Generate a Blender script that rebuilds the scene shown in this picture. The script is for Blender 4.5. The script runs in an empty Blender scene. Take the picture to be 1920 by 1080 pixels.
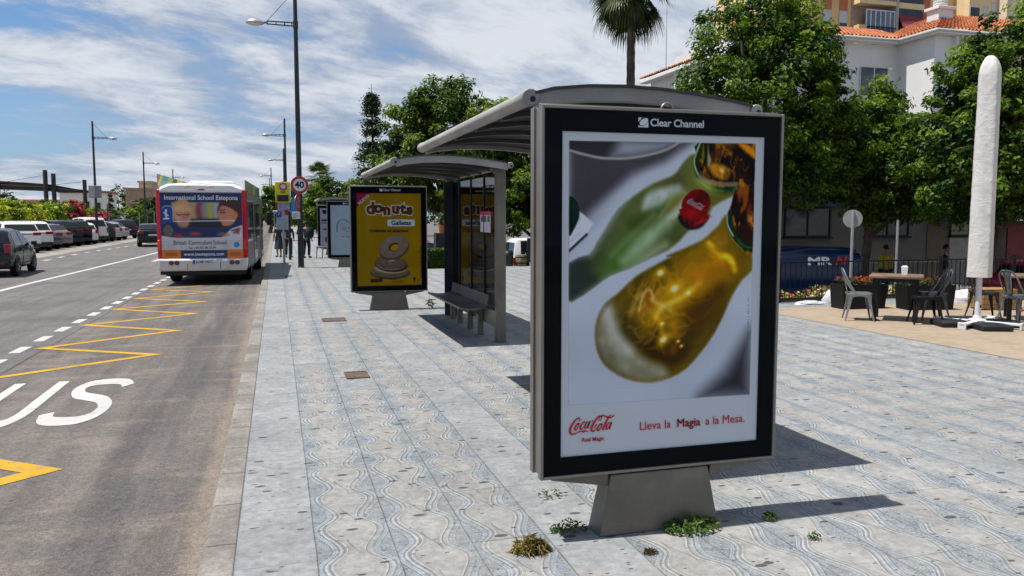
import bpy, bmesh, math, random
import numpy as np
from mathutils import Vector, Matrix
R = math.radians
SC = bpy.context.scene
COL = SC.collection

# ------------------------------------------------------------------ camera
CAM_H = 1.72
cd = bpy.data.cameras.new('camera')
cam = bpy.data.objects.new('camera', cd); COL.objects.link(cam)
cd.lens = 28.125; cd.sensor_width = 36.0; cd.clip_start = 0.05; cd.clip_end = 3000
_p = math.atan(133/1500); _y = math.atan(443/math.hypot(1500, 133))
_fw = Vector((math.sin(_y)*math.cos(_p), math.cos(_y)*math.cos(_p), -math.sin(_p)))
cam.location = (0, 0, CAM_H)
cam.rotation_euler = _fw.to_track_quat('-Z', 'Y').to_euler()
SC.camera = cam
# ------------------------------------------------------------------ exposure
SC.view_settings.view_transform = 'Standard'
SC.view_settings.look = 'None'
SC.view_settings.exposure = 0.5
SC.view_settings.gamma = 1.0
SC.cycles.use_denoising = True
SC.cycles.max_bounces = 8
SC.cycles.transparent_max_bounces = 16
# ------------------------------------------------------------------ sun
SUN_EL, SUN_AZ = R(69), R(4)       # azimuth measured from -x towards +y
sdir = Vector((-math.cos(SUN_EL)*math.cos(SUN_AZ), math.cos(SUN_EL)*math.sin(SUN_AZ), math.sin(SUN_EL)))
sl = bpy.data.lights.new('sun', 'SUN'); sl.energy = 5.0; sl.angle = R(0.5); sl.color = (1.0, 0.955, 0.89)
sun = bpy.data.objects.new('sun', sl); COL.objects.link(sun)
sun.rotation_euler = sdir.to_track_quat('Z', 'Y').to_euler(); sun.location = (-20, 0, 40)

# ------------------------------------------------------------------ node helper
class G:
    def __init__(s, tree):
        s.t = tree; s.n = tree.nodes; s.l = tree.links
    def _in(s, sock, v):
        if v is None: return
        if hasattr(v, 'is_linked') or isinstance(v, bpy.types.NodeSocket): s.l.new(v, sock)
        else:
            try: sock.default_value = v
            except Exception:
                sock.default_value = (*v, 1.0) if len(v) == 3 else v[:3]
    def node(s, typ, **kw):
        n = s.n.new(typ)
        for k, v in kw.items(): setattr(n, k, v)
        return n
    def m(s, op, a, b=None, c=None, clamp=False):
        n = s.n.new('ShaderNodeMath'); n.operation = op; n.use_clamp = clamp
        s._in(n.inputs[0], a); s._in(n.inputs[1], b); s._in(n.inputs[2], c)
        return n.outputs[0]
    def sep(s, v):
        n = s.n.new('ShaderNodeSeparateXYZ'); s._in(n.inputs[0], v); return n.outputs
    def comb(s, x, y, z=0.0):
        n = s.n.new('ShaderNodeCombineXYZ')
        for i, v in enumerate((x, y, z)): s._in(n.inputs[i], v)
        return n.outputs[0]
    def vm(s, op, a, b=None):
        n = s.n.new('ShaderNodeVectorMath'); n.operation = op
        s._in(n.inputs[0], a)
        if b is not None: s._in(n.inputs[3 if op == 'SCALE' else 1], b)
        return n.outputs[0]
    def noise(s, vec, scale, detail=4, rough=0.5, dist=0.0, col=False):
        n = s.n.new('ShaderNodeTexNoise'); s._in(n.inputs['Vector'], vec)
        n.inputs['Scale'].default_value = scale; n.inputs['Detail'].default_value = detail
        n.inputs['Roughness'].default_value = rough; n.inputs['Distortion'].default_value = dist
        return n.outputs[1 if col else 0]
    def voro(s, vec, scale, rnd=1.0):
        n = s.n.new('ShaderNodeTexVoronoi'); s._in(n.inputs['Vector'], vec)
        n.inputs['Scale'].default_value = scale; n.inputs['Randomness'].default_value = rnd
        return n.outputs
    def white(s, vec):
        n = s.n.new('ShaderNodeTexWhiteNoise'); s._in(n.inputs['Vector'], vec); return n.outputs[0]
    def ss(s, v, a, b, lo=0.0, hi=1.0):
        n = s.n.new('ShaderNodeMapRange'); n.interpolation_type = 'SMOOTHSTEP'
        s._in(n.inputs['Value'], v); s._in(n.inputs[1], a); s._in(n.inputs[2], b); s._in(n.inputs[3], lo); s._in(n.inputs[4], hi)
        return n.outputs[0]
    def mix(s, f, a, b, blend='MIX'):
        n = s.n.new('ShaderNodeMix'); n.data_type = 'RGBA'; n.blend_type = blend
        s._in(n.inputs[0], f)
        s._in(n.inputs[6], a if not isinstance(a, tuple) else (*a, 1.0)[:4]); s._in(n.inputs[7], b if not isinstance(b, tuple) else (*b, 1.0)[:4])
        return n.outputs[2]
    def bump(s, h, strength=0.3, dist=0.01):
        n = s.n.new('ShaderNodeBump'); n.inputs['Strength'].default_value = strength; n.inputs['Distance'].default_value = dist
        s._in(n.inputs['Height'], h); return n.outputs[0]

# ------------------------------------------------------------------ world: sky with high broken cloud
W = bpy.data.worlds.new('World'); SC.world = W; W.use_nodes = True
wg = G(W.node_tree)
bg = W.node_tree.nodes['Background']
sky = wg.node('ShaderNodeTexSky', sky_type='NISHITA'); sky.sun_disc = False
sky.sun_elevation = SUN_EL; sky.sun_rotation = R(274); sky.altitude = 10; sky.air_density = 1.0; sky.dust_density = 0.6; sky.ozone_density = 2.2
tc = wg.node('ShaderNodeTexCoord')
dx, dy, dz = wg.sep(tc.outputs['Generated'])
zz = wg.m('ADD', wg.m('MAXIMUM', dz, 0.0), 0.27)
cu = wg.m('DIVIDE', dx, zz); cv = wg.m('DIVIDE', dy, zz)
flow = wg.comb(wg.m('ADD', wg.m('MULTIPLY', cu, 0.62), wg.m('MULTIPLY', cv, 0.16)), wg.m('ADD', wg.m('MULTIPLY', cv, 1.0), wg.m('MULTIPLY', cu, -0.35)))
n1 = wg.noise(flow, 1.9, 10, 0.58, 0.5)
n2 = wg.noise(wg.vm('ADD', flow, (7.3, 2.1, 0.0)), 5.6, 9, 0.64, 0.3)
n3 = wg.noise(wg.vm('ADD', flow, (1.3, 9.1, 0.0)), 0.8, 3, 0.5)
cov = wg.m('ADD', wg.m('ADD', wg.m('MULTIPLY', n1, 0.62), wg.m('MULTIPLY', n2, 0.24)), wg.m('MULTIPLY', n3, 0.30))
cov = wg.m('ADD', cov, wg.ss(dx, -0.45, 0.5, -0.03, 0.085))
cov = wg.m('ADD', cov, wg.ss(dz, 0.05, 0.33, 0.03, -0.02))
mask = wg.ss(cov, 0.490, 0.605)
dens = wg.ss(wg.m('ADD', wg.m('MULTIPLY', n2, 0.5), wg.m('MULTIPLY', n1, 0.5)), 0.40, 0.60)
ccol = wg.mix(dens, (0.40, 0.49, 0.66), (0.90, 0.93, 0.98))
skyc = wg.mix(1.0, sky.outputs[0], (0.078, 0.110, 0.138), 'MULTIPLY')
hz = wg.ss(dz, 0.0, 0.30, 0.55, 0.0)
skyc = wg.mix(hz, skyc, (0.42, 0.56, 0.80))
mask = wg.m('MULTIPLY', mask, 0.93)
allc = wg.mix(mask, skyc, ccol)
W.node_tree.links.new(allc, bg.inputs['Color']); bg.inputs['Strength'].default_value = 0.60

# ------------------------------------------------------------------ materials
MATS = {}
def mat(name, color, rough=0.55, metal=0.0, spec=0.4, var=0.12, vscale=3.0, bump=0.0, bscale=40.0, coat=0.0, tint=None):
    """procedural principled: base colour with mottled variation, roughness variation and fine bump"""
    if name in MATS: return MATS[name]
    ma = bpy.data.materials.new(name); ma.use_nodes = True
    g = G(ma.node_tree); b = ma.node_tree.nodes['Principled BSDF']
    t = g.node('ShaderNodeTexCoord').outputs['Object']
    n = g.noise(t, vscale, 5, 0.6)
    lo = tuple(c*(1-var) for c in color); hi = tuple(min(1, c*(1+var)) for c in color)
    c = g.mix(g.ss(n, 0.3, 0.7), lo, hi)
    if tint:
        c = g.mix(g.ss(g.noise(t, vscale*0.37, 3), 0.52, 0.72, 0, 0.5), c, tint)
    g._in(b.inputs['Base Color'], c)
    g._in(b.inputs['Roughness'], g.ss(g.noise(t, vscale*2.3, 3), 0.25, 0.75, max(0.02, rough-0.07), min(1, rough+0.07)))
    b.inputs['Metallic'].default_value = metal; b.inputs['Specular IOR Level'].default_value = spec
    b.inputs['Coat Weight'].default_value = coat
    if bump: g._in(b.inputs['Normal'], g.bump(g.noise(t, bscale, 4), bump, 0.01))
    MATS[name] = ma; return ma
def vcol_mat(name, rough=0.6, spec=0.04):
    if name in MATS: return MATS[name]
    ma = bpy.data.materials.new(name); ma.use_nodes = True
    b = ma.node_tree.nodes['Principled BSDF']; a = ma.node_tree.nodes.new('ShaderNodeAttribute'); a.attribute_name = 'ink'
    ma.node_tree.links.new(a.outputs['Color'], b.inputs['Base Color'])
    b.inputs['Roughness'].default_value = rough; b.inputs['Specular IOR Level'].default_value = spec
    MATS[name] = ma; return ma
def leaf_mat(name, dark, light, trans=0.38, rough=0.45, spec=0.16):
    """leaf colour varies from leaf to leaf (attribute 'leaf'), thin translucent blades"""
    if name in MATS: return MATS[name]
    ma = bpy.data.materials.new(name); ma.use_nodes = True
    nt = ma.node_tree; g = G(nt); b = nt.nodes['Principled BSDF']; out = nt.nodes['Material Output']
    a = g.node('ShaderNodeAttribute'); a.attribute_name = 'leaf'
    c = g.mix(a.outputs['Fac'], dark, light)
    g._in(b.inputs['Base Color'], c); b.inputs['Roughness'].default_value = rough; b.inputs['Specular IOR Level'].default_value = spec
    tr = g.node('ShaderNodeBsdfTranslucent'); g._in(tr.inputs[0], g.mix(1.0, c, (1.0, 1.25, 0.5), 'MULTIPLY'))
    ms = g.node('ShaderNodeMixShader'); ms.inputs[0].default_value = trans
    nt.links.new(b.outputs[0], ms.inputs[1]); nt.links.new(tr.outputs[0], ms.inputs[2]); nt.links.new(ms.outputs[0], out.inputs[0])
    MATS[name] = ma; return ma
def glass_mat(name, tint=(0.5, 0.55, 0.56), refl=1.0, ior=1.45, rough=0.0, base=0.0):
    """thin architectural pane: tinted see-through plus fresnel mirror"""
    if name in MATS: return MATS[name]
    ma = bpy.data.materials.new(name); ma.use_nodes = True
    nt = ma.node_tree; g = G(nt); nt.nodes.remove(nt.nodes['Principled BSDF']); out = nt.nodes['Material Output']
    tr = g.node('ShaderNodeBsdfTransparent'); tr.inputs[0].default_value = (*tint, 1)
    gl = g.node('ShaderNodeBsdfGlossy'); gl.inputs['Roughness'].default_value = rough; gl.inputs[0].default_value = (1, 1, 1, 1)
    fr = g.node('ShaderNodeFresnel'); fr.inputs[0].default_value = ior
    ms = g.node('ShaderNodeMixShader'); g._in(ms.inputs[0], g.m('ADD', g.m('MULTIPLY', fr.outputs[0], refl), base, clamp=True))
    nt.links.new(tr.outputs[0], ms.inputs[1]); nt.links.new(gl.outputs[0], ms.inputs[2]); nt.links.new(ms.outputs[0], out.inputs[0])
    MATS[name] = ma; return ma

# ------------------------------------------------------------------ mesh builder
class MB:
    def __init__(s): s.v = []; s.f = []; s.mi = []
    def add(s, vs, fs, mi=0):
        o = len(s.v); s.v += [tuple(p) for p in vs]
        for f in fs: s.f.append(tuple(i+o for i in f)); s.mi.append(mi)
        return s
    def box(s, x0, x1, y0, y1, z0, z1, mi=0):
        return s.add([(x0,y0,z0),(x1,y0,z0),(x1,y1,z0),(x0,y1,z0),(x0,y0,z1),(x1,y0,z1),(x1,y1,z1),(x0,y1,z1)],
                     [(0,3,2,1),(4,5,6,7),(0,1,5,4),(1,2,6,5),(2,3,7,6),(3,0,4,7)], mi)
    def cbox(s, c, d, rz=0, rx=0, ry=0, mi=0):
        M = Matrix.Translation(c) @ Matrix.Rotation(rz, 4, 'Z') @ Matrix.Rotation(ry, 4, 'Y') @ Matrix.Rotation(rx, 4, 'X')
        vs = [M @ Vector((sx*d[0]/2, sy*d[1]/2, sz*d[2]/2)) for sx, sy, sz in [(-1,-1,-1),(1,-1,-1),(1,1,-1),(-1,1,-1),(-1,-1,1),(1,-1,1),(1,1,1),(-1,1,1)]]
        return s.add(vs, [(0,3,2,1),(4,5,6,7),(0,1,5,4),(1,2,6,5),(2,3,7,6),(3,0,4,7)], mi)
    def tube(s, pts, r, n=8, mi=0, caps=True, sx=1.0):
        pts = [Vector(p) for p in pts]; rs = r if isinstance(r, (list, tuple)) else [r]*len(pts)
        vs = []; up = None
        for i, p in enumerate(pts):
            t = (pts[min(i+1, len(pts)-1)] - pts[max(i-1, 0)]).normalized()
            if up is None:
                a = Vector((0, 0, 1)) if abs(t.z) < 0.9 else Vector((1, 0, 0)); up = (a - t*a.dot(t)).normalized()
            else: up = (up - t*up.dot(t)).normalized()
            w = t.cross(up)
            for k in range(n):
                a = 2*math.pi*k/n; vs.append(p + (up*math.cos(a) + w*math.sin(a)*sx)*rs[i])
        fs = []
        for i in range(len(pts)-1):
            for k in range(n):
                fs.append((i*n+k, i*n+(k+1) % n, (i+1)*n+(k+1) % n, (i+1)*n+k))
        if caps: fs.append(tuple(range(n-1, -1, -1))); fs.append(tuple(range((len(pts)-1)*n, len(pts)*n)))
        return s.add(vs, fs, mi)
    def lathe(s, prof, n=16, c=(0, 0, 0), axis='z', mi=0):
        vs = []; fs = []
        for r, h in prof:
            for k in range(n):
                a = 2*math.pi*k/n; q = (r*math.cos(a), r*math.sin(a), h)
                if axis == 'x': q = (q[2], q[0], q[1])
                elif axis == 'y': q = (q[0], q[2], q[1])
                vs.append((c[0]+q[0], c[1]+q[1], c[2]+q[2]))
        for i in range(len(prof)-1):
            for k in range(n): fs.append((i*n+k, i*n+(k+1) % n, (i+1)*n+(k+1) % n, (i+1)*n+k))
        fs.append(tuple(range(n-1, -1, -1))); fs.append(tuple(range((len(prof)-1)*n, len(prof)*n)))
        return s.add(vs, fs, mi)
    def prism(s, poly, a, b, axis='y', mi=0):
        """poly in the two other axes in order (x,z) for y, (y,z) for x, (x,y) for z"""
        n = len(poly)
        def P(q, h): return (q[0], h, q[1]) if axis == 'y' else (h, q[0], q[1]) if axis == 'x' else (q[0], q[1], h)
        vs = [P(q, a) for q in poly] + [P(q, b) for q in poly]
        fs = [tuple(range(n-1, -1, -1)), tuple(range(n, 2*n))] + [(i, (i+1) % n, n+(i+1) % n, n+i) for i in range(n)]
        return s.add(vs, fs, mi)
    def quad(s, *pts, mi=0): return s.add(pts, [tuple(range(len(pts)))], mi)
    def grid(s, rows, mi=0, closed=False):
        m = len(rows[0]); vs = [p for r in rows for p in r]; fs = []
        for i in range(len(rows)-1):
            for k in range(m if closed else m-1):
                fs.append((i*m+k, i*m+(k+1) % m, (i+1)*m+(k+1) % m, (i+1)*m+k))
        return s.add(vs, fs, mi)
    def build(s, name, mats, parent=None, loc=None, smooth=True, bevel=0.0, sub=0, rz=0.0, fix=True, seg=2, ang=35):
        me = bpy.data.meshes.new(name); me.from_pydata(s.v, [], s.f)
        if not isinstance(mats, (list, tuple)): mats = [mats]
        for m_ in mats: me.materials.append(m_)
        if len(mats) > 1: me.polygons.foreach_set('material_index', s.mi)
        if fix:
            bm = bmesh.new(); bm.from_mesh(me); bmesh.ops.recalc_face_normals(bm, faces=bm.faces); bm.to_mesh(me); bm.free()
        if smooth:
            me.polygons.foreach_set('use_smooth', [True]*len(me.polygons)); me.set_sharp_from_angle(angle=R(ang))
        me.update()
        o = bpy.data.objects.new(name, me); COL.objects.link(o)
        if parent: o.parent = parent
        if loc: o.location = loc
        if rz: o.rotation_euler = (0, 0, rz)
        if bevel:
            b = o.modifiers.new('bevel', 'BEVEL'); b.width = bevel; b.segments = seg; b.limit_method = 'ANGLE'; b.angle_limit = R(40)
            b.harden_normals = False
        if sub:
            b = o.modifiers.new('sub', 'SUBSURF'); b.levels = sub; b.render_levels = sub
        return o
def tag(o, label=None, cat=None, group=None, kind=None):
    if label: o['label'] = label
    if cat: o['category'] = cat
    if group: o['group'] = group
    if kind: o['kind'] = kind
    return o
def thing(name, label, cat, loc=(0, 0, 0), rz=0.0, group=None):
    o = bpy.data.objects.new(name, None); COL.objects.link(o); o.location = loc; o.rotation_euler = (0, 0, rz); o.empty_display_size = 0.2
    return tag(o, label, cat, group)
def copy_tree(o, parent=None):
    c = o.copy(); COL.objects.link(c); c.parent = parent
    for ch in list(o.children): copy_tree(ch, c)
    return c
def dup(o, loc, rz=None, label=None, group=None, scale=None):
    c = copy_tree(o); c.location = loc
    if rz is not None: c.rotation_euler = (0, 0, rz)
    if scale: c.scale = (scale,)*3 if not isinstance(scale, tuple) else scale
    if label: c['label'] = label
    if group: c['group'] = group
    return c
def text(name, s, size, m, parent, loc, rot=(R(90), 0, 0), bold=0.0, align='CENTER', ext=0.0008, sx=1.0, shear=0.0, space=1.0):
    cu_ = bpy.data.curves.new(name, 'FONT'); cu_.body = s; cu_.size = size; cu_.offset = bold; cu_.extrude = ext
    cu_.align_x = align; cu_.align_y = 'CENTER'; cu_.shear = shear; cu_.resolution_u = 3; cu_.space_character = space
    t = bpy.data.objects.new(name, cu_); COL.objects.link(t)
    me = bpy.data.meshes.new_from_object(t); COL.objects.unlink(t); bpy.data.objects.remove(t)
    me.materials.clear(); me.materials.append(m)
    o = bpy.data.objects.new(name, me); COL.objects.link(o); o.parent = parent; o.location = loc; o.rotation_euler = rot; o.scale = (sx, 1, 1)
    return o
def bez(pts, n=10):
    """Catmull-Rom through pts"""
    P = [Vector(p) for p in pts]; out = []
    for i in range(len(P)-1):
        p0 = P[max(i-1, 0)]; p1 = P[i]; p2 = P[i+1]; p3 = P[min(i+2, len(P)-1)]
        for k in range(n):
            t = k/n
            out.append(0.5*((2*p1) + (p2-p0)*t + (2*p0-5*p1+4*p2-p3)*t*t + (3*p1-p0-3*p2+p3)*t**3))
    out.append(P[-1]); return out
def catmull2(pts, n=6, closed=True):
    P = np.array(pts, float); m = len(P); out = []
    for i in range(m if closed else m-1):
        p0, p1, p2, p3 = (P[(i-1) % m], P[i], P[(i+1) % m], P[(i+2) % m]) if closed else (P[max(i-1, 0)], P[i], P[i+1], P[min(i+2, m-1)])
        for k in range(n):
            t = k/n; out.append(0.5*((2*p1)+(p2-p0)*t+(2*p0-5*p1+4*p2-p3)*t*t+(3*p1-p0-3*p2+p3)*t**3))
    if not closed: out.append(P[-1])
    return np.array(out)

# ------------------------------------------------------------------ printed pictures: inks stored per vertex
def hash2(ix, iy, seed):
    h = (ix.astype(np.int64)*374761393 + iy.astype(np.int64)*668265263 + seed*974711) & 0x7fffffff
    h = ((h ^ (h >> 13))*1274126177) & 0x7fffffff
    return ((h ^ (h >> 16)) & 0xffff)/65535.0
def vnoise(x, y, seed=0):
    ix = np.floor(x); iy = np.floor(y); fx = x-ix; fy = y-iy; fx = fx*fx*(3-2*fx); fy = fy*fy*(3-2*fy)
    a = hash2(ix, iy, seed); b = hash2(ix+1, iy, seed); c = hash2(ix, iy+1, seed); d = hash2(ix+1, iy+1, seed)
    return (a*(1-fx)+b*fx)*(1-fy)+(c*(1-fx)+d*fx)*fy
def fbm(x, y, seed=0, o=4):
    s = 0; a = 0.5; t = 0
    for i in range(o):
        s = s+a*vnoise(x*2**i, y*2**i, seed+i); t += a; a *= 0.55
        x, y = 0.8*x-0.6*y+1.7, 0.6*x+0.8*y+3.1
    return s/t
class Ink:
    """a printed sheet w x h metres, painted on an nx x ny vertex grid; u right, v down, colours as 0-255 sRGB"""
    def __init__(s, w, h, nx, ny, base):
        s.w, s.h, s.nx, s.ny = w, h, nx, ny
        s.u, s.v = np.meshgrid(np.linspace(0, 1, nx), np.linspace(0, 1, ny))
        s.c = np.ones((ny, nx, 3))*np.array(base, float)
        s.asp = h/w
    def over(s, mask, col):
        m_ = np.clip(mask, 0, 1)[..., None]; s.c = s.c*(1-m_) + np.asarray(col, float)*m_
    def poly(s, pts, blur=0.004, smooth=0):
        """soft coverage of a polygon, blur in units of sheet width"""
        P = catmull2(pts, smooth) if smooth else np.array(pts, float)
        x = s.u; y = s.v*s.asp; px = P[:, 0]; py = P[:, 1]*s.asp
        ins = np.zeros_like(x, bool); d = np.full_like(x, 1e9); n = len(P)
        for i in range(n):
            x1, y1, x2, y2 = px[i], py[i], px[(i+1) % n], py[(i+1) % n]
            ex, ey = x2-x1, y2-y1; L = ex*ex+ey*ey+1e-12
            t = np.clip(((x-x1)*ex+(y-y1)*ey)/L, 0, 1)
            d = np.minimum(d, (x-x1-t*ex)**2+(y-y1-t*ey)**2)
            if abs(ey) > 1e-12:
                c = ((y1 > y) != (y2 > y)) & (x < ex*(y-y1)/ey+x1); ins ^= c
        d = np.sqrt(d); sd = np.where(ins, d, -d)
        t = np.clip(sd/(2*blur)+0.5, 0, 1); return t*t*(3-2*t)
    def line(s, pts, wid, blur=0.004, smooth=0):
        P = catmull2(pts, smooth, False) if smooth else np.array(pts, float)
        x = s.u; y = s.v*s.asp; d = np.full_like(x, 1e9)
        for i in range(len(P)-1):
            x1, y1, x2, y2 = P[i, 0], P[i, 1]*s.asp, P[i+1, 0], P[i+1, 1]*s.asp
            ex, ey = x2-x1, y2-y1; L = ex*ex+ey*ey+1e-12
            t = np.clip(((x-x1)*ex+(y-y1)*ey)/L, 0, 1); d = np.minimum(d, (x-x1-t*ex)**2+(y-y1-t*ey)**2)
        t = np.clip((wid/2-np.sqrt(d))/(2*blur)+0.5, 0, 1); return t*t*(3-2*t)
    def ell(s, cx, cy, rx, ry, ang=0, blur=0.01):
        """ellipse in sheet-width units, cy in v"""
        x = s.u-cx; y = (s.v-cy)*s.asp; c, si = math.cos(ang), math.sin(ang)
        a = (x*c+y*si)/rx; b = (-x*si+y*c)/ry; r = np.sqrt(a*a+b*b)
        t = np.clip((1-r)*min(rx, ry)/(2*blur)+0.5, 0, 1); return t*t*(3-2*t)
    def build(s, name, parent, loc, gain=1.0, mat_=None, curve=None):
        """sheet in local xz plane facing -y, loc = its top-left corner"""
        c = np.clip(s.c/255.0, 0, 1); lin = np.where(c <= 0.04045, c/12.92, ((c+0.055)/1.055)**2.4)*gain
        lin = np.clip(lin, 0.002, 0.88)
        X = s.u*s.w; Z = -s.v*s.h; Y = np.zeros_like(X)
        if curve is not None: Y = curve(s.u, s.v)
        co = np.stack([X, Y, Z], -1).reshape(-1, 3)
        me = bpy.data.meshes.new(name); nx, ny = s.nx, s.ny
        idx = np.arange(nx*ny).reshape(ny, nx)
        q = np.stack([idx[:-1, :-1], idx[1:, :-1], idx[1:, 1:], idx[:-1, 1:]], -1).reshape(-1, 4)
        me.vertices.add(nx*ny); me.vertices.foreach_set('co', co.ravel().astype(np.float32))
        me.loops.add(q.size); me.loops.foreach_set('vertex_index', q.ravel().astype(np.int32))
        me.polygons.add(len(q)); me.polygons.foreach_set('loop_start', np.arange(0, q.size, 4, dtype=np.int32))
        me.update(calc_edges=True)
        at = me.attributes.new('ink', 'FLOAT_COLOR', 'POINT')
        at.data.foreach_set('color', np.concatenate([lin, np.ones((ny, nx, 1))], -1).ravel().astype(np.float32))
        me.materials.append(mat_ or vcol_mat('printed_paper'))
        me.polygons.foreach_set('use_smooth', [True]*len(q))
        o = bpy.data.objects.new(name, me); COL.objects.link(o); o.parent = parent; o.location = loc
        return o

# ------------------------------------------------------------------ foliage
def leaf_mesh(name, pos, nrm, size, rng, mats, wid=0.45, jitter=0.35, tint=None, parent=None, fold=0.25, kind=None, mi=None, axis=None):
    """many small folded leaf blades as one mesh"""
    n = len(pos); pos = np.asarray(pos); nrm = np.asarray(nrm)
    nrm = nrm + rng.normal(0, jitter, (n, 3)); nrm /= np.linalg.norm(nrm, axis=1)[:, None]+1e-9
    a = rng.normal(0, 1, (n, 3)) if axis is None else np.asarray(axis) + rng.normal(0, 0.25, (n, 3))
    a -= nrm*np.sum(a*nrm, 1)[:, None]; a /= np.linalg.norm(a, axis=1)[:, None]+1e-9
    b = np.cross(nrm, a); L = (size*(0.65+0.7*rng.random(n)))[:, None] if np.isscalar(size) else np.asarray(size)[:, None]
    Wd = L*wid
    base = pos - a*L*0.5; tip = pos + a*L*0.5 - nrm*L*0.12
    l = pos - b*Wd*0.5 + nrm*L*fold*0.4 - a*L*0.06; r = pos + b*Wd*0.5 + nrm*L*fold*0.4 - a*L*0.06
    co = np.stack([base, r, tip, l], 1).reshape(-1, 3)
    i = np.arange(n)*4
    tri = np.stack([i, i+1, i+2, i, i+2, i+3], 1).reshape(-1)
    me = bpy.data.meshes.new(name)
    me.vertices.add(4*n); me.vertices.foreach_set('co', co.ravel().astype(np.float32))
    me.loops.add(6*n); me.loops.foreach_set('vertex_index', tri.astype(np.int32))
    me.polygons.add(2*n); me.polygons.foreach_set('loop_start', np.arange(0, 6*n, 3, dtype=np.int32))
    me.update(calc_edges=True)
    at = me.attributes.new('leaf', 'FLOAT', 'POINT')
    tv = np.clip((rng.random(n)**1.6) if tint is None else tint, 0, 1)
    at.data.foreach_set('value', np.repeat(tv, 4).astype(np.float32))
    for m_ in (mats if isinstance(mats, (list, tuple)) else [mats]): me.materials.append(m_)
    if mi is not None: me.polygons.foreach_set('material_index', np.repeat(mi, 2).astype(np.int32))
    o = bpy.data.objects.new(name, me); COL.objects.link(o)
    if parent: o.parent = parent
    if kind: o['kind'] = kind
    return o
def crown_points(lobes, n, rng, clump=0.30, per=55, shell=0.72, zfloor=None):
    """leaf positions in clumps spread through lobes (cx,cy,cz,rx,ry,rz)"""
    lobes = np.array(lobes, float); vol = np.prod(lobes[:, 3:], 1)**0.8; pr = vol/vol.sum()
    nc = max(1, n//per); li = rng.choice(len(lobes), nc, p=pr)
    d = rng.normal(0, 1, (nc, 3)); d /= np.linalg.norm(d, axis=1)[:, None]
    rr = shell + (1.06-shell)*rng.random(nc); deep = rng.random(nc) < 0.22; rr[deep] = 0.25+0.5*rng.random(deep.sum())
    cc = lobes[li, :3] + d*rr[:, None]*lobes[li, 3:]
    cs = clump*(0.5+rng.random(nc))
    k = np.repeat(np.arange(nc), per)
    e = rng.normal(0, 1, (len(k), 3)); e /= np.linalg.norm(e, axis=1)[:, None]
    er = rng.random(len(k))**0.45
    pos = cc[k] + e*(er*cs[k])[:, None]*np.array([1, 1, 0.72])
    nr = d[k]*0.5 + e*0.7 + np.array([0, 0, 0.55])
    ct = np.clip(rng.normal(0.30, 0.26, nc), 0, 1)
    tint = np.clip(ct[k] + rng.normal(0, 0.16, len(k)) + 0.10*e[:, 2]*er, 0, 1)  # upper leaves of a clump tinted lighter: light from above put into the colour
    if zfloor is not None:
        ok = pos[:, 2] > zfloor; pos, nr, tint = pos[ok], nr[ok], tint[ok]
    return pos, nr, tint

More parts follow.
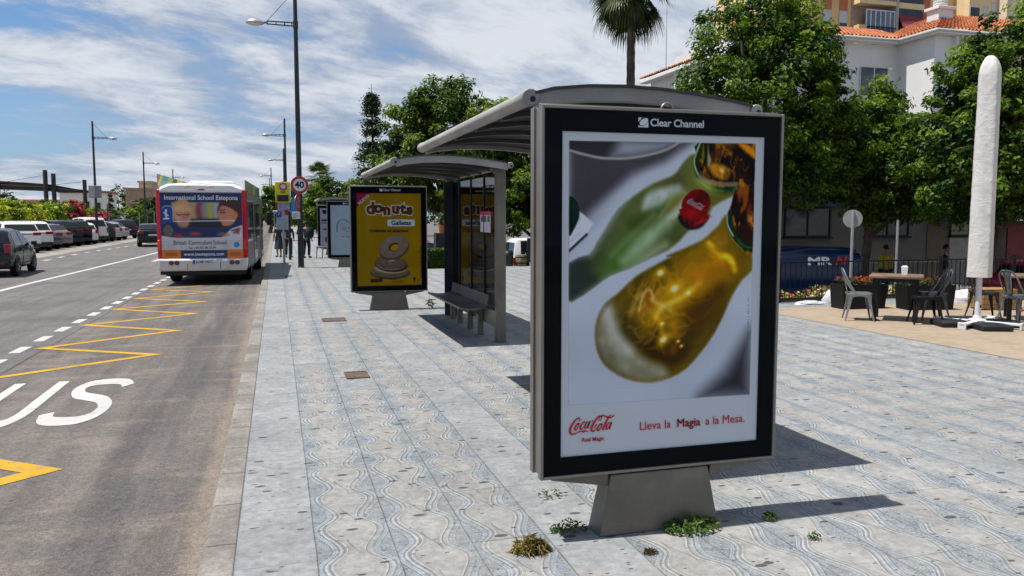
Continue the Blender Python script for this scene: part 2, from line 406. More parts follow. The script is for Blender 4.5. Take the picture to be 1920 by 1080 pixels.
# ================================================================== SETTING
KX0, KX1 = -0.42, -0.24        # kerb stone
ROADZ = -0.13
def structure(o): o['kind'] = 'structure'; return o
def pave_material():
    ma = bpy.data.materials.new('wave_paving'); ma.use_nodes = True
    g = G(ma.node_tree); b = ma.node_tree.nodes['Principled BSDF']
    pos = g.node('ShaderNodeNewGeometry').outputs['Position']
    warp = g.vm('SCALE', g.vm('SUBTRACT', g.noise(pos, 2.1, 2, col=True), (0.5, 0.5, 0.5)), 0.012)
    x, y, z = g.sep(g.vm('ADD', pos, warp))
    tw = 0.4
    cx = g.m('DIVIDE', g.m('SUBTRACT', x, 0.16), tw)
    ci = g.m('FLOOR', cx); u = g.m('SUBTRACT', cx, ci)
    du = g.m('MULTIPLY', g.m('MINIMUM', u, g.m('SUBTRACT', 1.0, u)), tw)
    jt = g.m('ROUND', cx)                                   # index of the nearest joint
    ph = g.m('MULTIPLY', g.white(g.comb(jt, 3.0, 1.0)), 0.6)
    yy = g.m('MULTIPLY', y, 2*math.pi/0.5)
    side = g.m('SIGN', g.m('SUBTRACT', u, 0.5))
    wave = g.m('SINE', g.m('ADD', g.m('ADD', yy, ph), g.m('MULTIPLY', side, 0.4)))
    tph = g.m('ADD', g.m('ADD', yy, ph), g.m('MULTIPLY', side, 0.4))
    wave2 = g.m('ADD', g.m('MULTIPLY', wave, 0.85), g.m('ADD', g.m('MULTIPLY', g.m('SINE', g.m('MULTIPLY', tph, 2.0)), 0.11), g.m('MULTIPLY', g.m('SINE', g.m('MULTIPLY', tph, 3.0)), 0.03)))
    wdt = g.m('ADD', 0.082, g.m('MULTIPLY', wave2, 0.052))
    e = g.m('SUBTRACT', du, wdt)
    # plain slabs: the kerb-side course, one course between the waves, single plain tiles
    c3 = g.m('COMPARE', ci, 3.0, 0.1); c3b = g.m('MULTIPLY', g.m('COMPARE', ci, 11.0, 0.1), 1.0)
    edge = g.m('LESS_THAN', x, 0.16)
    rowi = g.m('FLOOR', g.m('DIVIDE', y, 0.8))
    pl = g.m('GREATER_THAN', g.white(g.comb(ci, rowi, 4.0)), 0.955)
    band = g.m('MULTIPLY', g.m('GREATER_THAN', g.white(g.comb(2.0, rowi, 9.0)), 0.93), g.m('LESS_THAN', x, 2.2))
    plain = g.m('MAXIMUM', g.m('MAXIMUM', g.m('MAXIMUM', c3, c3b), edge), g.m('MAXIMUM', pl, band))
    npl = g.m('SUBTRACT', 1.0, plain)
    stip = g.noise(pos, 85, 3, 0.7)
    fine = g.noise(pos, 240, 2, 0.6)
    blot = g.noise(pos, 1.3, 5, 0.62); blot2 = g.noise(pos, 0.32, 3, 0.55)
    def band_(v, c, w): return g.ss(g.m('ABSOLUTE', g.m('SUBTRACT', v, c)), w*0.45, w, 1.0, 0.0)
    beige = g.mix(g.ss(blot, 0.3, 0.7), (0.212, 0.211, 0.203), (0.288, 0.285, 0.274))
    blue = g.mix(g.ss(stip, 0.35, 0.62), (0.088, 0.108, 0.127), (0.236, 0.260, 0.276))
    plainc = g.mix(g.ss(blot, 0.3, 0.7), (0.196, 0.208, 0.216), (0.270, 0.279, 0.283))
    inb = g.ss(e, -0.003, 0.003, 1.0, 0.0)
    fade = g.ss(g.noise(pos, 0.8, 4, 0.65), 0.30, 0.62, 0.45, 0.95)
    c = g.mix(g.m('MULTIPLY', inb, fade), beige, blue)
    l1 = band_(e, -0.003, 0.006); l2 = band_(e, 0.017, 0.008); l3 = band_(e, 0.029, 0.007); l4 = band_(e, -0.026, 0.006)
    worn = g.ss(g.noise(pos, 3.7, 3), 0.32, 0.6, 0.25, 1.0)
    c = g.mix(g.m('MULTIPLY', l1, g.m('MULTIPLY', worn, 0.55)), c, (0.42, 0.43, 0.43))
    c = g.mix(g.m('MULTIPLY', l2, g.m('MULTIPLY', worn, 0.62)), c, (0.105, 0.130, 0.158))
    c = g.mix(g.m('MULTIPLY', l3, g.m('MULTIPLY', worn, 0.45)), c, (0.43, 0.43, 0.42))
    c = g.mix(g.m('MULTIPLY', l4, g.m('MULTIPLY', worn, 0.45)), c, (0.36, 0.385, 0.40))
    mid = g.m('SUBTRACT', g.m('MULTIPLY', g.m('SUBTRACT', u, 0.5), tw), g.m('MULTIPLY', g.m('SINE', g.m('ADD', yy, 1.9)), 0.035))
    gate = g.ss(g.m('SINE', g.m('ADD', yy, 0.4)), -0.35, 0.1)
    lm = g.m('MULTIPLY', band_(mid, 0.0, 0.006), g.m('MULTIPLY', gate, worn))
    c = g.mix(g.m('MULTIPLY', lm, 0.75), c, (0.11, 0.115, 0.12))
    l5 = band_(e, 0.043, 0.006); c = g.mix(g.m('MULTIPLY', l5, g.m('MULTIPLY', worn, 0.5)), c, (0.15, 0.17, 0.195))
    l6 = band_(e, -0.014, 0.006); c = g.mix(g.m('MULTIPLY', l6, g.m('MULTIPLY', worn, 0.5)), c, (0.10, 0.13, 0.165))
    for eo, cc_, op in ((-0.040, (0.36, 0.39, 0.41), 0.45), (-0.049, (0.08, 0.10, 0.13), 0.4)):
        c = g.mix(g.m('MULTIPLY', band_(e, eo, 0.006), g.m('MULTIPLY', worn, op)), c, cc_)
    c = g.mix(plain, c, plainc)
    c = g.mix(1.0, c, g.mix(g.ss(g.noise(pos, 17, 5, 0.7), 0.3, 0.7), (0.78, 0.78, 0.78), (1.12, 1.12, 1.12)), 'MULTIPLY')
    c = g.mix(1.0, c, g.mix(g.ss(g.noise(pos, 6, 5, 0.7), 0.3, 0.7), (0.88, 0.88, 0.88), (1.08, 1.08, 1.08)), 'MULTIPLY')
    # joints
    jx = g.ss(du, 0.0015, 0.0045, 1.0, 0.0)
    jl = g.m('MULTIPLY', jx, g.ss(g.noise(pos, 1.9, 2), 0.35, 0.6, 0.15, 0.5))
    roff = g.m('ADD', y, g.m('MULTIPLY', g.white(g.comb(ci, 5.0, 2.0)), 0.0))
    yf = g.m('FRACT', g.m('DIVIDE', roff, 0.8)); yd = g.m('MULTIPLY', g.m('MINIMUM', yf, g.m('SUBTRACT', 1.0, yf)), 0.8)
    rv = g.white(g.comb(ci, rowi, 7.0))
    jy = g.m('MULTIPLY', g.ss(yd, 0.0015, 0.005, 1.0, 0.0), g.ss(rv, 0.35, 0.75, 0.08, 0.75))
    c = g.mix(jl, c, (0.085, 0.082, 0.078)); c = g.mix(jy, c, (0.07, 0.067, 0.06))
    # stains, walked-in dirt
    c = g.mix(g.ss(blot2, 0.42, 0.7, 0.0, 0.28), c, g.mix(1.0, c, (0.70, 0.70, 0.71), 'MULTIPLY'))
    c = g.mix(g.ss(g.noise(pos, 0.9, 4, 0.7), 0.58, 0.75, 0.0, 0.35), c, (0.31, 0.255, 0.19))
    c = g.mix(1.0, c, g.mix(g.ss(fine, 0.3, 0.7), (0.88, 0.88, 0.88), (1.07, 1.07, 1.07)), 'MULTIPLY')
    # dark chewing-gum spots and pits
    sp = g.vm('MULTIPLY', pos, (0.9, 1.8, 1.0))
    vo = g.voro(sp, 5.6); rr = g.white(g.vm('ADD', vo['Position'], (1.0, 0.0, 0.0)))
    spot = g.m('MULTIPLY', g.ss(vo['Distance'], g.m('MULTIPLY', rr, 0.19), g.m('ADD', g.m('MULTIPLY', rr, 0.22), 0.015), 1.0, 0.0), g.m('GREATER_THAN', rr, 0.30))
    vo2 = g.voro(g.vm('ADD', sp, (3.3, 1.7, 0.0)), 15.0); r2 = g.white(vo2['Position'])
    spot2 = g.m('MULTIPLY', g.ss(vo2['Distance'], 0.13, 0.20, 1.0, 0.0), g.m('GREATER_THAN', r2, 0.68))
    c = g.mix(g.m('MULTIPLY', g.m('MAXIMUM', spot, spot2), 0.9), c, (0.045, 0.045, 0.048))
    g._in(b.inputs['Base Color'], c)
    b.inputs['Roughness'].default_value = 0.72; b.inputs['Specular IOR Level'].default_value = 0.25
    h = g.m('MULTIPLY', inb, g.m('ADD', -0.35, g.m('MULTIPLY', stip, 0.5)))
    h = g.m('SUBTRACT', h, g.m('MULTIPLY', l2, 0.5)); h = g.m('ADD', h, g.m('MULTIPLY', l3, 0.35))
    h = g.m('SUBTRACT', h, g.m('MULTIPLY', lm, 0.5)); h = g.m('MULTIPLY', h, npl)
    h = g.m('ADD', h, g.m('MULTIPLY', fine, 0.18))
    h = g.m('SUBTRACT', h, g.m('ADD', g.m('MULTIPLY', jx, 1.0), jy))
    tl = g.white(g.comb(ci, rowi, 6.0))
    h = g.m('ADD', h, g.m('MULTIPLY', tl, 0.15))
    g._in(b.inputs['Normal'], g.bump(h, 0.8, 0.008))
    return ma
def asphalt_material(name, bus_lane):
    ma = bpy.data.materials.new(name); ma.use_nodes = True
    g = G(ma.node_tree); b = ma.node_tree.nodes['Principled BSDF']
    pos = g.node('ShaderNodeNewGeometry').outputs['Position']; x, y, z = g.sep(pos)
    st = g.noise(g.vm('MULTIPLY', pos, (3.4, 0.22, 1.0)), 1.0, 6, 0.65)
    st2 = g.noise(g.vm('MULTIPLY', pos, (0.9, 2.6, 1.0)), 1.0, 5, 0.65)
    fine = g.noise(pos, 130, 3, 0.7); bl = g.noise(pos, 0.7, 5, 0.6)
    a, c2 = ((0.090, 0.080, 0.075), (0.148, 0.133, 0.122)) if bus_lane else ((0.108, 0.099, 0.097), (0.150, 0.140, 0.136))
    c = g.mix(g.ss(st, 0.3, 0.72), a, c2)
    c = g.mix(g.ss(bl, 0.45, 0.72, 0, 0.55), c, (0.066, 0.062, 0.062))
    if bus_lane:
        c = g.mix(g.ss(st2, 0.50, 0.68, 0.0, 0.5), c, (0.20, 0.168, 0.138))
        tyre = g.m('MULTIPLY', g.ss(g.m('ABSOLUTE', g.m('ADD', x, 1.02)), 0.05, 0.42, 1.0, 0.0), g.ss(g.noise(g.vm('MULTIPLY', pos, (5.0, 0.35, 1)), 1.0, 4), 0.3, 0.6))
        c = g.mix(g.m('MULTIPLY', tyre, 0.55), c, (0.060, 0.057, 0.058))
        sand = g.ss(g.m('ADD', x, g.m('MULTIPLY', g.noise(g.vm('MULTIPLY', pos, (2.0, 0.6, 1)), 1.3, 5, 0.65), 0.75)), -0.20, 0.06)
        c = g.mix(g.m('MULTIPLY', sand, 0.36), c, (0.225, 0.193, 0.160))
        sand2 = g.ss(g.m('ADD', x, g.m('MULTIPLY', g.noise(pos, 2.4, 4), 0.22)), -0.47, -0.36)
        c = g.mix(g.m('MULTIPLY', sand2, 0.6), c, (0.20, 0.165, 0.13))
    c = g.mix(1.0, c, g.mix(g.ss(fine, 0.25, 0.75), (0.5, 0.5, 0.5), (1.42, 1.42, 1.42)), 'MULTIPLY')
    c = g.mix(1.0, c, g.mix(g.ss(g.noise(pos, 34, 4, 0.75), 0.32, 0.68), (0.74, 0.74, 0.74), (1.22, 1.22, 1.22)), 'MULTIPLY')
    vo = g.voro(g.vm('MULTIPLY', pos, (1.0, 1.5, 1.0)), 4.0); r2 = g.white(vo['Position'])
    spot = g.m('MULTIPLY', g.ss(vo['Distance'], 0.06, 0.11, 1.0, 0.0), g.m('GREATER_THAN', r2, 0.62))
    c = g.mix(g.m('MULTIPLY', spot, 0.7), c, (0.03, 0.03, 0.031))
    # a wandering crack / lane seam
    wob = g.m('MULTIPLY', g.m('SUBTRACT', g.noise(g.comb(0.0, y, 0.0), 0.9, 5, 0.65), 0.5), 0.12)
    seam = g.ss(g.m('ABSOLUTE', g.m('ADD', g.m('SUBTRACT', x, -3.16), wob)), 0.006, 0.02, 0.75, 0.0)
    c = g.mix(seam, c, (0.035, 0.033, 0.032))
    g._in(b.inputs['Base Color'], c); b.inputs['Roughness'].default_value = 0.82; b.inputs['Specular IOR Level'].default_value = 0.2
    g._in(b.inputs['Normal'], g.bump(g.m('SUBTRACT', fine, g.m('MULTIPLY', seam, 1.5)), 0.45, 0.005))
    return ma
def earth_material(name, a, b_, sc=0.6, bump=0.3):
    ma = bpy.data.materials.new(name); ma.use_nodes = True
    g = G(ma.node_tree); b = ma.node_tree.nodes['Principled BSDF']
    pos = g.node('ShaderNodeNewGeometry').outputs['Position']
    n = g.noise(pos, sc, 6, 0.65); f = g.noise(pos, sc*60, 3, 0.6)
    c = g.mix(g.ss(n, 0.32, 0.68), a, b_); c = g.mix(1.0, c, g.mix(f, (0.75, 0.75, 0.75), (1.2, 1.2, 1.2)), 'MULTIPLY')
    g._in(b.inputs['Base Color'], c); b.inputs['Roughness'].default_value = 0.9; b.inputs['Specular IOR Level'].default_value = 0.15
    g._in(b.inputs['Normal'], g.bump(f, bump, 0.02)); return ma
def terrace_material():
    ma = bpy.data.materials.new('sandy_block_paving'); ma.use_nodes = True
    g = G(ma.node_tree); b = ma.node_tree.nodes['Principled BSDF']
    pos = g.node('ShaderNodeNewGeometry').outputs['Position']
    br = g.node('ShaderNodeTexBrick'); g._in(br.inputs['Vector'], pos); br.inputs['Scale'].default_value = 3.2
    br.inputs['Mortar Size'].default_value = 0.018; br.inputs['Color1'].default_value = (0.235, 0.185, 0.133, 1); br.inputs['Color2'].default_value = (0.29, 0.23, 0.168, 1)
    br.inputs['Mortar'].default_value = (0.24, 0.18, 0.13, 1)
    n = g.noise(pos, 1.6, 6, 0.65); c = g.mix(g.ss(n, 0.4, 0.7, 0.0, 0.7), br.outputs[0], (0.30, 0.243, 0.18))
    c = g.mix(g.ss(g.noise(pos, 7, 4, 0.6), 0.6, 0.75, 0, 0.45), c, (0.2, 0.155, 0.12))
    g._in(b.inputs['Base Color'], c); b.inputs['Roughness'].default_value = 0.85; b.inputs['Specular IOR Level'].default_value = 0.15
    g._in(b.inputs['Normal'], g.bump(g.noise(pos, 40, 4), 0.4, 0.01)); return ma
def kerb_material():
    ma = bpy.data.materials.new('granite_kerb'); ma.use_nodes = True
    g = G(ma.node_tree); b = ma.node_tree.nodes['Principled BSDF']
    pos = g.node('ShaderNodeNewGeometry').outputs['Position']; x, y, z = g.sep(pos)
    f = g.noise(pos, 60, 4, 0.7); n = g.noise(pos, 1.8, 5, 0.6)
    c = g.mix(g.ss(n, 0.3, 0.7), (0.155, 0.143, 0.128), (0.255, 0.238, 0.216)); c = g.mix(1.0, c, g.mix(f, (0.5, 0.5, 0.5), (1.4, 1.4, 1.4)), 'MULTIPLY')
    c = g.mix(1.0, c, g.mix(g.ss(g.noise(pos, 22, 4, 0.7), 0.3, 0.7), (0.75, 0.75, 0.75), (1.15, 1.15, 1.15)), 'MULTIPLY')
    c = g.mix(g.ss(g.noise(pos, 4, 4), 0.55, 0.72, 0, 0.5), c, (0.14, 0.12, 0.10))
    yr = g.m('DIVIDE', y, 0.62); yf = g.m('FRACT', yr); yd = g.m('MINIMUM', yf, g.m('SUBTRACT', 1.0, yf))
    j = g.ss(yd, 0.004, 0.014, 0.85, 0.0); c = g.mix(j, c, (0.05, 0.045, 0.04))
    c = g.mix(g.ss(x, -0.252, -0.242, 0, 0.85), c, (0.05, 0.048, 0.045))
    g._in(b.inputs['Base Color'], c); b.inputs['Roughness'].default_value = 0.8; b.inputs['Specular IOR Level'].default_value = 0.2
    g._in(b.inputs['Normal'], g.bump(g.m('SUBTRACT', f, g.m('MULTIPLY', j, 2.0)), 0.5, 0.006)); return ma

FAR = 1500
# base sheets reaching the horizon
structure(MB().quad((-FAR,-60,-0.17), (-0.3,-60,-0.17), (-0.3,FAR,-0.17), (-FAR,FAR,-0.17)).build('ground', earth_material('dry_ground', (0.17, 0.14, 0.10), (0.24, 0.20, 0.15), 0.25), smooth=False))
structure(MB().quad((-0.3,-60,-0.92), (FAR,-60,-0.92), (FAR,FAR,-0.92), (-0.3,FAR,-0.92)).build('street', asphalt_material('street_asphalt', False), smooth=False))
# pavement slab: broad plaza in front, narrow pavement beyond
pv = MB(); PL = [(KX1,-12),(45,-12),(45,14.1),(9.15,14.1),(9.15,27.3),(4.3,27.3),(4.3,240),(KX1,240)]
pv.prism(PL, -1.3, 0.0, 'z')
structure(pv.build('pavement', pave_material(), smooth=False))
kb = MB(); kb.prism([(KX0,-0.30),(KX0+0.012,-0.015),(KX0+0.03,0.0),(KX1,0.0),(KX1,-0.30)], -12, 240, 'y')
structure(kb.build('kerb', kerb_material(), smooth=False))
structure(MB().quad((-3.2,-12,ROADZ), (KX0+0.02,-12,ROADZ), (KX0+0.02,400,ROADZ), (-3.2,400,ROADZ)).build('bus_lane', asphalt_material('bus_lane_asphalt', True), smooth=False))
structure(MB().quad((-10.4,-12,ROADZ), (-3.2,-12,ROADZ), (-3.2,400,ROADZ), (-10.4,400,ROADZ)).build('road', asphalt_material('road_asphalt', False), smooth=False))
structure(MB().quad((-17.5,10,ROADZ), (-10.4,10,ROADZ), (-10.4,150,ROADZ), (-17.5,150,ROADZ)).build('parking_bays', earth_material('parking_concrete', (0.20, 0.185, 0.165), (0.27, 0.25, 0.225), 0.5, 0.15), smooth=False))
structure(MB().quad((8.88,-12,0.004), (45,-12,0.004), (45,13.0,0.004), (9.3,13.0,0.004), (8.5,12.3,0.004)).build('terrace', terrace_material(), smooth=False))

# ---- painted markings: worn thermoplastic
def paint_mat(name, col, worn):
    ma = bpy.data.materials.new(name); ma.use_nodes = True
    g = G(ma.node_tree); b = ma.node_tree.nodes['Principled BSDF']
    pos = g.node('ShaderNodeNewGeometry').outputs['Position']
    w = g.ss(g.noise(pos, 9, 6, 0.72), 0.60-worn, 0.74-worn*0.6); n = g.noise(pos, 1.5, 4)
    c = g.mix(g.ss(n, 0.3, 0.7), tuple(q*0.82 for q in col), col); c = g.mix(g.m('MULTIPLY', w, 0.75), c, (0.13, 0.12, 0.11))
    g._in(b.inputs['Base Color'], c); b.inputs['Roughness'].default_value = 0.7; b.inputs['Specular IOR Level'].default_value = 0.2
    g._in(b.inputs['Normal'], g.bump(g.noise(pos, 110, 3), 0.3, 0.004)); return ma
WHITEP = paint_mat('white_road_paint', (0.46, 0.45, 0.43), 0.05); YELP = paint_mat('yellow_road_paint', (0.46, 0.265, 0.018), 0.09)
MZ = ROADZ+0.004
def flat(mb, poly): mb.add([(p[0], p[1], MZ) for p in poly], [tuple(range(len(poly)))])
def stripe(mb, a, b, w):
    a = Vector(a); b = Vector(b); d = (b-a).normalized(); n = Vector((-d.y, d.x))*w/2
    flat(mb, [a-n, b-n, b+n, a+n])
def polystripe(mb, pts, w):
    P = [Vector(p) for p in pts]; L = []; Rr = []
    for i, p in enumerate(P):
        d0 = (P[i]-P[i-1]).normalized() if i else (P[1]-P[0]).normalized(); d1 = (P[i+1]-P[i]).normalized() if i < len(P)-1 else d0
        n = Vector((-(d0+d1).y, (d0+d1).x)); n = n.normalized() if n.length > 1e-6 else Vector((-d0.y, d0.x))
        k = w/2/max(0.42, n.dot(Vector((-d0.y, d0.x)))); L.append(p+n*k); Rr.append(p-n*k)
    for i in range(len(P)-1): flat(mb, [L[i], Rr[i], Rr[i+1], L[i+1]])
zz_ = MB()
apex = [(-3.2,10.36),(-1.62,11.6),(-3.22,12.62),(-1.60,13.98),(-3.18,15.13),(-1.56,16.35),(-3.16,17.6),(-1.55,18.65),(-3.1,19.8),(-1.55,21.05),(-3.08,22.15),(-1.55,23.4)]
polystripe(zz_, apex, 0.125)
polystripe(zz_, [(-3.2,5.15),(-1.68,6.44),(-3.25,7.65)], 0.17)
structure(zz_.build('bus_stop_zigzag', YELP, smooth=False, fix=False))
ld = MB()
for i in range(-6, 18):
    y0 = 12.25+1.075*i; f = (y0-12.25)/10.; xx = -3.47+0.19*f if i >= 0 else -3.47
    stripe(ld, (xx, y0), (xx+0.008, y0+0.56), 0.15)
structure(ld.build('lane_dashes', WHITEP, smooth=False, fix=False))
sol = MB(); pts = [(-6.9,-10),(-6.78,18),(-6.66,25),(-6.46,30.3),(-6.26,36),(-6.02,43.9),(-5.75,54),(-5.3,75),(-4.9,110)]
polystripe(sol, pts, 0.17)
structure(sol.build('lane_line', WHITEP, smooth=False, fix=False))
bd = MB()
for x_, y_ in [(-9.5,33.0),(-9.5,35.8),(-9.5,38.6),(-9.6,41.4),(-9.62,44.1),(-9.55,46.5),(-9.45,48.8),(-9.3,50.9),(-9.2,53),(-9.08,55.1),(-9.0,58),(-8.9,61)]:
    stripe(bd, (x_, y_-0.35), (x_+0.02, y_+0.5), 0.2)
stripe(bd, (-4.95, 36.2), (-4.95, 39.0), 0.2)
structure(bd.build('bay_markings', WHITEP, smooth=False, fix=False))
# BUS lettering
wl = MB()
Sp = catmull2([(0.97,0.80),(0.88,0.885),(0.72,0.925),(0.40,0.925),(0.20,0.87),(0.14,0.75),(0.26,0.615),(0.50,0.545),(0.74,0.47),(0.88,0.33),(0.84,0.17),(0.66,0.08),(0.34,0.075),(0.14,0.12),(0.06,0.24)], 5, False)
Up = catmull2([(0.11,1.0),(0.11,0.60),(0.11,0.27),(0.2,0.12),(0.38,0.075),(0.62,0.075),(0.8,0.12),(0.89,0.27),(0.89,0.60),(0.89,1.0)], 5, False)
Bp = [(0.11,0.0),(0.11,1.0)]; B1 = catmull2([(0.11,0.925),(0.5,0.925),(0.76,0.87),(0.82,0.74),(0.74,0.60),(0.5,0.54),(0.11,0.54)], 5, False); B2 = catmull2([(0.45,0.54),(0.76,0.50),(0.9,0.34),(0.82,0.14),(0.55,0.075),(0.11,0.075)], 5, False)
def inkstroke(P, x0):
    # round-cornered strip with horizontal nib 0.19 of width, vertical nib 0.14 of height
    P = np.array(P); Q = []
    sx, sy = 0.56, 2.12
    L = []; Rr = []
    for i in range(len(P)):
        t = P[min(i+1, len(P)-1)]-P[max(i-1, 0)]
        n = np.array([-t[1]/0.15, t[0]/0.2]); n /= np.linalg.norm(n)+1e-9
        o = np.array([n[0]*0.10, n[1]*0.075]); L.append(P[i]+o); Rr.append(P[i]-o)
    for i in range(len(P)-1):
        flat(wl, [(x0+q[0]*sx, 7.84+q[1]*sy) for q in (L[i], Rr[i], Rr[i+1], L[i+1])])
inkstroke(Sp, -2.15); inkstroke(Up, -2.83); inkstroke(Bp, -3.5); inkstroke(B1, -3.5); inkstroke(B2, -3.5)
structure(wl.build('bus_lettering', WHITEP, smooth=False, fix=False))
# cast-iron access covers in the paving
def cover(x0, x1, y0, y1, label):
    t = thing('access_cover', label, 'access cover', ((x0+x1)/2, (y0+y1)/2, 0), 0, 'small rusty covers set in the paving')
    w, d = (x1-x0)/2, (y1-y0)/2
    mb = MB(); mb.box(-w, w, -d, -d+0.025, 0.001, 0.011); mb.box(-w, w, d-0.025, d, 0.001, 0.011); mb.box(-w, -w+0.025, -d+0.025, d-0.025, 0.001, 0.011); mb.box(w-0.025, w, -d+0.025, d-0.025, 0.001, 0.011)
    mb.build('frame', mat('rusty_iron', (0.11, 0.075, 0.055), 0.8, 0.2, 0.3, 0.3, 14, 0.5, 80), t)
    lid = MB(); lid.box(-w+0.03, w-0.03, -d+0.03, d-0.03, 0.0015, 0.006)
    for i in range(6):
        f = -w+0.05+i*(2*w-0.1)/5; lid.box(f-0.008, f+0.008, -d+0.045, d-0.045, 0.006, 0.009)
    lid.build('lid', mat('rusty_iron_lid', (0.11, 0.078, 0.064), 0.75, 0.2, 0.3, 0.3, 9, 0.5, 60), t)
cover(0.68, 0.93, 8.55, 8.93, 'rusty brown cover set in the wave paving, nearer the camera')
cover(0.70, 1.09, 13.4, 13.85, 'rusty brown cover set in the paving left of the yellow poster panel')
cover(0.22, 0.42, 24.0, 24.4, 'far small dark cover in the paving just before the tall lamp post')

# ================================================================== POSTER PANELS AND SHELTERS
STEEL = mat('brushed_steel', (0.150, 0.138, 0.118), 0.45, 0.5, 0.5, 0.22, 2.2, 0.06, 30, tint=(0.105, 0.092, 0.075))
STEELD = mat('steel_edge', (0.215, 0.20, 0.178), 0.40, 0.6, 0.5, 0.10, 3.0)
ROOFG = mat('grey_roof_paint', (0.30, 0.292, 0.272), 0.6, 0.05, 0.35, 0.16, 2.6, 0.12, 60, tint=(0.19, 0.178, 0.157))
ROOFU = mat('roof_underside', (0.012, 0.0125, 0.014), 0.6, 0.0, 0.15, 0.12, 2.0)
DARKM = mat('dark_rubber', (0.018, 0.018, 0.02), 0.6, 0.0, 0.3)
BLACKG = mat('black_print', (0.0022, 0.004, 0.0058), 0.6, 0.0, 0.02, 0.1, 1.0)
PANE = glass_mat('poster_glass', (0.97, 0.98, 0.98), 0.13, 1.45)
WHITEINK = mat('white_ink', (0.62, 0.66, 0.70), 0.6, 0, 0.2, 0.05)
REDINK = mat('red_ink', (0.50, 0.028, 0.032), 0.6, 0, 0.2, 0.05)

def ribbon(mb, pts, ws, n=7, y=0.0):
    P = catmull2([(p[0], p[1]) for p in pts], n, False); Wd = np.interp(np.linspace(0, len(pts)-1, len(P)), range(len(pts)), ws)
    L = []; Rr = []
    for i in range(len(P)):
        t = P[min(i+1, len(P)-1)]-P[max(i-1, 0)]; t = t/(np.linalg.norm(t)+1e-9); nn = np.array([-t[1], t[0]])*Wd[i]/2
        L.append(P[i]+nn); Rr.append(P[i]-nn)
    for i in range(len(P)-1): mb.add([(q[0], y, -q[1]) for q in (L[i], Rr[i], Rr[i+1], L[i+1])], [(0, 1, 2, 3)])
def script_logo(parent, loc, s, m, name='script_lettering'):
    """flowing script wordmark, drawn stroke by stroke; units of 1/1480 of its width"""
    mb = MB(); k = lambda pts: [((p[0]-930)/1480, (p[1]-440)/1480) for p in pts]
    w = lambda ws: [q/1480 for q in ws]
    S = [([(500,300),(530,240),(490,208),(400,255),(300,370),(230,510),(220,610),(265,675),(350,680),(470,640),(570,618),(650,628),(730,620),(810,655)], [26,34,40,46,64,76,74,60,44,30,38,74,46,12]),
         ([(480,360),(410,420),(362,520),(385,562),(445,515),(490,430),(480,360),(520,400)], [40,46,52,44,34,30,36,16]),
         ([(680,370),(690,335),(635,345),(565,440),(540,530),(580,550),(650,500)], [24,34,40,56,56,40,22]),
         ([(800,340),(740,370),(685,470),(690,530),(740,510),(810,410),(850,330)], [40,44,52,46,34,34,40]),
         ([(865,325),(815,430),(785,515),(840,520)], [46,56,50,20]),
         ([(915,345),(935,330),(955,335)], [30,46,30]),
         ([(1125,320),(1150,340),(1215,300),(1235,225),(1190,205),(1150,270),(1130,320)], [18,22,26,30,26,20,18]),
         ([(1230,190),(1130,215),(1030,320),(945,450),(905,560),(925,635),(985,640),(1060,570)], [40,50,60,74,80,66,44,18]),
         ([(1190,195),(1290,185),(1400,235),(1520,262),(1610,225),(1665,178)], [34,44,52,50,40,14]),
         ([(1440,240),(1500,205),(1560,180)], [20,26,14]),
         ([(1080,430),(1030,500),(1000,560)], [30,40,24]),
         ([(1225,430),(1150,480),(1100,570),(1115,635),(1180,590),(1240,490),(1225,430),(1270,450)], [40,48,56,52,36,32,38,16]),
         ([(1460,265),(1390,360),(1320,500),(1275,610),(1320,630)], [50,62,66,60,24]),
         ([(1500,410),(1430,450),(1380,560),(1390,615),(1440,590),(1510,490),(1545,405)], [40,46,56,50,36,34,40]),
         ([(1570,405),(1520,510),(1490,600),(1530,615)], [46,56,50,18])]
    for pts, ws in S: ribbon(mb, k(pts), w(ws))
    o = mb.build(name, m, parent, loc, smooth=False, fix=False); o.scale = (s, 1, s); return o
def operator_logo(parent, loc, s):
    """square with a tilted oval cut, followed by the two-word name"""
    mb = MB(); n = 40
    def el(a, b, ang, cx, cz): return [(cx+a*math.cos(t)*math.cos(ang)-b*math.sin(t)*math.sin(ang), cz+a*math.cos(t)*math.sin(ang)+b*math.sin(t)*math.cos(ang)) for t in [2*math.pi*i/n for i in range(n)]]
    # emblem: oval plus corner slivers of the square
    e = el(0.56, 0.33, R(32), 0.06, 0.1); mb.add([(p[0], 0, p[1]) for p in e], [tuple(range(n))])
    mb.add([(-0.6, 0, 0.55), (-0.6, 0, 0.05), (-0.47, 0, 0.22), (-0.22, 0, 0.5), (-0.12, 0, 0.55)], [(0, 1, 2, 3, 4)])
    arc = [(-0.6, -0.28), (-0.42, -0.36), (-0.15, -0.38), (0.15, -0.3), (0.4, -0.12), (0.6, 0.08), (0.6, -0.5), (-0.6, -0.5)]
    mb.add([(p[0], 0, p[1]) for p in arc], [tuple(range(len(arc)))])
    o = mb.build('emblem', WHITEINK, parent, (loc[0]-3.05*s, loc[1], loc[2]), smooth=False, fix=False); o.scale = (s, 1, s)
    text('lettering', 'Clear Channel', 1.16*s, WHITEINK, parent, (loc[0]-2.25*s, loc[1], loc[2]+0.02*s), align='LEFT', bold=0.012*s, space=0.98)

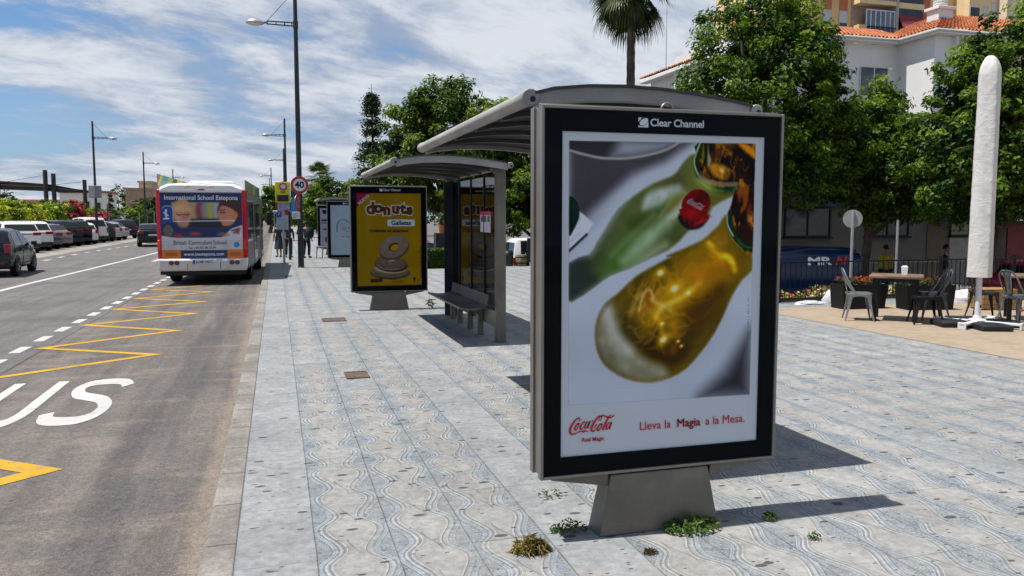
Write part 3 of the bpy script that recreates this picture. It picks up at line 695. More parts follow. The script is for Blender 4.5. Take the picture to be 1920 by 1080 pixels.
def poster_panel(loc, label, group=None, mesh_from=None):
    t = thing('poster_panel', label, 'poster panel', loc, 0, group)
    if mesh_from:
        for ch in mesh_from: c = ch.copy(); COL.objects.link(c); c.parent = t
        return t
    W2, Z0, Z1 = 0.705, 0.345, 2.285
    pd = MB()
    pd.add([(-0.37, 0.0, 0), (0.35, 0.0, 0), (0.35, 0.17, 0), (-0.37, 0.17, 0), (-0.30, 0.015, 0.335), (0.285, 0.015, 0.335), (0.285, 0.155, 0.335), (-0.30, 0.155, 0.335)],
           [(0,3,2,1),(4,5,6,7),(0,1,5,4),(1,2,6,5),(2,3,7,6),(3,0,4,7)])
    pd.build('pedestal', STEEL, t, bevel=0.006)
    for sx in (-1, 1):
        br = MB(); br.prism([(sx*0.30, 0.268), (sx*0.31, 0.338), (sx*0.64, 0.338), (sx*0.635, 0.328)], 0.03, 0.14, 'y'); br.build('bracket', STEEL, t, bevel=0.004)
    h = MB()
    h.box(-W2+0.012, W2-0.012, 0.052, 0.135, Z0+0.01, Z1-0.01)
    for y0, y1 in ((0.0, 0.05), (0.137, 0.187)):
        h.box(-W2, -W2+0.016, y0, y1, Z0, Z1); h.box(W2-0.016, W2, y0, y1, Z0, Z1)
        h.box(-W2+0.016, W2-0.016, y0, y1, Z0, Z0+0.016); h.box(-W2+0.016, W2-0.016, y0, y1, Z1-0.016, Z1)
    h.box(-W2+0.006, W2-0.006, 0.055, 0.07, Z1-0.008, Z1+0.012)
    h.build('housing', STEELD, t, bevel=0.003)
    hk = MB(); hk.tube([(0.02+0.035*math.cos(a), 0.06, Z1+0.004+0.036*math.sin(a)) for a in np.linspace(0, math.pi, 9)], 0.006, 6)
    hk.build('lifting_eye', STEELD, t)
    bk = MB(); bk.box(-W2+0.016, W2-0.016, 0.16, 0.17, Z0+0.016, Z1-0.016); bk.build('back_sheet', BLACKG, t, smooth=False)
    bf = MB(); a, b, c, d = -0.59, 0.595, 0.455, 2.157
    bf.box(-W2+0.017, a, 0.012, 0.04, Z0+0.017, Z1-0.017); bf.box(b, W2-0.017, 0.012, 0.04, Z0+0.017, Z1-0.017)
    bf.box(a, b, 0.012, 0.04, Z0+0.017, c); bf.box(a, b, 0.012, 0.04, d, Z1-0.017)
    bf.build('border', BLACKG, t, smooth=False)
    gl = MB(); gl.quad((-W2+0.017, 0.006, Z0+0.017), (W2-0.017, 0.006, Z0+0.017), (W2-0.017, 0.006, Z1-0.017), (-W2+0.017, 0.006, Z1-0.017))
    gl.build('glass_pane', PANE, t, smooth=False, fix=False)
    operator_logo(t, (0.005, 0.010, 2.212), 0.048)
    return t
PTL = (-0.592, 0.022, 2.159)          # poster top-left in the panel
PW, PH = 1.189, 1.706
UV = {
'pic':[(0.035,0.029),(0.953,0.022),(0.956,0.843),(0.038,0.837)],
'darkTL':[(0.031,0.024),(0.636,0.018),(0.633,0.022),(0.495,0.084),(0.332,0.126),(0.249,0.171),(0.142,0.234),(0.037,0.312)],
'shadeL':[(0.035,0.203),(0.216,0.135),(0.345,0.12),(0.218,0.2),(0.162,0.258),(0.037,0.34)],
'rim':[(0.035,0.058),(0.126,0.072),(0.202,0.079),(0.331,0.076),(0.481,0.053),(0.566,0.024)],
'plate':[(0.035,0.025),(0.035,0.058),(0.126,0.071),(0.202,0.077),(0.331,0.075),(0.481,0.052),(0.566,0.022)],
'platelight':[(0.278,0.019),(0.234,0.073),(0.331,0.074),(0.48,0.051),(0.566,0.022)],
'egreen':[(0.035,0.201),(0.066,0.206),(0.082,0.226),(0.083,0.259),(0.064,0.287),(0.037,0.312)],
'napkin':[(0.082,0.238),(0.105,0.25),(0.15,0.276),(0.12,0.311),(0.038,0.358),(0.037,0.316),(0.068,0.287)],
'naped':[(0.12,0.31),(0.038,0.36)],
'green':[(0.645,0.06),(0.595,0.077),(0.562,0.107),(0.529,0.129),(0.437,0.153),(0.347,0.19),(0.27,0.232),(0.22,0.282),(0.17,0.335),(0.133,0.374),(0.038,0.399),(0.036,0.508),(0.076,0.504),(0.122,0.487),(0.174,0.462),(0.234,0.436),(0.327,0.415),(0.422,0.386),(0.51,0.362),(0.576,0.329),(0.616,0.3),(0.703,0.269),(0.736,0.226),(0.804,0.2),(0.849,0.184),(0.858,0.156),(0.664,0.135)],
'greendark':[(0.034,0.398),(0.126,0.376),(0.134,0.423),(0.174,0.436),(0.174,0.462),(0.122,0.487),(0.036,0.508)],
'gw1':[(0.399,0.197),(0.438,0.176),(0.517,0.162),(0.57,0.155),(0.581,0.178),(0.532,0.195),(0.466,0.221),(0.387,0.235)],
'gw2':[(0.507,0.262),(0.533,0.237),(0.586,0.203),(0.574,0.245),(0.534,0.262)],
'gst':[(0.599,0.194),(0.533,0.25),(0.442,0.309),(0.365,0.359),(0.3,0.393)],
'gdk':[(0.31,0.273),(0.401,0.247),(0.506,0.229),(0.468,0.271),(0.363,0.305)],
'gdk2':[(0.443,0.338),(0.508,0.287),(0.574,0.27),(0.562,0.312),(0.51,0.346)],
'bot1':[(0.66,0.022),(0.648,0.055),(0.632,0.085),(0.647,0.126),(0.686,0.159),(0.748,0.177),(0.824,0.178),(0.862,0.165),(0.959,0.138),(0.953,0.016)],
'b1rim':[(0.667,0.022),(0.648,0.055),(0.637,0.085),(0.654,0.118),(0.685,0.147)],
'b1rim2':[(0.658,0.139),(0.706,0.163),(0.762,0.173),(0.824,0.174),(0.858,0.163)],
'b1rimB':[(0.671,0.132),(0.719,0.146),(0.788,0.153),(0.858,0.152)],
'b1amb':[(0.717,0.096),(0.758,0.086),(0.821,0.106),(0.815,0.136),(0.781,0.141),(0.732,0.121)],
'b1or':[(0.859,0.023),(0.908,0.024),(0.951,0.044),(0.952,0.069),(0.902,0.049)],
'b1hl':[(0.705,0.029),(0.713,0.058),(0.724,0.079),(0.707,0.1)],
'b1hl2':[(0.681,0.025),(0.689,0.067),(0.676,0.097)],
'bot2':[(0.857,0.165),(0.833,0.216),(0.812,0.251),(0.813,0.281),(0.837,0.319),(0.895,0.357),(0.952,0.369),(0.95,0.142)],
'b2rim':[(0.824,0.251),(0.828,0.285),(0.858,0.319),(0.901,0.349),(0.951,0.359)],
'b2or':[(0.9,0.156),(0.942,0.164),(0.946,0.241),(0.925,0.25),(0.895,0.216)],
'cap':[(0.653,0.227)],
'capsk':[(0.566,0.232),(0.57,0.249),(0.584,0.253),(0.595,0.274),(0.608,0.259),(0.622,0.286),(0.632,0.267),(0.649,0.287),(0.659,0.265),(0.683,0.269),(0.709,0.248),(0.729,0.209),(0.653,0.227)],
'capsh':[(0.564,0.249),(0.575,0.278),(0.609,0.295),(0.65,0.297),(0.69,0.286),(0.723,0.252),(0.669,0.252)],
'capgl':[(0.628,0.259),(0.655,0.248),(0.696,0.248),(0.712,0.231),(0.729,0.209),(0.723,0.243),(0.683,0.267),(0.642,0.267)],
'yel':[(0.806,0.251),(0.773,0.281),(0.739,0.303),(0.692,0.33),(0.604,0.356),(0.511,0.38),(0.532,0.382),(0.423,0.419),(0.355,0.445),(0.275,0.492),(0.209,0.526),(0.173,0.573),(0.164,0.62),(0.176,0.673),(0.213,0.717),(0.275,0.749),(0.357,0.773),(0.447,0.78),(0.538,0.768),(0.615,0.743),(0.691,0.691),(0.761,0.629),(0.809,0.567),(0.85,0.509),(0.899,0.46),(0.951,0.43),(0.949,0.379),(0.952,0.37),(0.895,0.357),(0.837,0.319)],
'cresc':[(0.242,0.518),(0.196,0.543),(0.173,0.573),(0.164,0.62),(0.176,0.673),(0.213,0.717),(0.275,0.749),(0.357,0.773),(0.447,0.78),(0.524,0.768),(0.502,0.732),(0.432,0.712),(0.376,0.685),(0.334,0.658),(0.285,0.627),(0.261,0.587)],
'creshl':[(0.223,0.552),(0.244,0.596),(0.272,0.635),(0.321,0.675)],
'ydark1':[(0.278,0.587),(0.318,0.57),(0.387,0.606),(0.375,0.65),(0.32,0.649),(0.279,0.622)],
'ydark2':[(0.601,0.551),(0.671,0.512),(0.798,0.468),(0.815,0.526),(0.746,0.602),(0.639,0.627),(0.588,0.591)],
'ydark3':[(0.375,0.65),(0.57,0.662),(0.641,0.672),(0.572,0.724),(0.488,0.727),(0.403,0.694)],
'yor':[(0.633,0.446),(0.688,0.406),(0.759,0.388),(0.868,0.406),(0.869,0.442),(0.776,0.45),(0.669,0.477)],
'ybr':[(0.723,0.379),(0.773,0.397),(0.817,0.406),(0.876,0.428),(0.855,0.446)],
'yst1':[(0.462,0.572),(0.489,0.542),(0.551,0.524),(0.606,0.503),(0.676,0.468)],
'yst2':[(0.331,0.562),(0.371,0.506),(0.419,0.51),(0.454,0.524),(0.531,0.553)],
'yst3':[(0.486,0.66),(0.491,0.625),(0.483,0.594),(0.469,0.572)],
'yst4':[(0.549,0.688),(0.569,0.653),(0.554,0.617)],
'sp':[(0.55,0.483),(0.499,0.645),(0.62,0.498),(0.573,0.653),(0.478,0.432),(0.49,0.594),(0.591,0.669)],
'dkBR':[(0.947,0.632),(0.824,0.761),(0.69,0.839),(0.957,0.845)],
'vtxt':[(0.935,0.521),(0.941,0.65)],
'logo':[(0.043,0.875),(0.265,0.936),(0.097,0.938),(0.203,0.951),(0.38,0.899),(0.946,0.945),(0.565,0.899),(0.707,0.935)],
}
def bottle_poster():
    I = Ink(PW, PH, 310, 440, (184, 188, 194))
    u, v = I.u, I.v; A = I.asp
    pic = UV['pic']; pm = I.poly(pic, 0.002)
    base = I.c.copy()
    # photograph: pale cloth with soft folds
    n = fbm(u*3, v*A*3, 5, 4)
    I.c[:] = np.array([178, 182, 192]) * (0.94+0.12*n)[..., None]
    I.over(np.clip((v-0.45)*1.6, 0, 1)*0.35, (160, 167, 182))
    I.over(I.poly(UV['shadeL'], 0.07)*0.6, (118, 118, 128))
    I.over(I.poly(UV['darkTL'], 0.035), np.stack([60+26*n, 58+24*n, 62+24*n], -1))
    I.over(I.poly(UV['plate'], 0.004), (58, 57, 62)); I.over(I.poly(UV['platelight'], 0.045)*I.poly(UV['plate'], 0.004), (150, 153, 160))
    I.over(I.line(UV['rim'], 0.012, 0.005, 4), (158, 156, 152)); I.over(I.line([(p[0], p[1]+0.006) for p in UV['rim']], 0.006, 0.004, 4)*0.8, (84, 80, 80))
    # napkin and dark green dish
    I.over(I.poly(UV['napkin'], 0.004), (196, 197, 203)); I.over(I.line(UV['naped'], 0.012, 0.003), (60, 58, 62))
    I.over(I.line([(p[0]-0.035, p[1]-0.004) for p in UV['naped']], 0.006, 0.006)*0.5, (150, 150, 158))
    I.over(I.poly(UV['egreen'], 0.004, 3), (16, 34, 30)); I.over(I.ell(0.065, 0.23, 0.02, 0.05, 0, 0.02)*0.35, (52, 84, 70))
    # green bottle's shadow with light focused inside it
    sw = fbm(u*4+1.5*n, v*A*4, 21, 4); sx_ = fbm(u*7+v*6, v*A*3-u*5, 31, 4)
    g = np.minimum(I.poly(UV['green'], 0.010, 2), np.clip((I.poly(UV['green'], 0.035, 2)+np.clip((u-0.28)*4, 0, 1)), 0, 1))
    along = np.clip((u-0.08)/0.6, 0, 1)
    cg = np.stack([70+44*along, 82+34*along, 58+6*along], -1)*(0.72+0.56*sw)[..., None]; I.over(g, cg)
    I.over(g*I.poly([(0.15, 0.47), (0.25, 0.34), (0.40, 0.24), (0.52, 0.18), (0.56, 0.22), (0.44, 0.33), (0.30, 0.43)], 0.05, 3)*0.75, (82, 112, 54))
    I.over(g*I.poly(UV['gdk'], 0.035, 2)*0.7, (58, 70, 30)); I.over(g*I.poly(UV['gdk2'], 0.04, 2)*0.75, (60, 78, 36))
    I.over(g*I.poly([(0.33, 0.36), (0.42, 0.28), (0.52, 0.22), (0.58, 0.21), (0.52, 0.29), (0.42, 0.36)], 0.05, 3)*np.clip(0.25+1.9*(sx_-0.3), 0, 1)*0.9, (176, 188, 168))
    I.over(g*I.poly(UV['gw1'], 0.022, 3)*np.clip(0.55+2.0*(sx_-0.35), 0, 1), (198, 202, 206)); I.over(g*I.poly(UV['gw2'], 0.014, 3)*0.9, (196, 200, 204))
    I.over(g*I.line(UV['gst'], 0.045, 0.030, 5)*0.7, (158, 178, 144)); I.over(g*I.line([(0.30, 0.44), (0.40, 0.385), (0.50, 0.345)], 0.035, 0.03, 4)*0.6, (180, 192, 168))
    I.over(g*I.line([(0.24, 0.375), (0.33, 0.315), (0.44, 0.25)], 0.018, 0.02, 4)*0.35, (150, 168, 128))
    I.over(g*I.ell(0.545, 0.215, 0.055, 0.018, -0.75, 0.02)*0.75, (126, 104, 50)); I.over(g*I.line([(0.47, 0.255), (0.55, 0.185), (0.60, 0.185), (0.60, 0.235)], 0.012, 0.012, 4)*0.5, (150, 160, 96))
    I.over(g*np.clip((u-0.60)*6, 0, 1)*np.clip((0.26-v)*8, 0, 1)*0.8, (92, 86, 30)); I.over(g*I.poly(UV['greendark'], 0.03, 2)*0.9, (54, 60, 56)); I.over(g*np.clip((0.14-u)*9, 0, 1)*0.8, (58, 62, 60))
    I.over(g*I.ell(0.70, 0.30, 0.10, 0.03, -0.35, 0.04)*0.7, (64, 62, 48))
    # amber bottle's shadow: olive rim, golden light folded through the middle
    yl = I.poly(UV['yel'], 0.011, 2); X, Yv = u, v*A
    q1 = fbm(X*3.2, Yv*3.2, 41, 4); q2_ = fbm(X*3.2+5.2, Yv*3.2+1.3, 45, 4); wx = X*3.0+1.9*q1; wy = Yv*3.0+1.9*q2_
    w1 = fbm(wx*1.3, wy*1.3, 51, 4); w2 = fbm(wx*2.4+2, wy*2.4, 55, 4); rd = 1-np.abs(2*fbm(wx*1.7, wy*1.7+4, 61, 3)-1); rd2 = 1-np.abs(2*fbm(wx*3.0+9, wy*3.0, 67, 3)-1)
    I.over(yl, np.stack([84+60*(w1-0.45)*2, 68+48*(w1-0.45)*2, 16+12*w1], -1))
    core = I.poly([(0.36, 0.60), (0.36, 0.50), (0.50, 0.42), (0.66, 0.35), (0.80, 0.33), (0.84, 0.40), (0.72, 0.52), (0.58, 0.64), (0.46, 0.68)], 0.09, 3)
    I.over(yl*core*np.clip((w1-0.36)*3.4, 0, 1)*0.75, (150, 110, 16)); I.over(yl*core*np.clip((w2-0.50)*4.5, 0, 1)*0.6, (186, 138, 22))
    I.over(yl*I.poly(UV['ydark2'], 0.04, 3)*0.78, (70, 48, 12)); I.over(yl*I.poly(UV['ydark3'], 0.035, 3)*0.8, (62, 44, 10)); I.over(yl*I.poly(UV['ydark1'], 0.04, 3)*0.8, (66, 58, 30))
    I.over(yl*I.line([(0.79, 0.54), (0.72, 0.66), (0.62, 0.75), (0.52, 0.785)], 0.06, 0.04, 4)*0.6, (98, 82, 16)); I.over(yl*I.line([(0.28, 0.47), (0.42, 0.415), (0.58, 0.36), (0.72, 0.30)], 0.045, 0.03, 4)*0.65, (78, 74, 22)); I.over(yl*I.line([(0.84, 0.36), (0.88, 0.42), (0.86, 0.48)], 0.08, 0.04, 3)*0.6, (98, 80, 18))
    I.over(yl*I.poly(UV['yor'], 0.04, 3)*np.clip(0.35+1.8*(w2-0.3), 0, 1), (206, 112, 14)); I.over(yl*I.poly(UV['ybr'], 0.02, 3)*np.clip(2.6*(w2-0.30), 0, 1), (236, 176, 34))
    I.over(yl*I.line([(0.72, 0.345), (0.77, 0.375), (0.83, 0.39), (0.865, 0.43)], 0.03, 0.014, 4)*np.clip(3*(rd2-0.45), 0, 1), (244, 196, 50))
    ve = np.clip((rd-0.80)*5, 0, 1)**1.4; ve2 = np.clip((rd2-0.84)*6, 0, 1)**1.3
    left = I.ell(0.43, 0.54, 0.17, 0.16, -0.6, 0.12)
    I.over(yl*core*ve*0.3, (206, 158, 44)); I.over(yl*left*ve2*0.4, (198, 160, 84)); I.over(yl*core*(1-left)*ve2*0.3, (232, 176, 40))
    for k, wd, cl_, o_ in [('yst1', 0.026, (238, 200, 84), 0.8), ('yst2', 0.014, (224, 196, 120), 0.75), ('yst3', 0.024, (226, 172, 26), 0.8), ('yst4', 0.026, (176, 98, 16), 0.6)]:
        I.over(yl*I.line([(p[0]+0.0, p[1]) for p in UV[k]], wd, 0.018, 6)*o_*np.clip(0.35+1.6*(w2-0.25), 0, 1), cl_)
    I.over(yl*I.ell(0.415, 0.505, 0.013, 0.020, 0.3, 0.012)*0.8, (150, 78, 26)); I.over(yl*I.line([(0.385, 0.555), (0.41, 0.54), (0.44, 0.53)], 0.014, 0.012, 3)*0.7, (168, 96, 34)); I.over(yl*I.line([(0.375, 0.55), (0.395, 0.50), (0.425, 0.485), (0.445, 0.51)], 0.010, 0.010, 4)*0.8, (222, 190, 120))
    for k, (sxp, syp) in enumerate(UV['sp']):
        rs = [0.024, 0.020, 0.016, 0.007, 0.020, 0.010, 0.007][k]
        I.over(yl*I.ell(sxp, syp, rs*1.7, rs*1.2, -0.5, rs)*0.5, (236, 186, 40)); I.over(yl*I.ell(sxp, syp, rs*0.7, rs*0.55, -0.5, rs*0.5), (250, 236, 176))
    cr = I.poly(UV['cresc'], 0.035, 3)*yl; cn = fbm(u*9, v*A*9, 95, 4)
    I.over(cr*0.96, np.stack([134+90*(cn-0.45), 131+90*(cn-0.45), 112+84*(cn-0.45)], -1)); I.over(yl*I.line([(0.285, 0.52), (0.27, 0.58), (0.29, 0.66), (0.36, 0.73), (0.46, 0.765)], 0.03, 0.025, 4)*0.4, (104, 102, 78)); I.over(yl*I.line(UV['creshl'], 0.04, 0.035, 4)*0.75, (188, 190, 190))
    edge = yl-I.poly([(0.47+(p[0]-0.47)*0.955, 0.56+(p[1]-0.56)*0.965) for p in UV['yel']], 0.02, 2)
    I.over(np.clip(edge, 0, 1)*0.35*yl, (84, 80, 44))
    # the pale gap and the second and first bottles standing at top right
    b2 = I.poly(UV['bot2'], 0.003, 2); q = fbm(u*12+v*4, v*A*4, 71, 4); q2 = fbm(u*15+2*q, v*A*5+2*q, 81, 4)
    I.over(b2, np.stack([34+70*np.clip(q-0.42, 0, 1), 18+34*np.clip(q-0.42, 0, 1), 8+0*q], -1)); I.over(b2*I.poly(UV['b2or'], 0.02, 2)*np.clip(2.4*(q-0.28), 0, 1), (176, 84, 18))
    I.over(b2*np.clip((q2-0.56)*9, 0, 1)*0.6, (196, 112, 26)); q4 = fbm(u*26+3*q, v*A*9+3*q, 181, 4); I.over(b2*np.clip((q4-0.6)*10, 0, 1)*0.7, (226, 150, 60)); I.over(b2*np.clip((0.40-q4)*8, 0, 1)*0.6, (12, 8, 5)); I.over(b2*I.line(UV['b2rim'], 0.036, 0.014, 4)*0.9, (16, 44, 26)); I.over(b2*I.line(UV['b2rim'], 0.010, 0.006, 4)*np.clip(2.4*q-0.9, 0, 1), (58, 112, 70))
    I.over(b2*I.line([(p[0]-0.012, p[1]-0.002) for p in UV['b2rim']][:3], 0.008, 0.004, 3)*0.8, (196, 214, 198))
    b1 = I.poly(UV['bot1'], 0.003, 2)
    q3 = fbm(u*16+5*q, v*A*13+4*q2, 171, 4); I.over(b1, np.stack([22+70*np.clip(q2-0.42, 0, 1), 14+40*np.clip(q2-0.42, 0, 1), 5+0*q], -1)); I.over(b1*np.clip((q3-0.60)*10, 0, 1)*0.7, (206, 140, 48)); I.over(b1*np.clip((0.38-q3)*8, 0, 1)*0.7, (10, 8, 5)); I.over(b1*np.clip((q-0.52)*6, 0, 1)*0.5, (150, 96, 20))
    I.over(b1*I.poly(UV['b1amb'], 0.012, 3)*np.clip(0.25+2.2*(q2-0.3), 0, 1), (220, 152, 46)); I.over(b1*I.poly(UV['b1or'], 0.012, 3), (206, 134, 26))
    I.over(b1*I.ell(0.80, 0.02, 0.05, 0.03, 0, 0.03)*0.7, (130, 92, 18)); I.over(b1*I.ell(0.78, 0.11, 0.012, 0.009, 0.5, 0.008), (238, 196, 120)); I.over(b1*I.line([(0.74, 0.125), (0.78, 0.10), (0.84, 0.115), (0.85, 0.14)], 0.014, 0.010, 4)*np.clip(2.5*(q3-0.3), 0, 1), (232, 176, 84))
    I.over(b1*I.line(UV['b1rim'], 0.032, 0.014, 4)*0.9, (22, 46, 26)); I.over(b1*I.line(UV['b1rim'], 0.008, 0.004, 4), (150, 188, 142))
    I.over(I.line(UV['b1rim2'], 0.034, 0.010, 4)*I.poly(UV['bot1'], 0.02, 2)*0.9, (20, 60, 32)); I.over(I.line(UV['b1rim2'], 0.010, 0.004, 4)*np.clip(2.4*q2-0.7, 0, 1), (80, 136, 84))
    I.over(b1*I.line(UV['b1rimB'], 0.022, 0.006, 4)*0.85, (140, 118, 96)); I.over(b1*I.poly(UV['b1hl'], 0.008, 2)*0.8, (168, 186, 160)); I.over(b1*I.poly(UV['b1hl2'], 0.008, 2)*0.7, (138, 148, 50))
    I.over(I.ell(0.70, 0.155, 0.05, 0.02, 0.5, 0.02)*g*0.7, (176, 182, 92))
    # crown cap
    cx_, cy_ = UV['cap'][0]
    I.over(I.poly(UV['capsh'], 0.008, 2)*0.92, (28, 20, 20)); I.over(I.poly(UV['capsk'], 0.003), (128, 10, 20))
    for k in range(5):
        x0 = 0.598+0.022*k; I.over(I.poly(UV['capsk'], 0.003)*I.line([(x0, 0.262), (x0+0.006, 0.283)], 0.006, 0.003)*0.8, (70, 6, 12))
    cp = I.ell(cx_-0.002, cy_-0.010, 0.076, 0.064, -0.55, 0.003); I.over(cp, (118, 8, 20)); I.over(cp*I.ell(cx_+0.03, cy_-0.03, 0.05, 0.035, -0.5, 0.03)*0.8, (66, 4, 12))
    I.over(cp*I.ell(cx_-0.02, cy_+0.016, 0.05, 0.02, -0.5, 0.02)*0.5, (182, 26, 34)); I.over(I.ell(cx_+0.025, cy_+0.045, 0.045, 0.010, -0.45, 0.008)*0.7, (196, 40, 44))
    # soft dark corner, bottom right; tiny side imprint
    I.over(I.poly(UV['dkBR'], 0.07)*0.95, (50, 48, 54)); I.over(I.line(UV['vtxt'], 0.005, 0.002)*0.6*(hash2(np.floor(u*0), np.floor(v*240), 3) > 0.4), (96, 86, 88))
    pc = I.c; gm = pc.mean(-1, keepdims=True); pc = gm+1.08*(pc-gm); pc = 116+1.16*(pc-116); I.c = np.clip(pc, 4, 250)
    I.over(1-pm, base); ed = I.poly(pic, 0.002)-I.poly([(0.495+(p[0]-0.495)*0.994, 0.43+(p[1]-0.43)*0.996) for p in pic], 0.002); I.over(np.clip(ed, 0, 1)*0.25, (80, 82, 90))
    I.c *= (0.985+0.03*fbm(u*2, v*3, 90, 3))[..., None]
    return I
def poster_creases(u, v): return 0.0035*(fbm(u*2.2, v*2.8, 77, 3)-0.5)

pp = poster_panel((2.0, 3.87, 0), 'large near panel on a steel foot, its poster showing green and amber bottle shadows', 'steel-framed poster panels along the pavement')
common = [c for c in pp.children]
po = bottle_poster().build('poster', pp, PTL, 1.15, curve=poster_creases)
def on_poster(u, v, y=-0.004): return (u*PW, y, -v*PH)
script_logo(po, on_poster(0.153, 0.903), 0.262, REDINK)
text('slogan', 'Lleva la', 0.066, REDINK, po, on_poster(0.383, 0.9215), align='LEFT', sx=0.97)
for d_ in (-0.0011, 0.0, 0.0011): text('slogan', 'Magia', 0.066, REDINK, po, on_poster(0.572+d_, 0.9215, -0.004-abs(d_)), align='LEFT', sx=0.97)
text('slogan', 'a la Mesa.', 0.066, REDINK, po, on_poster(0.722, 0.9215), align='LEFT', sx=0.97)
text('slogan', 'Real Magic', 0.030, REDINK, po, on_poster(0.157, 0.950), bold=0.0004)
cl = script_logo(po, on_poster(0.648, 0.218, -0.006), 0.105, mat('cap_white_ink', (0.42, 0.30, 0.31), 0.6)); cl.rotation_euler = (0, R(28), 0)

# ---------------------------------------------------------------- yellow biscuit poster
def biscuit_poster():
    I = Ink(PW, PH, 120, 172, (150, 118, 12)); u, v = I.u, I.v; A = I.asp
    n = fbm(u*3, v*4, 3, 4); I.c *= (0.92+0.16*n)[..., None]
    I.over(I.poly([(-0.05, -0.05), (0.28, -0.05), (-0.05, 0.20)], 0.004), (150, 22, 62))
    tx = fbm(u*60, v*70, 8, 3)
    def ring(cx, cy, rx, ry, ang, th, col, dk, hole, hcol):
        low = I.ell(cx+0.012, cy+th, rx, ry, ang, 0.012); I.over(low, dk)
        for k in range(5): I.over(I.ell(cx+0.010*k/5, cy+th*(1-k/5), rx, ry, ang, 0.01)*0.5, tuple(a+(b-a)*k/5 for a, b in zip(dk, col)))
        top = I.ell(cx, cy, rx, ry, ang, 0.008); I.over(top, np.stack([(c_*(0.82+0.34*tx)) for c_ in col], -1))
        I.over(top*np.clip(I.ell(cx-rx*0.25, cy-ry*0.2, rx*0.55, ry*0.5, ang, 0.08), 0, 1)*0.3, (168, 152, 142))
        if hole: I.over(I.ell(cx, cy+0.004, rx*0.36, ry*0.36, ang, 0.006), (62, 46, 38)); I.over(I.ell(cx+0.012, cy+0.010, rx*0.28, ry*0.26, ang, 0.005), hcol)
    ring(0.50, 0.855, 0.29, 0.085, 0.03, 0.012, (104, 90, 80), (46, 38, 34), False, 0)
    I.over(I.ell(0.53, 0.835, 0.235, 0.07, 0.03, 0.01), (118, 96, 34)); I.over(I.ell(0.52, 0.815, 0.245, 0.075, 0.04, 0.01), (176, 166, 156))
    ring(0.52, 0.755, 0.245, 0.105, 0.10, 0.022, (104, 88, 76), (38, 30, 28), False, 0); I.over(I.poly([(0.485, 0.722), (0.575, 0.715), (0.575, 0.732), (0.485, 0.738)], 0.006), (176, 168, 160)); I.over(I.line([(0.30, 0.765), (0.36, 0.805), (0.5, 0.825), (0.66, 0.815)], 0.012, 0.008, 3)*0.7, (182, 172, 164))
    ring(0.565, 0.575, 0.235, 0.165, -0.42, 0.020, (132, 112, 100), (60, 48, 44), True, (186, 148, 14))
    I.over(I.poly([(0.20, 0.925), (0.385, 0.915), (0.385, 0.955), (0.20, 0.965)], 0.004), (60, 46, 20))
    I.over(I.line([(0.885, 0.925), (0.885, 0.965)], 0.016, 0.006), (30, 24, 12)); I.over(I.ell(0.885, 0.925, 0.022, 0.018, 0, 0.006), (30, 24, 12)); I.over(I.line([(0.93, 0.97), (0.965, 0.925)], 0.008, 0.005), (60, 46, 14))
    for k in range(14):
        yy_ = 0.58+0.025*k; I.over(I.ell(1.0-0.004*(k % 3), yy_, 0.010+0.006*(k % 2), 0.010, 0, 0.004), (30, 26, 16))
    I.over(I.ell(0.675, 0.065, 0.012, 0.010, 0, 0.006)*0.6, (96, 74, 16)); I.over(I.ell(0.945, 0.635, 0.014, 0.006, 0, 0.004), (40, 32, 14))
    return I
def copies(t, srcs):
    for s_ in srcs: c = s_.copy(); COL.objects.link(c); c.parent = t
p2 = poster_panel((2.0, 14.8, 0), 'panel with the yellow biscuit poster between the two bus shelters', 'steel-framed poster panels along the pavement', common)
po2 = biscuit_poster().build('poster', p2, PTL, 0.90)
BROWN = mat('brown_ink', (0.085, 0.022, 0.014), 0.6, 0, 0.2, 0.05); CREAM = mat('cream_ink', (0.62, 0.55, 0.42), 0.6, 0, 0.2, 0.05); BLK = mat('black_ink', (0.012, 0.011, 0.012), 0.6, 0, 0.2, 0.05)
xs = [0.215, 0.335, 0.465, 0.60, 0.715, 0.82]; zs = [0.168, 0.158, 0.182, 0.168, 0.168, 0.178]; sc_ = [0.30, 0.27, 0.27, 0.27, 0.27, 0.27]
for ch_, ux, vz, s_ in zip('donuts', xs, zs, sc_):
    text('title_outline', ch_, s_, CREAM, po2, on_poster(ux, vz, -0.004), bold=0.032); text('title', ch_, s_, BROWN, po2, on_poster(ux, vz, -0.008), bold=0.014)
pl_ = MB(); pl_.prism([(q[0], q[1]) for q in catmull2([(-0.255,0.0),(-0.245,0.05),(-0.2,0.062),(0.2,0.062),(0.245,0.05),(0.255,0),(0.245,-0.05),(0.2,-0.062),(-0.2,-0.062),(-0.245,-0.05)], 3)], -0.004, -0.001, 'y')
pl_.build('name_plaque', mat('plaque_white', (0.58, 0.62, 0.68), 0.6, 0, 0.2, 0.05), po2, on_poster(0.685, 0.32, 0), smooth=False)
text('lettering', 'Galletas', 0.115, BLK, po2, on_poster(0.685, 0.322, -0.006), bold=0.003)
text('lettering', 'Diviértete en desayunos', 0.077, BLK, po2, on_poster(0.50, 0.405, -0.004), bold=0.002, sx=0.93)
text('lettering', 'Descubre', 0.034, BLK, po2, on_poster(0.55, 0.930, -0.004)); text('lettering', 'nuevas galletas', 0.034, BLK, po2, on_poster(0.62, 0.957, -0.004))
text('lettering', 'NUEVO', 0.072, WHITEINK, po2, on_poster(0.115, 0.072, -0.004), rot=(R(90), R(-41), 0), bold=0.001)

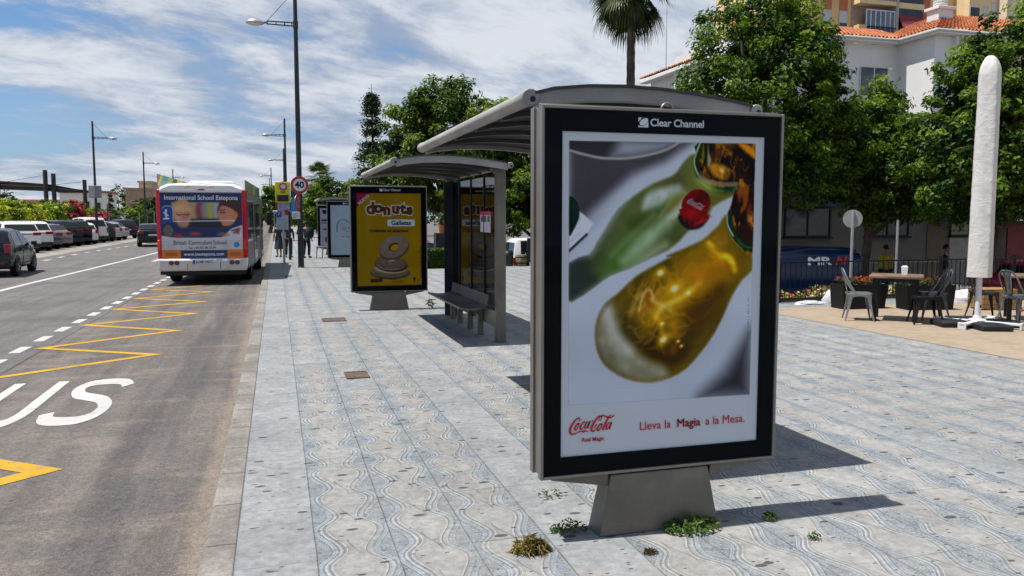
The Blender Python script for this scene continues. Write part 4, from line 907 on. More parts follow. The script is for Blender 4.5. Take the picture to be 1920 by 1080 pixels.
# ---------------------------------------------------------------- pale poster and the dark notice panel further on
def pale_poster():
    I = Ink(PW, PH, 60, 90, (150, 166, 178)); I.c *= (0.93+0.14*fbm(I.u*2, I.v*3, 12, 4))[..., None]
    arch = [(0.16+0.20+0.18*math.cos(a), 0.42-0.13*math.sin(a)) for a in np.linspace(math.pi, 0.6, 12)]
    I.over(I.line([(0.18, 0.53)]+arch, 0.02, 0.008), (70, 78, 92)); I.over(I.line([(0.44, 0.525), (0.95, 0.52)], 0.012, 0.006), (84, 92, 106))
    I.over(I.line([(0.3, 0.635), (0.95, 0.633)], 0.022, 0.006)*(hash2(np.floor(I.u*40), np.floor(I.v*0), 5) > 0.3)*0.8, (92, 100, 112)); return I
p3 = poster_panel((2.38, 28.0, -0.03), 'far panel with a pale grey poster, half behind the yellow one', 'steel-framed poster panels along the pavement', common)
po3 = pale_poster().build('poster', p3, PTL, 0.95); text('lettering', 'El Cristal', 0.19, mat('slate_ink', (0.09, 0.10, 0.13), 0.6), po3, on_poster(0.62, 0.472, -0.004))
def notice_poster():
    I = Ink(PW, PH, 60, 90, (170, 166, 184)); I.over(I.poly([(0.10, 0.05), (0.25, 0.05), (0.25, 0.13), (0.175, 0.17), (0.10, 0.13)], 0.01), (34, 44, 56)); I.over(I.poly([(0.36, 0.06), (0.60, 0.06), (0.60, 0.15), (0.36, 0.15)], 0.01), (176, 56, 54))
    for a, b, c, d in [(0.06, 0.30, 0.30, 0.05), (0.42, 0.32, 0.6, 0.06), (0.05, 0.39, 0.32, 0.02), (0.28, 0.47, 0.5, 0.07), (0.1, 0.55, 0.3, 0.03), (0.55, 0.3, 0.9, 0.05), (0.6, 0.45, 0.92, 0.05)]:
        I.over(I.poly([(a, b), (c+0.1, b), (c+0.1, b+d), (a, b+d)], 0.01)*0.9, (40, 42, 54))
    I.over(I.poly([(0.18, 0.78), (0.5, 0.72), (0.62, 0.8), (0.5, 0.9), (0.2, 0.9)], 0.02, 2), (96, 98, 34)); return I
p4 = poster_panel((2.52, 37.5, -0.03), 'farthest panel, a notice with dark pictures and a red square beside a bench', 'steel-framed poster panels along the pavement', common)
notice_poster().build('poster', p4, PTL, 0.95)

# ---------------------------------------------------------------- bus shelters
SHGLASS = glass_mat('shelter_glass', (0.28, 0.305, 0.305), 0.75, 1.5, 0.0, 0.02)
ROOFPROF = [(1.50,2.455),(1.62,2.487),(1.85,2.512),(2.1,2.52),(2.35,2.512),(2.6,2.49),(2.85,2.458),(2.98,2.435)]
def bus_shelter(loc, label, L=3.65):
    t = thing('bus_shelter', label, 'bus shelter', loc, 0, 'bus shelters along the kerb')
    top = ROOFPROF
    # two end fascias, curved roof deck, underside, cross ribs
    f = MB(); bot = [(x, z-0.092) for x, z in reversed(top)]
    for y0, y1 in ((0.0, 0.05), (L-0.05, L)): f = MB(); f.prism(top+bot, y0, y1, 'y'); f.build('end_fascia', ROOFG, t, bevel=0.006, ang=50)
    d = MB(); up = [(x, z+0.016) for x, z in top]
    d.grid([[(x, y, z+0.012) for x, z in top] for y in (-0.015, L+0.015)]); d.grid([[(x, y, z-0.004) for x, z in top] for y in (-0.015, L+0.015)])
    for y in (-0.015, L+0.015): d.add([(x, y, z+0.012) for x, z in top]+[(x, y, z-0.004) for x, z in reversed(top)], [tuple(range(2*len(top)))])
    d.build('roof_deck', mat('roof_sheet', (0.045, 0.048, 0.052), 0.5, 0.2, 0.4, 0.15), t, fix=False)
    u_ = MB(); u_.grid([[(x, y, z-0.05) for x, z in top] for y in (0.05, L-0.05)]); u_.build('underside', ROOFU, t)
    r = MB()
    nr = 5
    for i in range(1, nr):
        y = L*i/nr; r.prism([(x, z-0.052) for x, z in top]+[(x, z-0.082) for x, z in reversed(top)], y-0.022, y+0.022, 'y')
    r.build('rib', mat('rib_paint', (0.07, 0.069, 0.066), 0.5, 0.0), t, ang=50)
    for x, z, r_ in ((1.475, 2.432, 0.046), (3.015, 2.408, 0.036)):
        g_ = MB(); prof = [(r_*1.15*math.cos(a)*(1.0 if math.cos(a) < 0 else 0.9), r_*math.sin(a)) for a in [2*math.pi*k/14 for k in range(14)]]
        g_.prism([(x+p[0], z+p[1]) for p in prof], 0.045, L-0.045, 'y'); go = g_.build('gutter', ROOFG, t, ang=50)
        for y0, y1 in ((-0.012, 0.044), (L-0.044, L+0.012)):
            c = MB(); c.prism([(x+p[0]*1.12, z+p[1]*1.12) for p in prof], y0, y1, 'y'); co_ = c.build('end_cap', ROOFG, go, bevel=0.006)
        hl = MB(); hl.lathe([(0.018, -0.0135), (0.018, -0.0125)], 14, (x+0.01, 0, z-0.012), 'y'); hl.build('bolt_hole', DARKM, go)
    for y in (0.20, L-0.36):
        p = MB(); p.prism([(2.875,0.0),(2.875,2.30),(2.80,2.375),(3.0,2.375),(3.01,2.30),(3.01,0.0)], y, y+0.115, 'y'); p.build('post', STEEL, t, bevel=0.008)
    # back wall of glass between the posts, with dark mullions
    ys = [0.30, 1.06, 1.88, 2.72, L-0.42]
    for a, b in zip(ys[:-1], ys[1:]):
        g_ = MB(); g_.box(2.925, 2.935, a+0.012, b-0.012, 0.33, 2.30); g_.build('glass_pane', SHGLASS, t, smooth=False)
    m_ = MB()
    for y in ys: m_.box(2.912, 2.948, y-0.016, y+0.016, 0.28, 2.34)
    m_.build('mullion', DARKM, t, smooth=False)
    e = MB(); e.box(2.78, 3.03, L-0.40, L-0.372, 0.02, 2.32); e.build('end_panel', mat('dark_blue_panel', (0.012, 0.017, 0.026), 0.4, 0, 0.4), t, smooth=False)
    rail = MB(); rail.prism([(2.885,0.20),(2.885,0.42),(2.905,0.42),(2.905,0.20)], 0.325, L-0.30, 'y'); rail.build('base_rail', STEEL, t, bevel=0.003)
    # bench: dished steel seat, back plate, three legs
    by0, by1 = 0.62, 3.02
    b = MB(); sp = [(2.44,0.462),(2.50,0.445),(2.62,0.432),(2.74,0.438),(2.84,0.458)]
    b.prism(sp+[(x, z-0.035) for x, z in reversed(sp)], by0, by1, 'y'); bo = b.build('bench_seat', STEEL, t, bevel=0.006, ang=50)
    bk = MB(); bk.prism([(2.842,0.46),(2.868,0.62),(2.884,0.62),(2.862,0.46)], by0, by1, 'y'); bk.build('seat_back', STEEL, bo, bevel=0.003)
    for y in (0.98, 1.62, 2.32, 2.86):
        l = MB(); l.prism([(2.80,0.0),(2.80,0.30),(2.66,0.405),(2.88,0.405),(2.88,0.0)], y-0.035, y+0.035, 'y'); l.build('bench_leg', STEEL, bo, bevel=0.004)
    return t
s1 = bus_shelter((0, 4.62, 0), 'nearest bus shelter, its curved roof showing behind the large near panel')
s2 = bus_shelter((0, 10.32, 0), 'middle bus shelter with glass wall, steel bench and red-topped timetable')
s3 = dup(s1, (0.16, 31.4, -0.03), None, 'farthest bus shelter, behind the pale grey poster panel')
# paper timetable taped inside the glass
tt = MB(); tt.box(-0.003, 0.0, 0, 0.60, 0, 0.30); tto = tt.build('timetable', mat('paper_white', (0.60, 0.58, 0.62), 0.7, 0, 0.2, 0.08), None, (2.922, 11.0, 1.50), smooth=False)
tag(tto, 'white timetable with a red heading on the glass of the middle shelter', 'timetable')
hd = MB(); hd.box(-0.006, -0.0035, 0, 0.60, 0.245, 0.30); hd.build('heading', mat('red_heading', (0.50, 0.03, 0.05), 0.6), tto, smooth=False)
cols = MB()
for k in range(3): cols.box(-0.006, -0.0035, 0.05+0.19*k, 0.17+0.19*k, 0.15, 0.235)
for k in range(4): cols.box(-0.006, -0.0035, 0.02+0.185*k, 0.027+0.185*k, 0.01, 0.145)
cols.build('print', mat('grey_print', (0.10, 0.10, 0.12), 0.7), tto, smooth=False)

# ================================================================== VEHICLES
RUBBER = mat('tyre_rubber', (0.014, 0.014, 0.015), 0.8, 0, 0.2, 0.2)
RIM = mat('alloy_rim', (0.30, 0.30, 0.31), 0.35, 0.8, 0.5, 0.1)
CARGLASS = mat('car_glass', (0.006, 0.008, 0.010), 0.06, 0.0, 0.45, 0.05)
REDL = mat('tail_lamp_red', (0.20, 0.008, 0.010), 0.2, 0, 0.6, 0.1); ORL = mat('indicator_orange', (0.55, 0.16, 0.01), 0.2, 0, 0.5)
PLATE = mat('number_plate', (0.55, 0.56, 0.58), 0.5, 0, 0.3, 0.03); PLASTIC = mat('black_plastic', (0.016, 0.017, 0.018), 0.55, 0, 0.35, 0.1)
def paint(name, c, metal=0.0):
    return mat(name, c, 0.13, metal, 0.28, 0.06, 1.2, coat=0.1)
def wheel(t, x, y, r, w=0.2):
    s = 1 if x > 0 else -1
    m_ = MB(); m_.lathe([(r*0.62, -w/2), (r*0.93, -w/2), (r, -w/2+0.035), (r, w/2-0.035), (r*0.93, w/2), (r*0.62, w/2)], 24, (0, 0, 0), 'x')
    o = m_.build('wheel', RUBBER, t, (x, y, r))
    c = MB(); c.lathe([(0.03, s*w*0.46), (r*0.60, s*w*0.43), (r*0.64, s*w*0.5), (r*0.62, -s*w*0.3)], 20, (0, 0, 0), 'x')
    for k in range(5):
        a = 2*math.pi*k/5; c.cbox((s*w*0.47, math.cos(a)*r*0.32, math.sin(a)*r*0.32), (0.02, r*0.12, r*0.58), rx=a-math.pi/2)
    c.build('rim', RIM, o)
KIND = {  # profile (y,z) of the roofline from tail to nose, belt height, sections of the glasshouse
 'hatch': dict(L=3.82, W=1.70, H=1.50, belt=0.93, prof=[(0.0,0.50),(0.02,0.80),(0.09,0.99),(0.34,1.32),(0.52,1.44),(1.30,1.50),(1.98,1.45),(2.95,1.02),(3.40,0.90),(3.72,0.72),(3.82,0.46)], rear=(2,3), front=(6,7), wb=(0.66,3.12), r=0.30),
 'suv': dict(L=4.4, W=1.84, H=1.64, belt=1.05, prof=[(0.0,0.60),(0.02,0.92),(0.10,1.10),(0.38,1.50),(0.58,1.60),(1.6,1.64),(2.3,1.58),(3.1,1.10),(4.0,0.96),(4.36,0.74),(4.4,0.45)], rear=(2,3), front=(6,7), wb=(0.80,3.45), r=0.35),
 'saloon': dict(L=4.6, W=1.80, H=1.44, belt=0.94, prof=[(0.0,0.55),(0.02,0.86),(0.10,0.99),(0.62,1.03),(1.35,1.38),(1.9,1.44),(2.5,1.41),(3.25,0.98),(4.2,0.84),(4.56,0.64),(4.6,0.42)], rear=(3,4), front=(6,7), wb=(0.95,3.65), r=0.32),
 'van': dict(L=4.4, W=1.80, H=1.84, belt=1.10, prof=[(0.0,0.60),(0.01,1.0),(0.03,1.12),(0.14,1.68),(0.26,1.80),(1.6,1.84),(2.5,1.78),(3.25,1.12),(4.05,0.98),(4.36,0.74),(4.4,0.45)], rear=(2,3), front=(6,7), wb=(0.85,3.6), r=0.32),
}
KIND['cargo'] = dict(KIND['van'], belt=1.58)
def vehicle(name, label, cat, kind, loc, rz, pm, group=None, detail=False, windows=None, zdrop=0):
    K = KIND[kind]; t = thing(name, label, cat, loc, rz, group); W2 = K['W']/2; belt = K['belt']; P = K['prof']; L = K['L']
    # dense roofline
    def ztop(y): return float(np.interp(y, [p[0] for p in P], [p[1] for p in P]))
    def hw(y):
        e = 0.0
        if y < 0.5: e = 0.075*(1-y/0.5)**2
        if y > L-0.9: e = 0.20*((y-L+0.9)/0.9)**2
        return W2*(1-e)
    def topw(y, z):  # half-width of the body at height z
        w = hw(y); return w if z <= belt else w-(z-belt)*0.26
    ys = sorted(set([p[0] for p in P]+list(np.linspace(0, L, 19)))); rows = []
    for y in ys:
        zt = ztop(y); w = hw(y); zb = 0.24+ (0.10*(1-y/0.35) if y < 0.35 else 0)+(0.06*(y-L+0.4)/0.4 if y > L-0.4 else 0); zb = min(zb, zt-0.1)
        bl = min(belt, zt-0.03); sh = min(0.62, bl-0.02); wt = topw(y, zt)
        half = [(0, zb), (w*0.90, zb), (w*0.97, zb+0.06), (w, max(zb+0.08, sh)), (w*0.985, bl), (wt-0.06 if zt > belt+0.12 else wt*0.97, max(bl+0.005, zt-0.045)), (wt-0.16 if zt > belt+0.12 else wt*0.86, zt-0.006), (0, zt+0.012)]
        rows.append([(x, y, z) for x, z in half]+[(-x, y, z) for x, z in reversed(half[1:-1])])
    b = MB(); b.grid(rows, closed=True); n = len(rows[0]); b.add(rows[0], [tuple(range(n))]); b.add(rows[-1], [tuple(range(n))])
    body = b.build('body', pm, t, ang=42)
    # glass, set a hair proud of the glasshouse
    def side(yb0, yb1, yt1, yt0, s, z0=None, z1=None):
        z0 = z0 or belt+0.03
        q = []
        for y, lo in ((yb0, 1), (yb1, 1), (yt1, 0), (yt0, 0)):
            zt = ztop(y); z = z0 if lo else min(z1 or 9, zt-0.09)
            wb_ = hw(y)*0.985; wt_ = (topw(y, zt)-0.06); bl = min(belt, zt-0.03); f = (z-bl)/max(0.05, (zt-0.045-bl)); q.append((s*(wb_+(wt_-wb_)*f+0.008), y, z))
        return q
    win = windows if windows is not None else {'hatch': [(0.50,1.42,1.42,0.62),(1.50,2.52,2.06,1.50)], 'suv': [(0.36,0.98,0.98,0.56),(1.02,1.90,1.90,1.02),(1.98,2.88,2.40,1.98)],
           'saloon': [(1.02,1.95,1.95,1.48),(2.03,3.02,2.60,2.03)], 'van': [(0.30,1.22,1.22,0.34),(1.34,2.16,2.16,1.34),(2.28,3.04,2.58,2.28)]}[kind]
    for s in (-1, 1):
        for a in win:
            w_ = MB(); w_.add(side(*a, s), [(0, 1, 2, 3) if s > 0 else (3, 2, 1, 0)]); w_.build('side_window', CARGLASS, t, smooth=False, fix=False)
    for nm, (i, j) in (('rear_window', K['rear']), ('windscreen', K['front'])):
        (y0, z0), (y1, z1) = P[i], P[j]; q = []
        d = Vector((0, y1-y0, z1-z0)).normalized(); nn = Vector((0, -d.z, d.y)); nn = nn if nn.z > 0 else -nn
        f0, f1 = (0.10, 0.92)
        rows_ = []
        for f in np.linspace(f0, f1, 4):
            y = y0+(y1-y0)*f; z = z0+(z1-z0)*f; w = (topw(y, z)-0.13) ; w = w if z > belt+0.1 else hw(y)*0.86
            rows_.append([(sx*w, y+nn.y*0.014*(1-0.5*abs(sx)), z+nn.z*0.022*(1-0.5*abs(sx))+0.006) for sx in (-1, -0.5, 0, 0.5, 1)])
        w_ = MB(); w_.grid(rows_); w_.build(nm, CARGLASS, t)
    for s in (-1, 1):
        for y in K['wb']:
            ar = MB(); pts = [(y+(K['r']+0.075)*math.cos(a), K['r']+(K['r']+0.075)*math.sin(a)) for a in np.linspace(-0.35, math.pi+0.35, 15)]
            ar.add([(s*(hw(y)+0.004), p[0], p[1]) for p in pts], [tuple(range(15))]); ar.build('wheel_arch', PLASTIC, t, smooth=False, fix=False)
            wheel(t, s*(hw(y)-0.085), y, K['r'], 0.2)
        # tail lamps wrap the corner
        zl = {'hatch': (0.74, 1.02), 'suv': (0.92, 1.07), 'saloon': (0.80, 0.95), 'van': (0.72, 1.08), 'cargo': (0.72, 1.08)}[kind]; wl_ = {'hatch': 0.17, 'suv': 0.36, 'saloon': 0.34, 'van': 0.11, 'cargo': 0.11}[kind]
        lm = MB(); hwr = hw(0.03); lm.prism([(s*(hwr+0.012), 0.20), (s*(hwr+0.006), 0.012), (s*(hwr-wl_), -0.012), (s*(hwr-wl_), 0.06), (s*(hwr-0.05), 0.22)], zl[0], zl[1], 'z')
        lm.build('tail_lamp', REDL, t, bevel=0.012)
        hl = MB(); hwf = hw(L-0.25); hl.cbox((s*(hwf-0.14), L-0.12, 0.66), (0.28, 0.2, 0.13)); hl.build('headlamp', mat('lamp_clear', (0.5, 0.5, 0.5), 0.1, 0.3), t, bevel=0.02)
        mr = MB(); my = K['prof'][7][0]-0.25; mr.cbox((s*(W2+0.085), my, belt+0.06), (0.17, 0.09, 0.13)); mr.build('mirror', PLASTIC if kind != 'van' else pm, t, bevel=0.02)
    bp = MB(); bp.cbox((0, 0.0, 0.40), (K['W']*0.90, 0.10, 0.20)); bp.build('bumper', PLASTIC if kind in ('suv', 'van', 'cargo') else pm, t, bevel=0.03)
    pz = {'hatch': 0.62, 'suv': 0.78, 'saloon': 0.74, 'van': 0.62, 'cargo': 0.62}[kind]
    pt = MB(); pt.cbox((0, -0.014, pz), (0.50, 0.012, 0.105)); po_ = pt.build('plate', PLATE, t, smooth=False)
    if kind == 'suv':
        ba = MB(); ba.cbox((0, -0.006, 0.99), (K['W']*0.55, 0.012, 0.05)); ba.build('tail_trim', mat('dark_red_trim', (0.06, 0.01, 0.012), 0.3), t, smooth=False)
        rl = MB()
        for s in (-1, 1): rl.tube([(s*0.62, 0.7, 1.62), (s*0.62, 0.8, 1.67), (s*0.62, 2.1, 1.67), (s*0.62, 2.2, 1.63)], 0.018, 6)
        rl.build('roof_rail', PLASTIC, t)
    if detail:
        dl = MB()
        for s in (-1, 1):
            x = s*(W2+0.0035)
            for y in (1.46, 2.62): dl.box(min(x, x-s*0.012), max(x, x-s*0.012), y-0.006, y+0.006, 0.36, belt-0.02)
            dl.box(min(x, x-s*0.012), max(x, x-s*0.012), 0.98, 2.62, 0.36, 0.372)
        dl.build('door_seam', PLASTIC, t, smooth=False)
        for s in (-1, 1):
            for y in (1.36, 2.42):
                hd_ = MB(); hd_.cbox((s*(W2+0.014), y-0.06, belt-0.1), (0.03, 0.17, 0.03)); hd_.build('door_handle', pm, t, bevel=0.01)
        an = MB(); an.tube([(0, 0.72, 1.48), (0, 0.55, 1.68)], 0.006, 5); an.build('antenna', PLASTIC, t)
        wp = MB(); wp.cbox((0.12, 0.20, 1.10), (0.34, 0.015, 0.018), rx=R(52)); wp.build('rear_wiper', PLASTIC, t)
        bs = MB(); bs.cbox((0.5, -0.052, 0.44), (0.26, 0.012, 0.05)); bs.build('reflector', REDL, t, smooth=False)
    return t
P_WHITE = paint('white_car_paint', (0.62, 0.62, 0.61)); P_DARK = paint('dark_car_paint', (0.007, 0.010, 0.013)); P_GREY = paint('grey_car_paint', (0.13, 0.135, 0.15), 0.5)
P_SILV = paint('silver_car_paint', (0.36, 0.35, 0.34), 0.5); P_NAVY = paint('navy_car_paint', (0.007, 0.010, 0.020)); P_BLACK = paint('black_car_paint', (0.005, 0.006, 0.008)); P_RED = paint('red_car_paint', (0.30, 0.012, 0.02))
P_BRNZ = paint('bronze_car_paint', (0.24, 0.215, 0.20), 0.5)
RZ = ROADZ
vehicle('hatchback_car', 'black hatchback with a red tail lamp driving away at the left edge', 'car', 'hatch', (-8.6, 27.75, RZ), R(4), P_DARK, None, True)
vehicle('saloon_car', 'dark saloon driving away ahead, just left of the white bus', 'car', 'saloon', (-7.35, 54.0, RZ), R(7), P_BLACK)
TH = R(31)
row = [('suv_car', 'white sport utility car parked first in the row, behind the black hatchback', 'suv', 45.9, P_WHITE), ('suv_car', 'second white sport utility car in the parked row, mostly hidden by the first', 'suv', 48.6, P_WHITE),
       ('saloon_car', 'grey saloon parked next to the two white sport utility cars', 'saloon', 51.0, P_GREY), ('saloon_car', 'bronze-silver saloon with its boot lid lit, parked after the grey saloon', 'saloon', 53.4, P_BRNZ),
       ('suv_car', 'dark navy sport utility car parked after the bronze saloon', 'suv', 55.9, P_NAVY), ('suv_car', 'black sport utility car parked in mid row before the white van', 'suv', 58.4, P_BLACK),
       ('hatchback_car', 'small white hatchback squeezed between dark cars before the van', 'hatch', 60.4, P_WHITE), ('small_van', 'white small van with a dark rear window in the parked row', 'van', 63.4, P_WHITE),
       ('hatchback_car', 'dark hatchback hidden just behind the white van', 'hatch', 66.2, P_DARK), ('hatchback_car', 'silver-white hatchback parked two places beyond the van', 'hatch', 68.8, P_SILV),
       ('saloon_car', 'silver saloon parked near the far end of the row', 'saloon', 71.4, P_SILV), ('suv_car', 'dark sport utility car with tall roof at the far end of the parked row', 'suv', 75.5, P_NAVY)]
for i, (nm, lb, kd, y, pm) in enumerate(row):
    x = float(np.interp(y, [45, 52, 75], [-12.3, -12.5, -12.2]))
    vehicle(nm, lb, 'van' if kd == 'van' else 'car', kd, (x, y, RZ), TH, pm, 'cars parked at an angle along the far side')

# ------------------------------------------------------------------ the white bus
BW = paint('bus_white', (0.70, 0.70, 0.70)); BRED = paint('bus_red', (0.42, 0.014, 0.04)); BGREY = mat('bus_grey', (0.15, 0.155, 0.155), 0.4, 0.1, 0.4, 0.1, 1.5)
BUSGL = mat('bus_glass', (0.014, 0.018, 0.020), 0.05, 0, 0.6, 0.05)
bus = thing('city_bus', 'white city bus with a school advert on its back, red corner strips, at the stop', 'bus', (-1.91, 23.15, RZ), R(-2.0))
BL = 8.4; HW = 1.14; HT = 2.76
b = MB(); sec = [(-HW+0.03, 0.42), (-HW, 0.55), (-HW, 2.30), (-HW+0.03, 2.55), (-HW+0.10, 2.66), (-HW+0.28, HT-0.02), (0, HT+0.03), (HW-0.28, HT-0.02), (HW-0.10, 2.66), (HW-0.03, 2.55), (HW, 2.30), (HW, 0.55), (HW-0.03, 0.42)]
rows = []
for y, kx, kz in [(0.0, 0.97, 0.985), (0.06, 0.992, 0.996), (0.2, 1, 1), (BL-0.5, 1, 1), (BL-0.12, 0.985, 0.985), (BL, 0.95, 0.96)]:
    rows.append([(x*kx, y, 0.42+(z-0.42)*kz) for x, z in sec])
b.grid(rows, closed=True); n = len(sec); b.add(rows[0], [tuple(range(n))]); b.add(rows[-1], [tuple(range(n))])
b.build('body', BW, bus, ang=40)
# back face: printed advert over the window area
def bus_ad():
    I = Ink(2.06, 1.27, 150, 96, (18, 42, 92)); u, v = I.u, I.v; A = I.asp
    n = fbm(u*4, v*3, 2, 4); I.c *= (0.85+0.3*n)[..., None]
    win = I.poly([(0.13, 0.20), (0.97, 0.20), (0.97, 0.50), (0.88, 0.58), (0.80, 0.74), (0.25, 0.74), (0.15, 0.58)], 0.01, 0)
    I.over(win, np.stack([150-60*v+20*n, 148-56*v+20*n, 140-40*v+10*n], -1))
    for cx, w_, cl in [(0.40, 0.02, (176, 160, 96)), (0.47, 0.035, (140, 40, 52)), (0.53, 0.02, (120, 134, 140)), (0.60, 0.028, (178, 172, 60)), (0.67, 0.02, (170, 172, 176))]:
        I.over(win*I.line([(cx+0.01, 0.24), (cx-0.008, 0.36), (cx+0.012, 0.56)], w_*2, 0.035, 3)*0.85, cl)
    I.over(win*I.poly([(0.12, 0.56), (0.9, 0.54), (0.82, 0.76), (0.2, 0.76)], 0.02), (26, 30, 40))
    # two children's faces: fair child reading at left, dark-haired child in profile at right
    I.over(I.ell(0.265, 0.40, 0.125, 0.17, 0, 0.02), (196, 150, 96)); I.over(I.ell(0.27, 0.44, 0.098, 0.155, 0, 0.012), (206, 152, 124)); I.over(I.ell(0.305, 0.46, 0.05, 0.12, 0.1, 0.04)*0.5, (166, 106, 84))
    I.over(I.ell(0.262, 0.345, 0.10, 0.05, 0.05, 0.02)*0.8, (214, 172, 118))
    for ex in (0.225, 0.315): I.over(I.line([(ex-0.03, 0.455), (ex, 0.472), (ex+0.03, 0.455)], 0.014, 0.008), (74, 50, 44)); I.over(I.line([(ex-0.03, 0.415), (ex+0.03, 0.41)], 0.012, 0.01)*0.6, (130, 88, 62))
    I.over(I.line([(0.27, 0.46), (0.275, 0.53)], 0.016, 0.014)*0.5, (160, 100, 80)); I.over(I.line([(0.245, 0.60), (0.30, 0.595)], 0.012, 0.008), (150, 70, 66)); I.over(I.ell(0.27, 0.66, 0.07, 0.05, 0, 0.02)*0.8, (186, 128, 104))
    I.over(I.ell(0.85, 0.36, 0.15, 0.17, 0.2, 0.015), (58, 34, 26)); I.over(I.poly([(0.715, 0.36), (0.75, 0.27), (0.85, 0.31), (0.93, 0.42), (0.93, 0.56), (0.86, 0.68), (0.76, 0.70), (0.735, 0.62), (0.70, 0.58), (0.715, 0.52), (0.69, 0.48)], 0.012, 3), (190, 128, 98))
    I.over(I.line([(0.735, 0.42), (0.785, 0.41)], 0.016, 0.008), (50, 30, 26)); I.over(I.line([(0.73, 0.37), (0.79, 0.35)], 0.012, 0.008), (60, 36, 28)); I.over(I.line([(0.705, 0.585), (0.745, 0.59)], 0.012, 0.008), (140, 62, 60)); I.over(I.ell(0.925, 0.47, 0.022, 0.045, 0.1, 0.008), (196, 120, 88)); I.over(I.ell(0.84, 0.55, 0.05, 0.05, 0, 0.04)*0.4, (214, 140, 112))
    I.over(I.line([(0.93, 0.56), (0.90, 0.74), (0.80, 0.93)], 0.02, 0.01, 3), (60, 36, 28))
    I.over(I.line([(0.02, 0.635), (0.12, 0.605), (0.90, 0.585)], 0.012, 0.005), (206, 210, 218))
    I.over(I.ell(0.085, 0.80, 0.06, 0.075, 0, 0.006), (96, 96, 76)); I.over(I.poly([(0.015, 0.30), (0.06, 0.26), (0.14, 0.27), (0.15, 0.62), (0.015, 0.64)], 0.006), (30, 62, 136))
    I.over(I.line([(0.015, 0.34), (0.05, 0.28), (0.13, 0.28), (0.15, 0.36), (0.15, 0.6)], 0.010, 0.005), (150, 170, 206))
    I.over(I.line([(0.065, 0.40), (0.065, 0.55)], 0.016, 0.006), (220, 226, 236)); I.over(I.line([(0.04, 0.42), (0.09, 0.48)], 0.016, 0.006), (220, 226, 236)); I.over(I.line([(0.035, 0.55), (0.095, 0.54)], 0.018, 0.006), (220, 226, 236)); I.over(I.ell(0.067, 0.375, 0.014, 0.018, 0, 0.005), (220, 226, 236))
    # white lower band sweeping up at the right
    I.over(I.poly([(0, 0.965), (0.0, 0.90), (0.13, 0.94), (0.5, 0.95), (0.74, 0.94), (0.86, 0.76), (1.0, 0.68), (1.05, 1.1), (-0.05, 1.1)], 0.006), (196, 196, 202))
    for x0, y0, cl in [(0.16, 0.90, (170, 40, 46)), (0.36, 0.87, (176, 70, 60)), (0.70, 0.88, (150, 96, 76))]: I.over(I.ell(x0+0.05, y0, 0.07, 0.03, 0, 0.02)*0.8, cl)
    for k in range(4): I.over(I.line([(0.87+0.02*k, 0.80+0.05*(k % 2)), (0.97-0.01*k, 0.76+0.05*(k % 3))], 0.022, 0.008)*0.9, [(60, 66, 90), (150, 30, 40), (70, 80, 110), (180, 40, 44)][k])
    return I
W3 = vcol_mat('printed_vinyl', 0.3, 0.35)
ad = bus_ad().build('advert', bus, (-1.03, -0.022, 2.50), 0.95, W3)
text('lettering', 'International School Estepona', 0.172, WHITEINK, ad, (1.03, -0.004, -0.135), bold=0.002, sx=0.90)
lw = MB(); lw.box(-1.03, 1.03, -0.020, -0.006, 0.97, 1.228); bandw = lw.build('lower_band', mat('vinyl_pale', (0.48, 0.48, 0.50), 0.35), bus, smooth=False)
text('lettering', 'British Curriculum School', 0.150, mat('slate_ink', (0.09, 0.10, 0.13), 0.6), bandw, (-0.06, -0.024, 1.155), bold=0.002, sx=0.86)
text('lettering', 'Tel. +34 952 88 37 89', 0.082, mat('navy_ink', (0.03, 0.06, 0.17), 0.6), bandw, (-0.02, -0.024, 1.02), bold=0.001, sx=0.95)
dot = MB(); dot.lathe([(0.075, 0), (0.075, 0.003)], 20, (0.87, -0.026, 1.10), 'y'); dot.build('round_badge', mat('cyan_ink', (0.02, 0.22, 0.50), 0.5), bandw)
wb = MB(); wb.box(-0.56, 0.62, -0.024, -0.006, 0.745, 0.955); wbo = wb.build('web_band', mat('navy_vinyl', (0.010, 0.030, 0.11), 0.35), bus, smooth=False)
text('lettering', 'www.isestepona.com', 0.13, WHITEINK, wbo, (0.03, -0.028, 0.85), bold=0.0015, sx=0.92)
for x0, x1 in ((-1.03, -0.565), (0.625, 1.03)):
    o_ = MB(); o_.box(x0, x1, -0.026, -0.006, 0.735, 0.965); oo = o_.build('orange_panel', mat('orange_vinyl', (0.66, 0.16, 0.015), 0.35, 0, 0.4, 0.05), bus, smooth=False)
    st = MB(); cx_ = (x0+x1)/2; st.box(cx_-0.14, cx_+0.14, -0.029, -0.027, 0.80, 0.90); st.build('sticker', mat('dull_orange_print', (0.36, 0.10, 0.012), 0.5), oo, smooth=False)
hd = MB(); hd.prism([(-1.05, 2.515), (-1.02, 2.62), (-0.78, 2.72), (0.78, 2.72), (1.02, 2.62), (1.05, 2.515)], -0.05, 0.03, 'y'); hd.build('rear_hood', BW, bus, bevel=0.03)
for x in (-0.34, 0.26):
    ml = MB(); ml.cbox((x, -0.055, 2.665), (0.16, 0.02, 0.025)); ml.build('marker_lamp', ORL, bus, bevel=0.006)
ml = MB(); ml.cbox((0, -0.056, 2.585), (0.18, 0.02, 0.04)); ml.build('brake_lamp', REDL, bus, bevel=0.006)
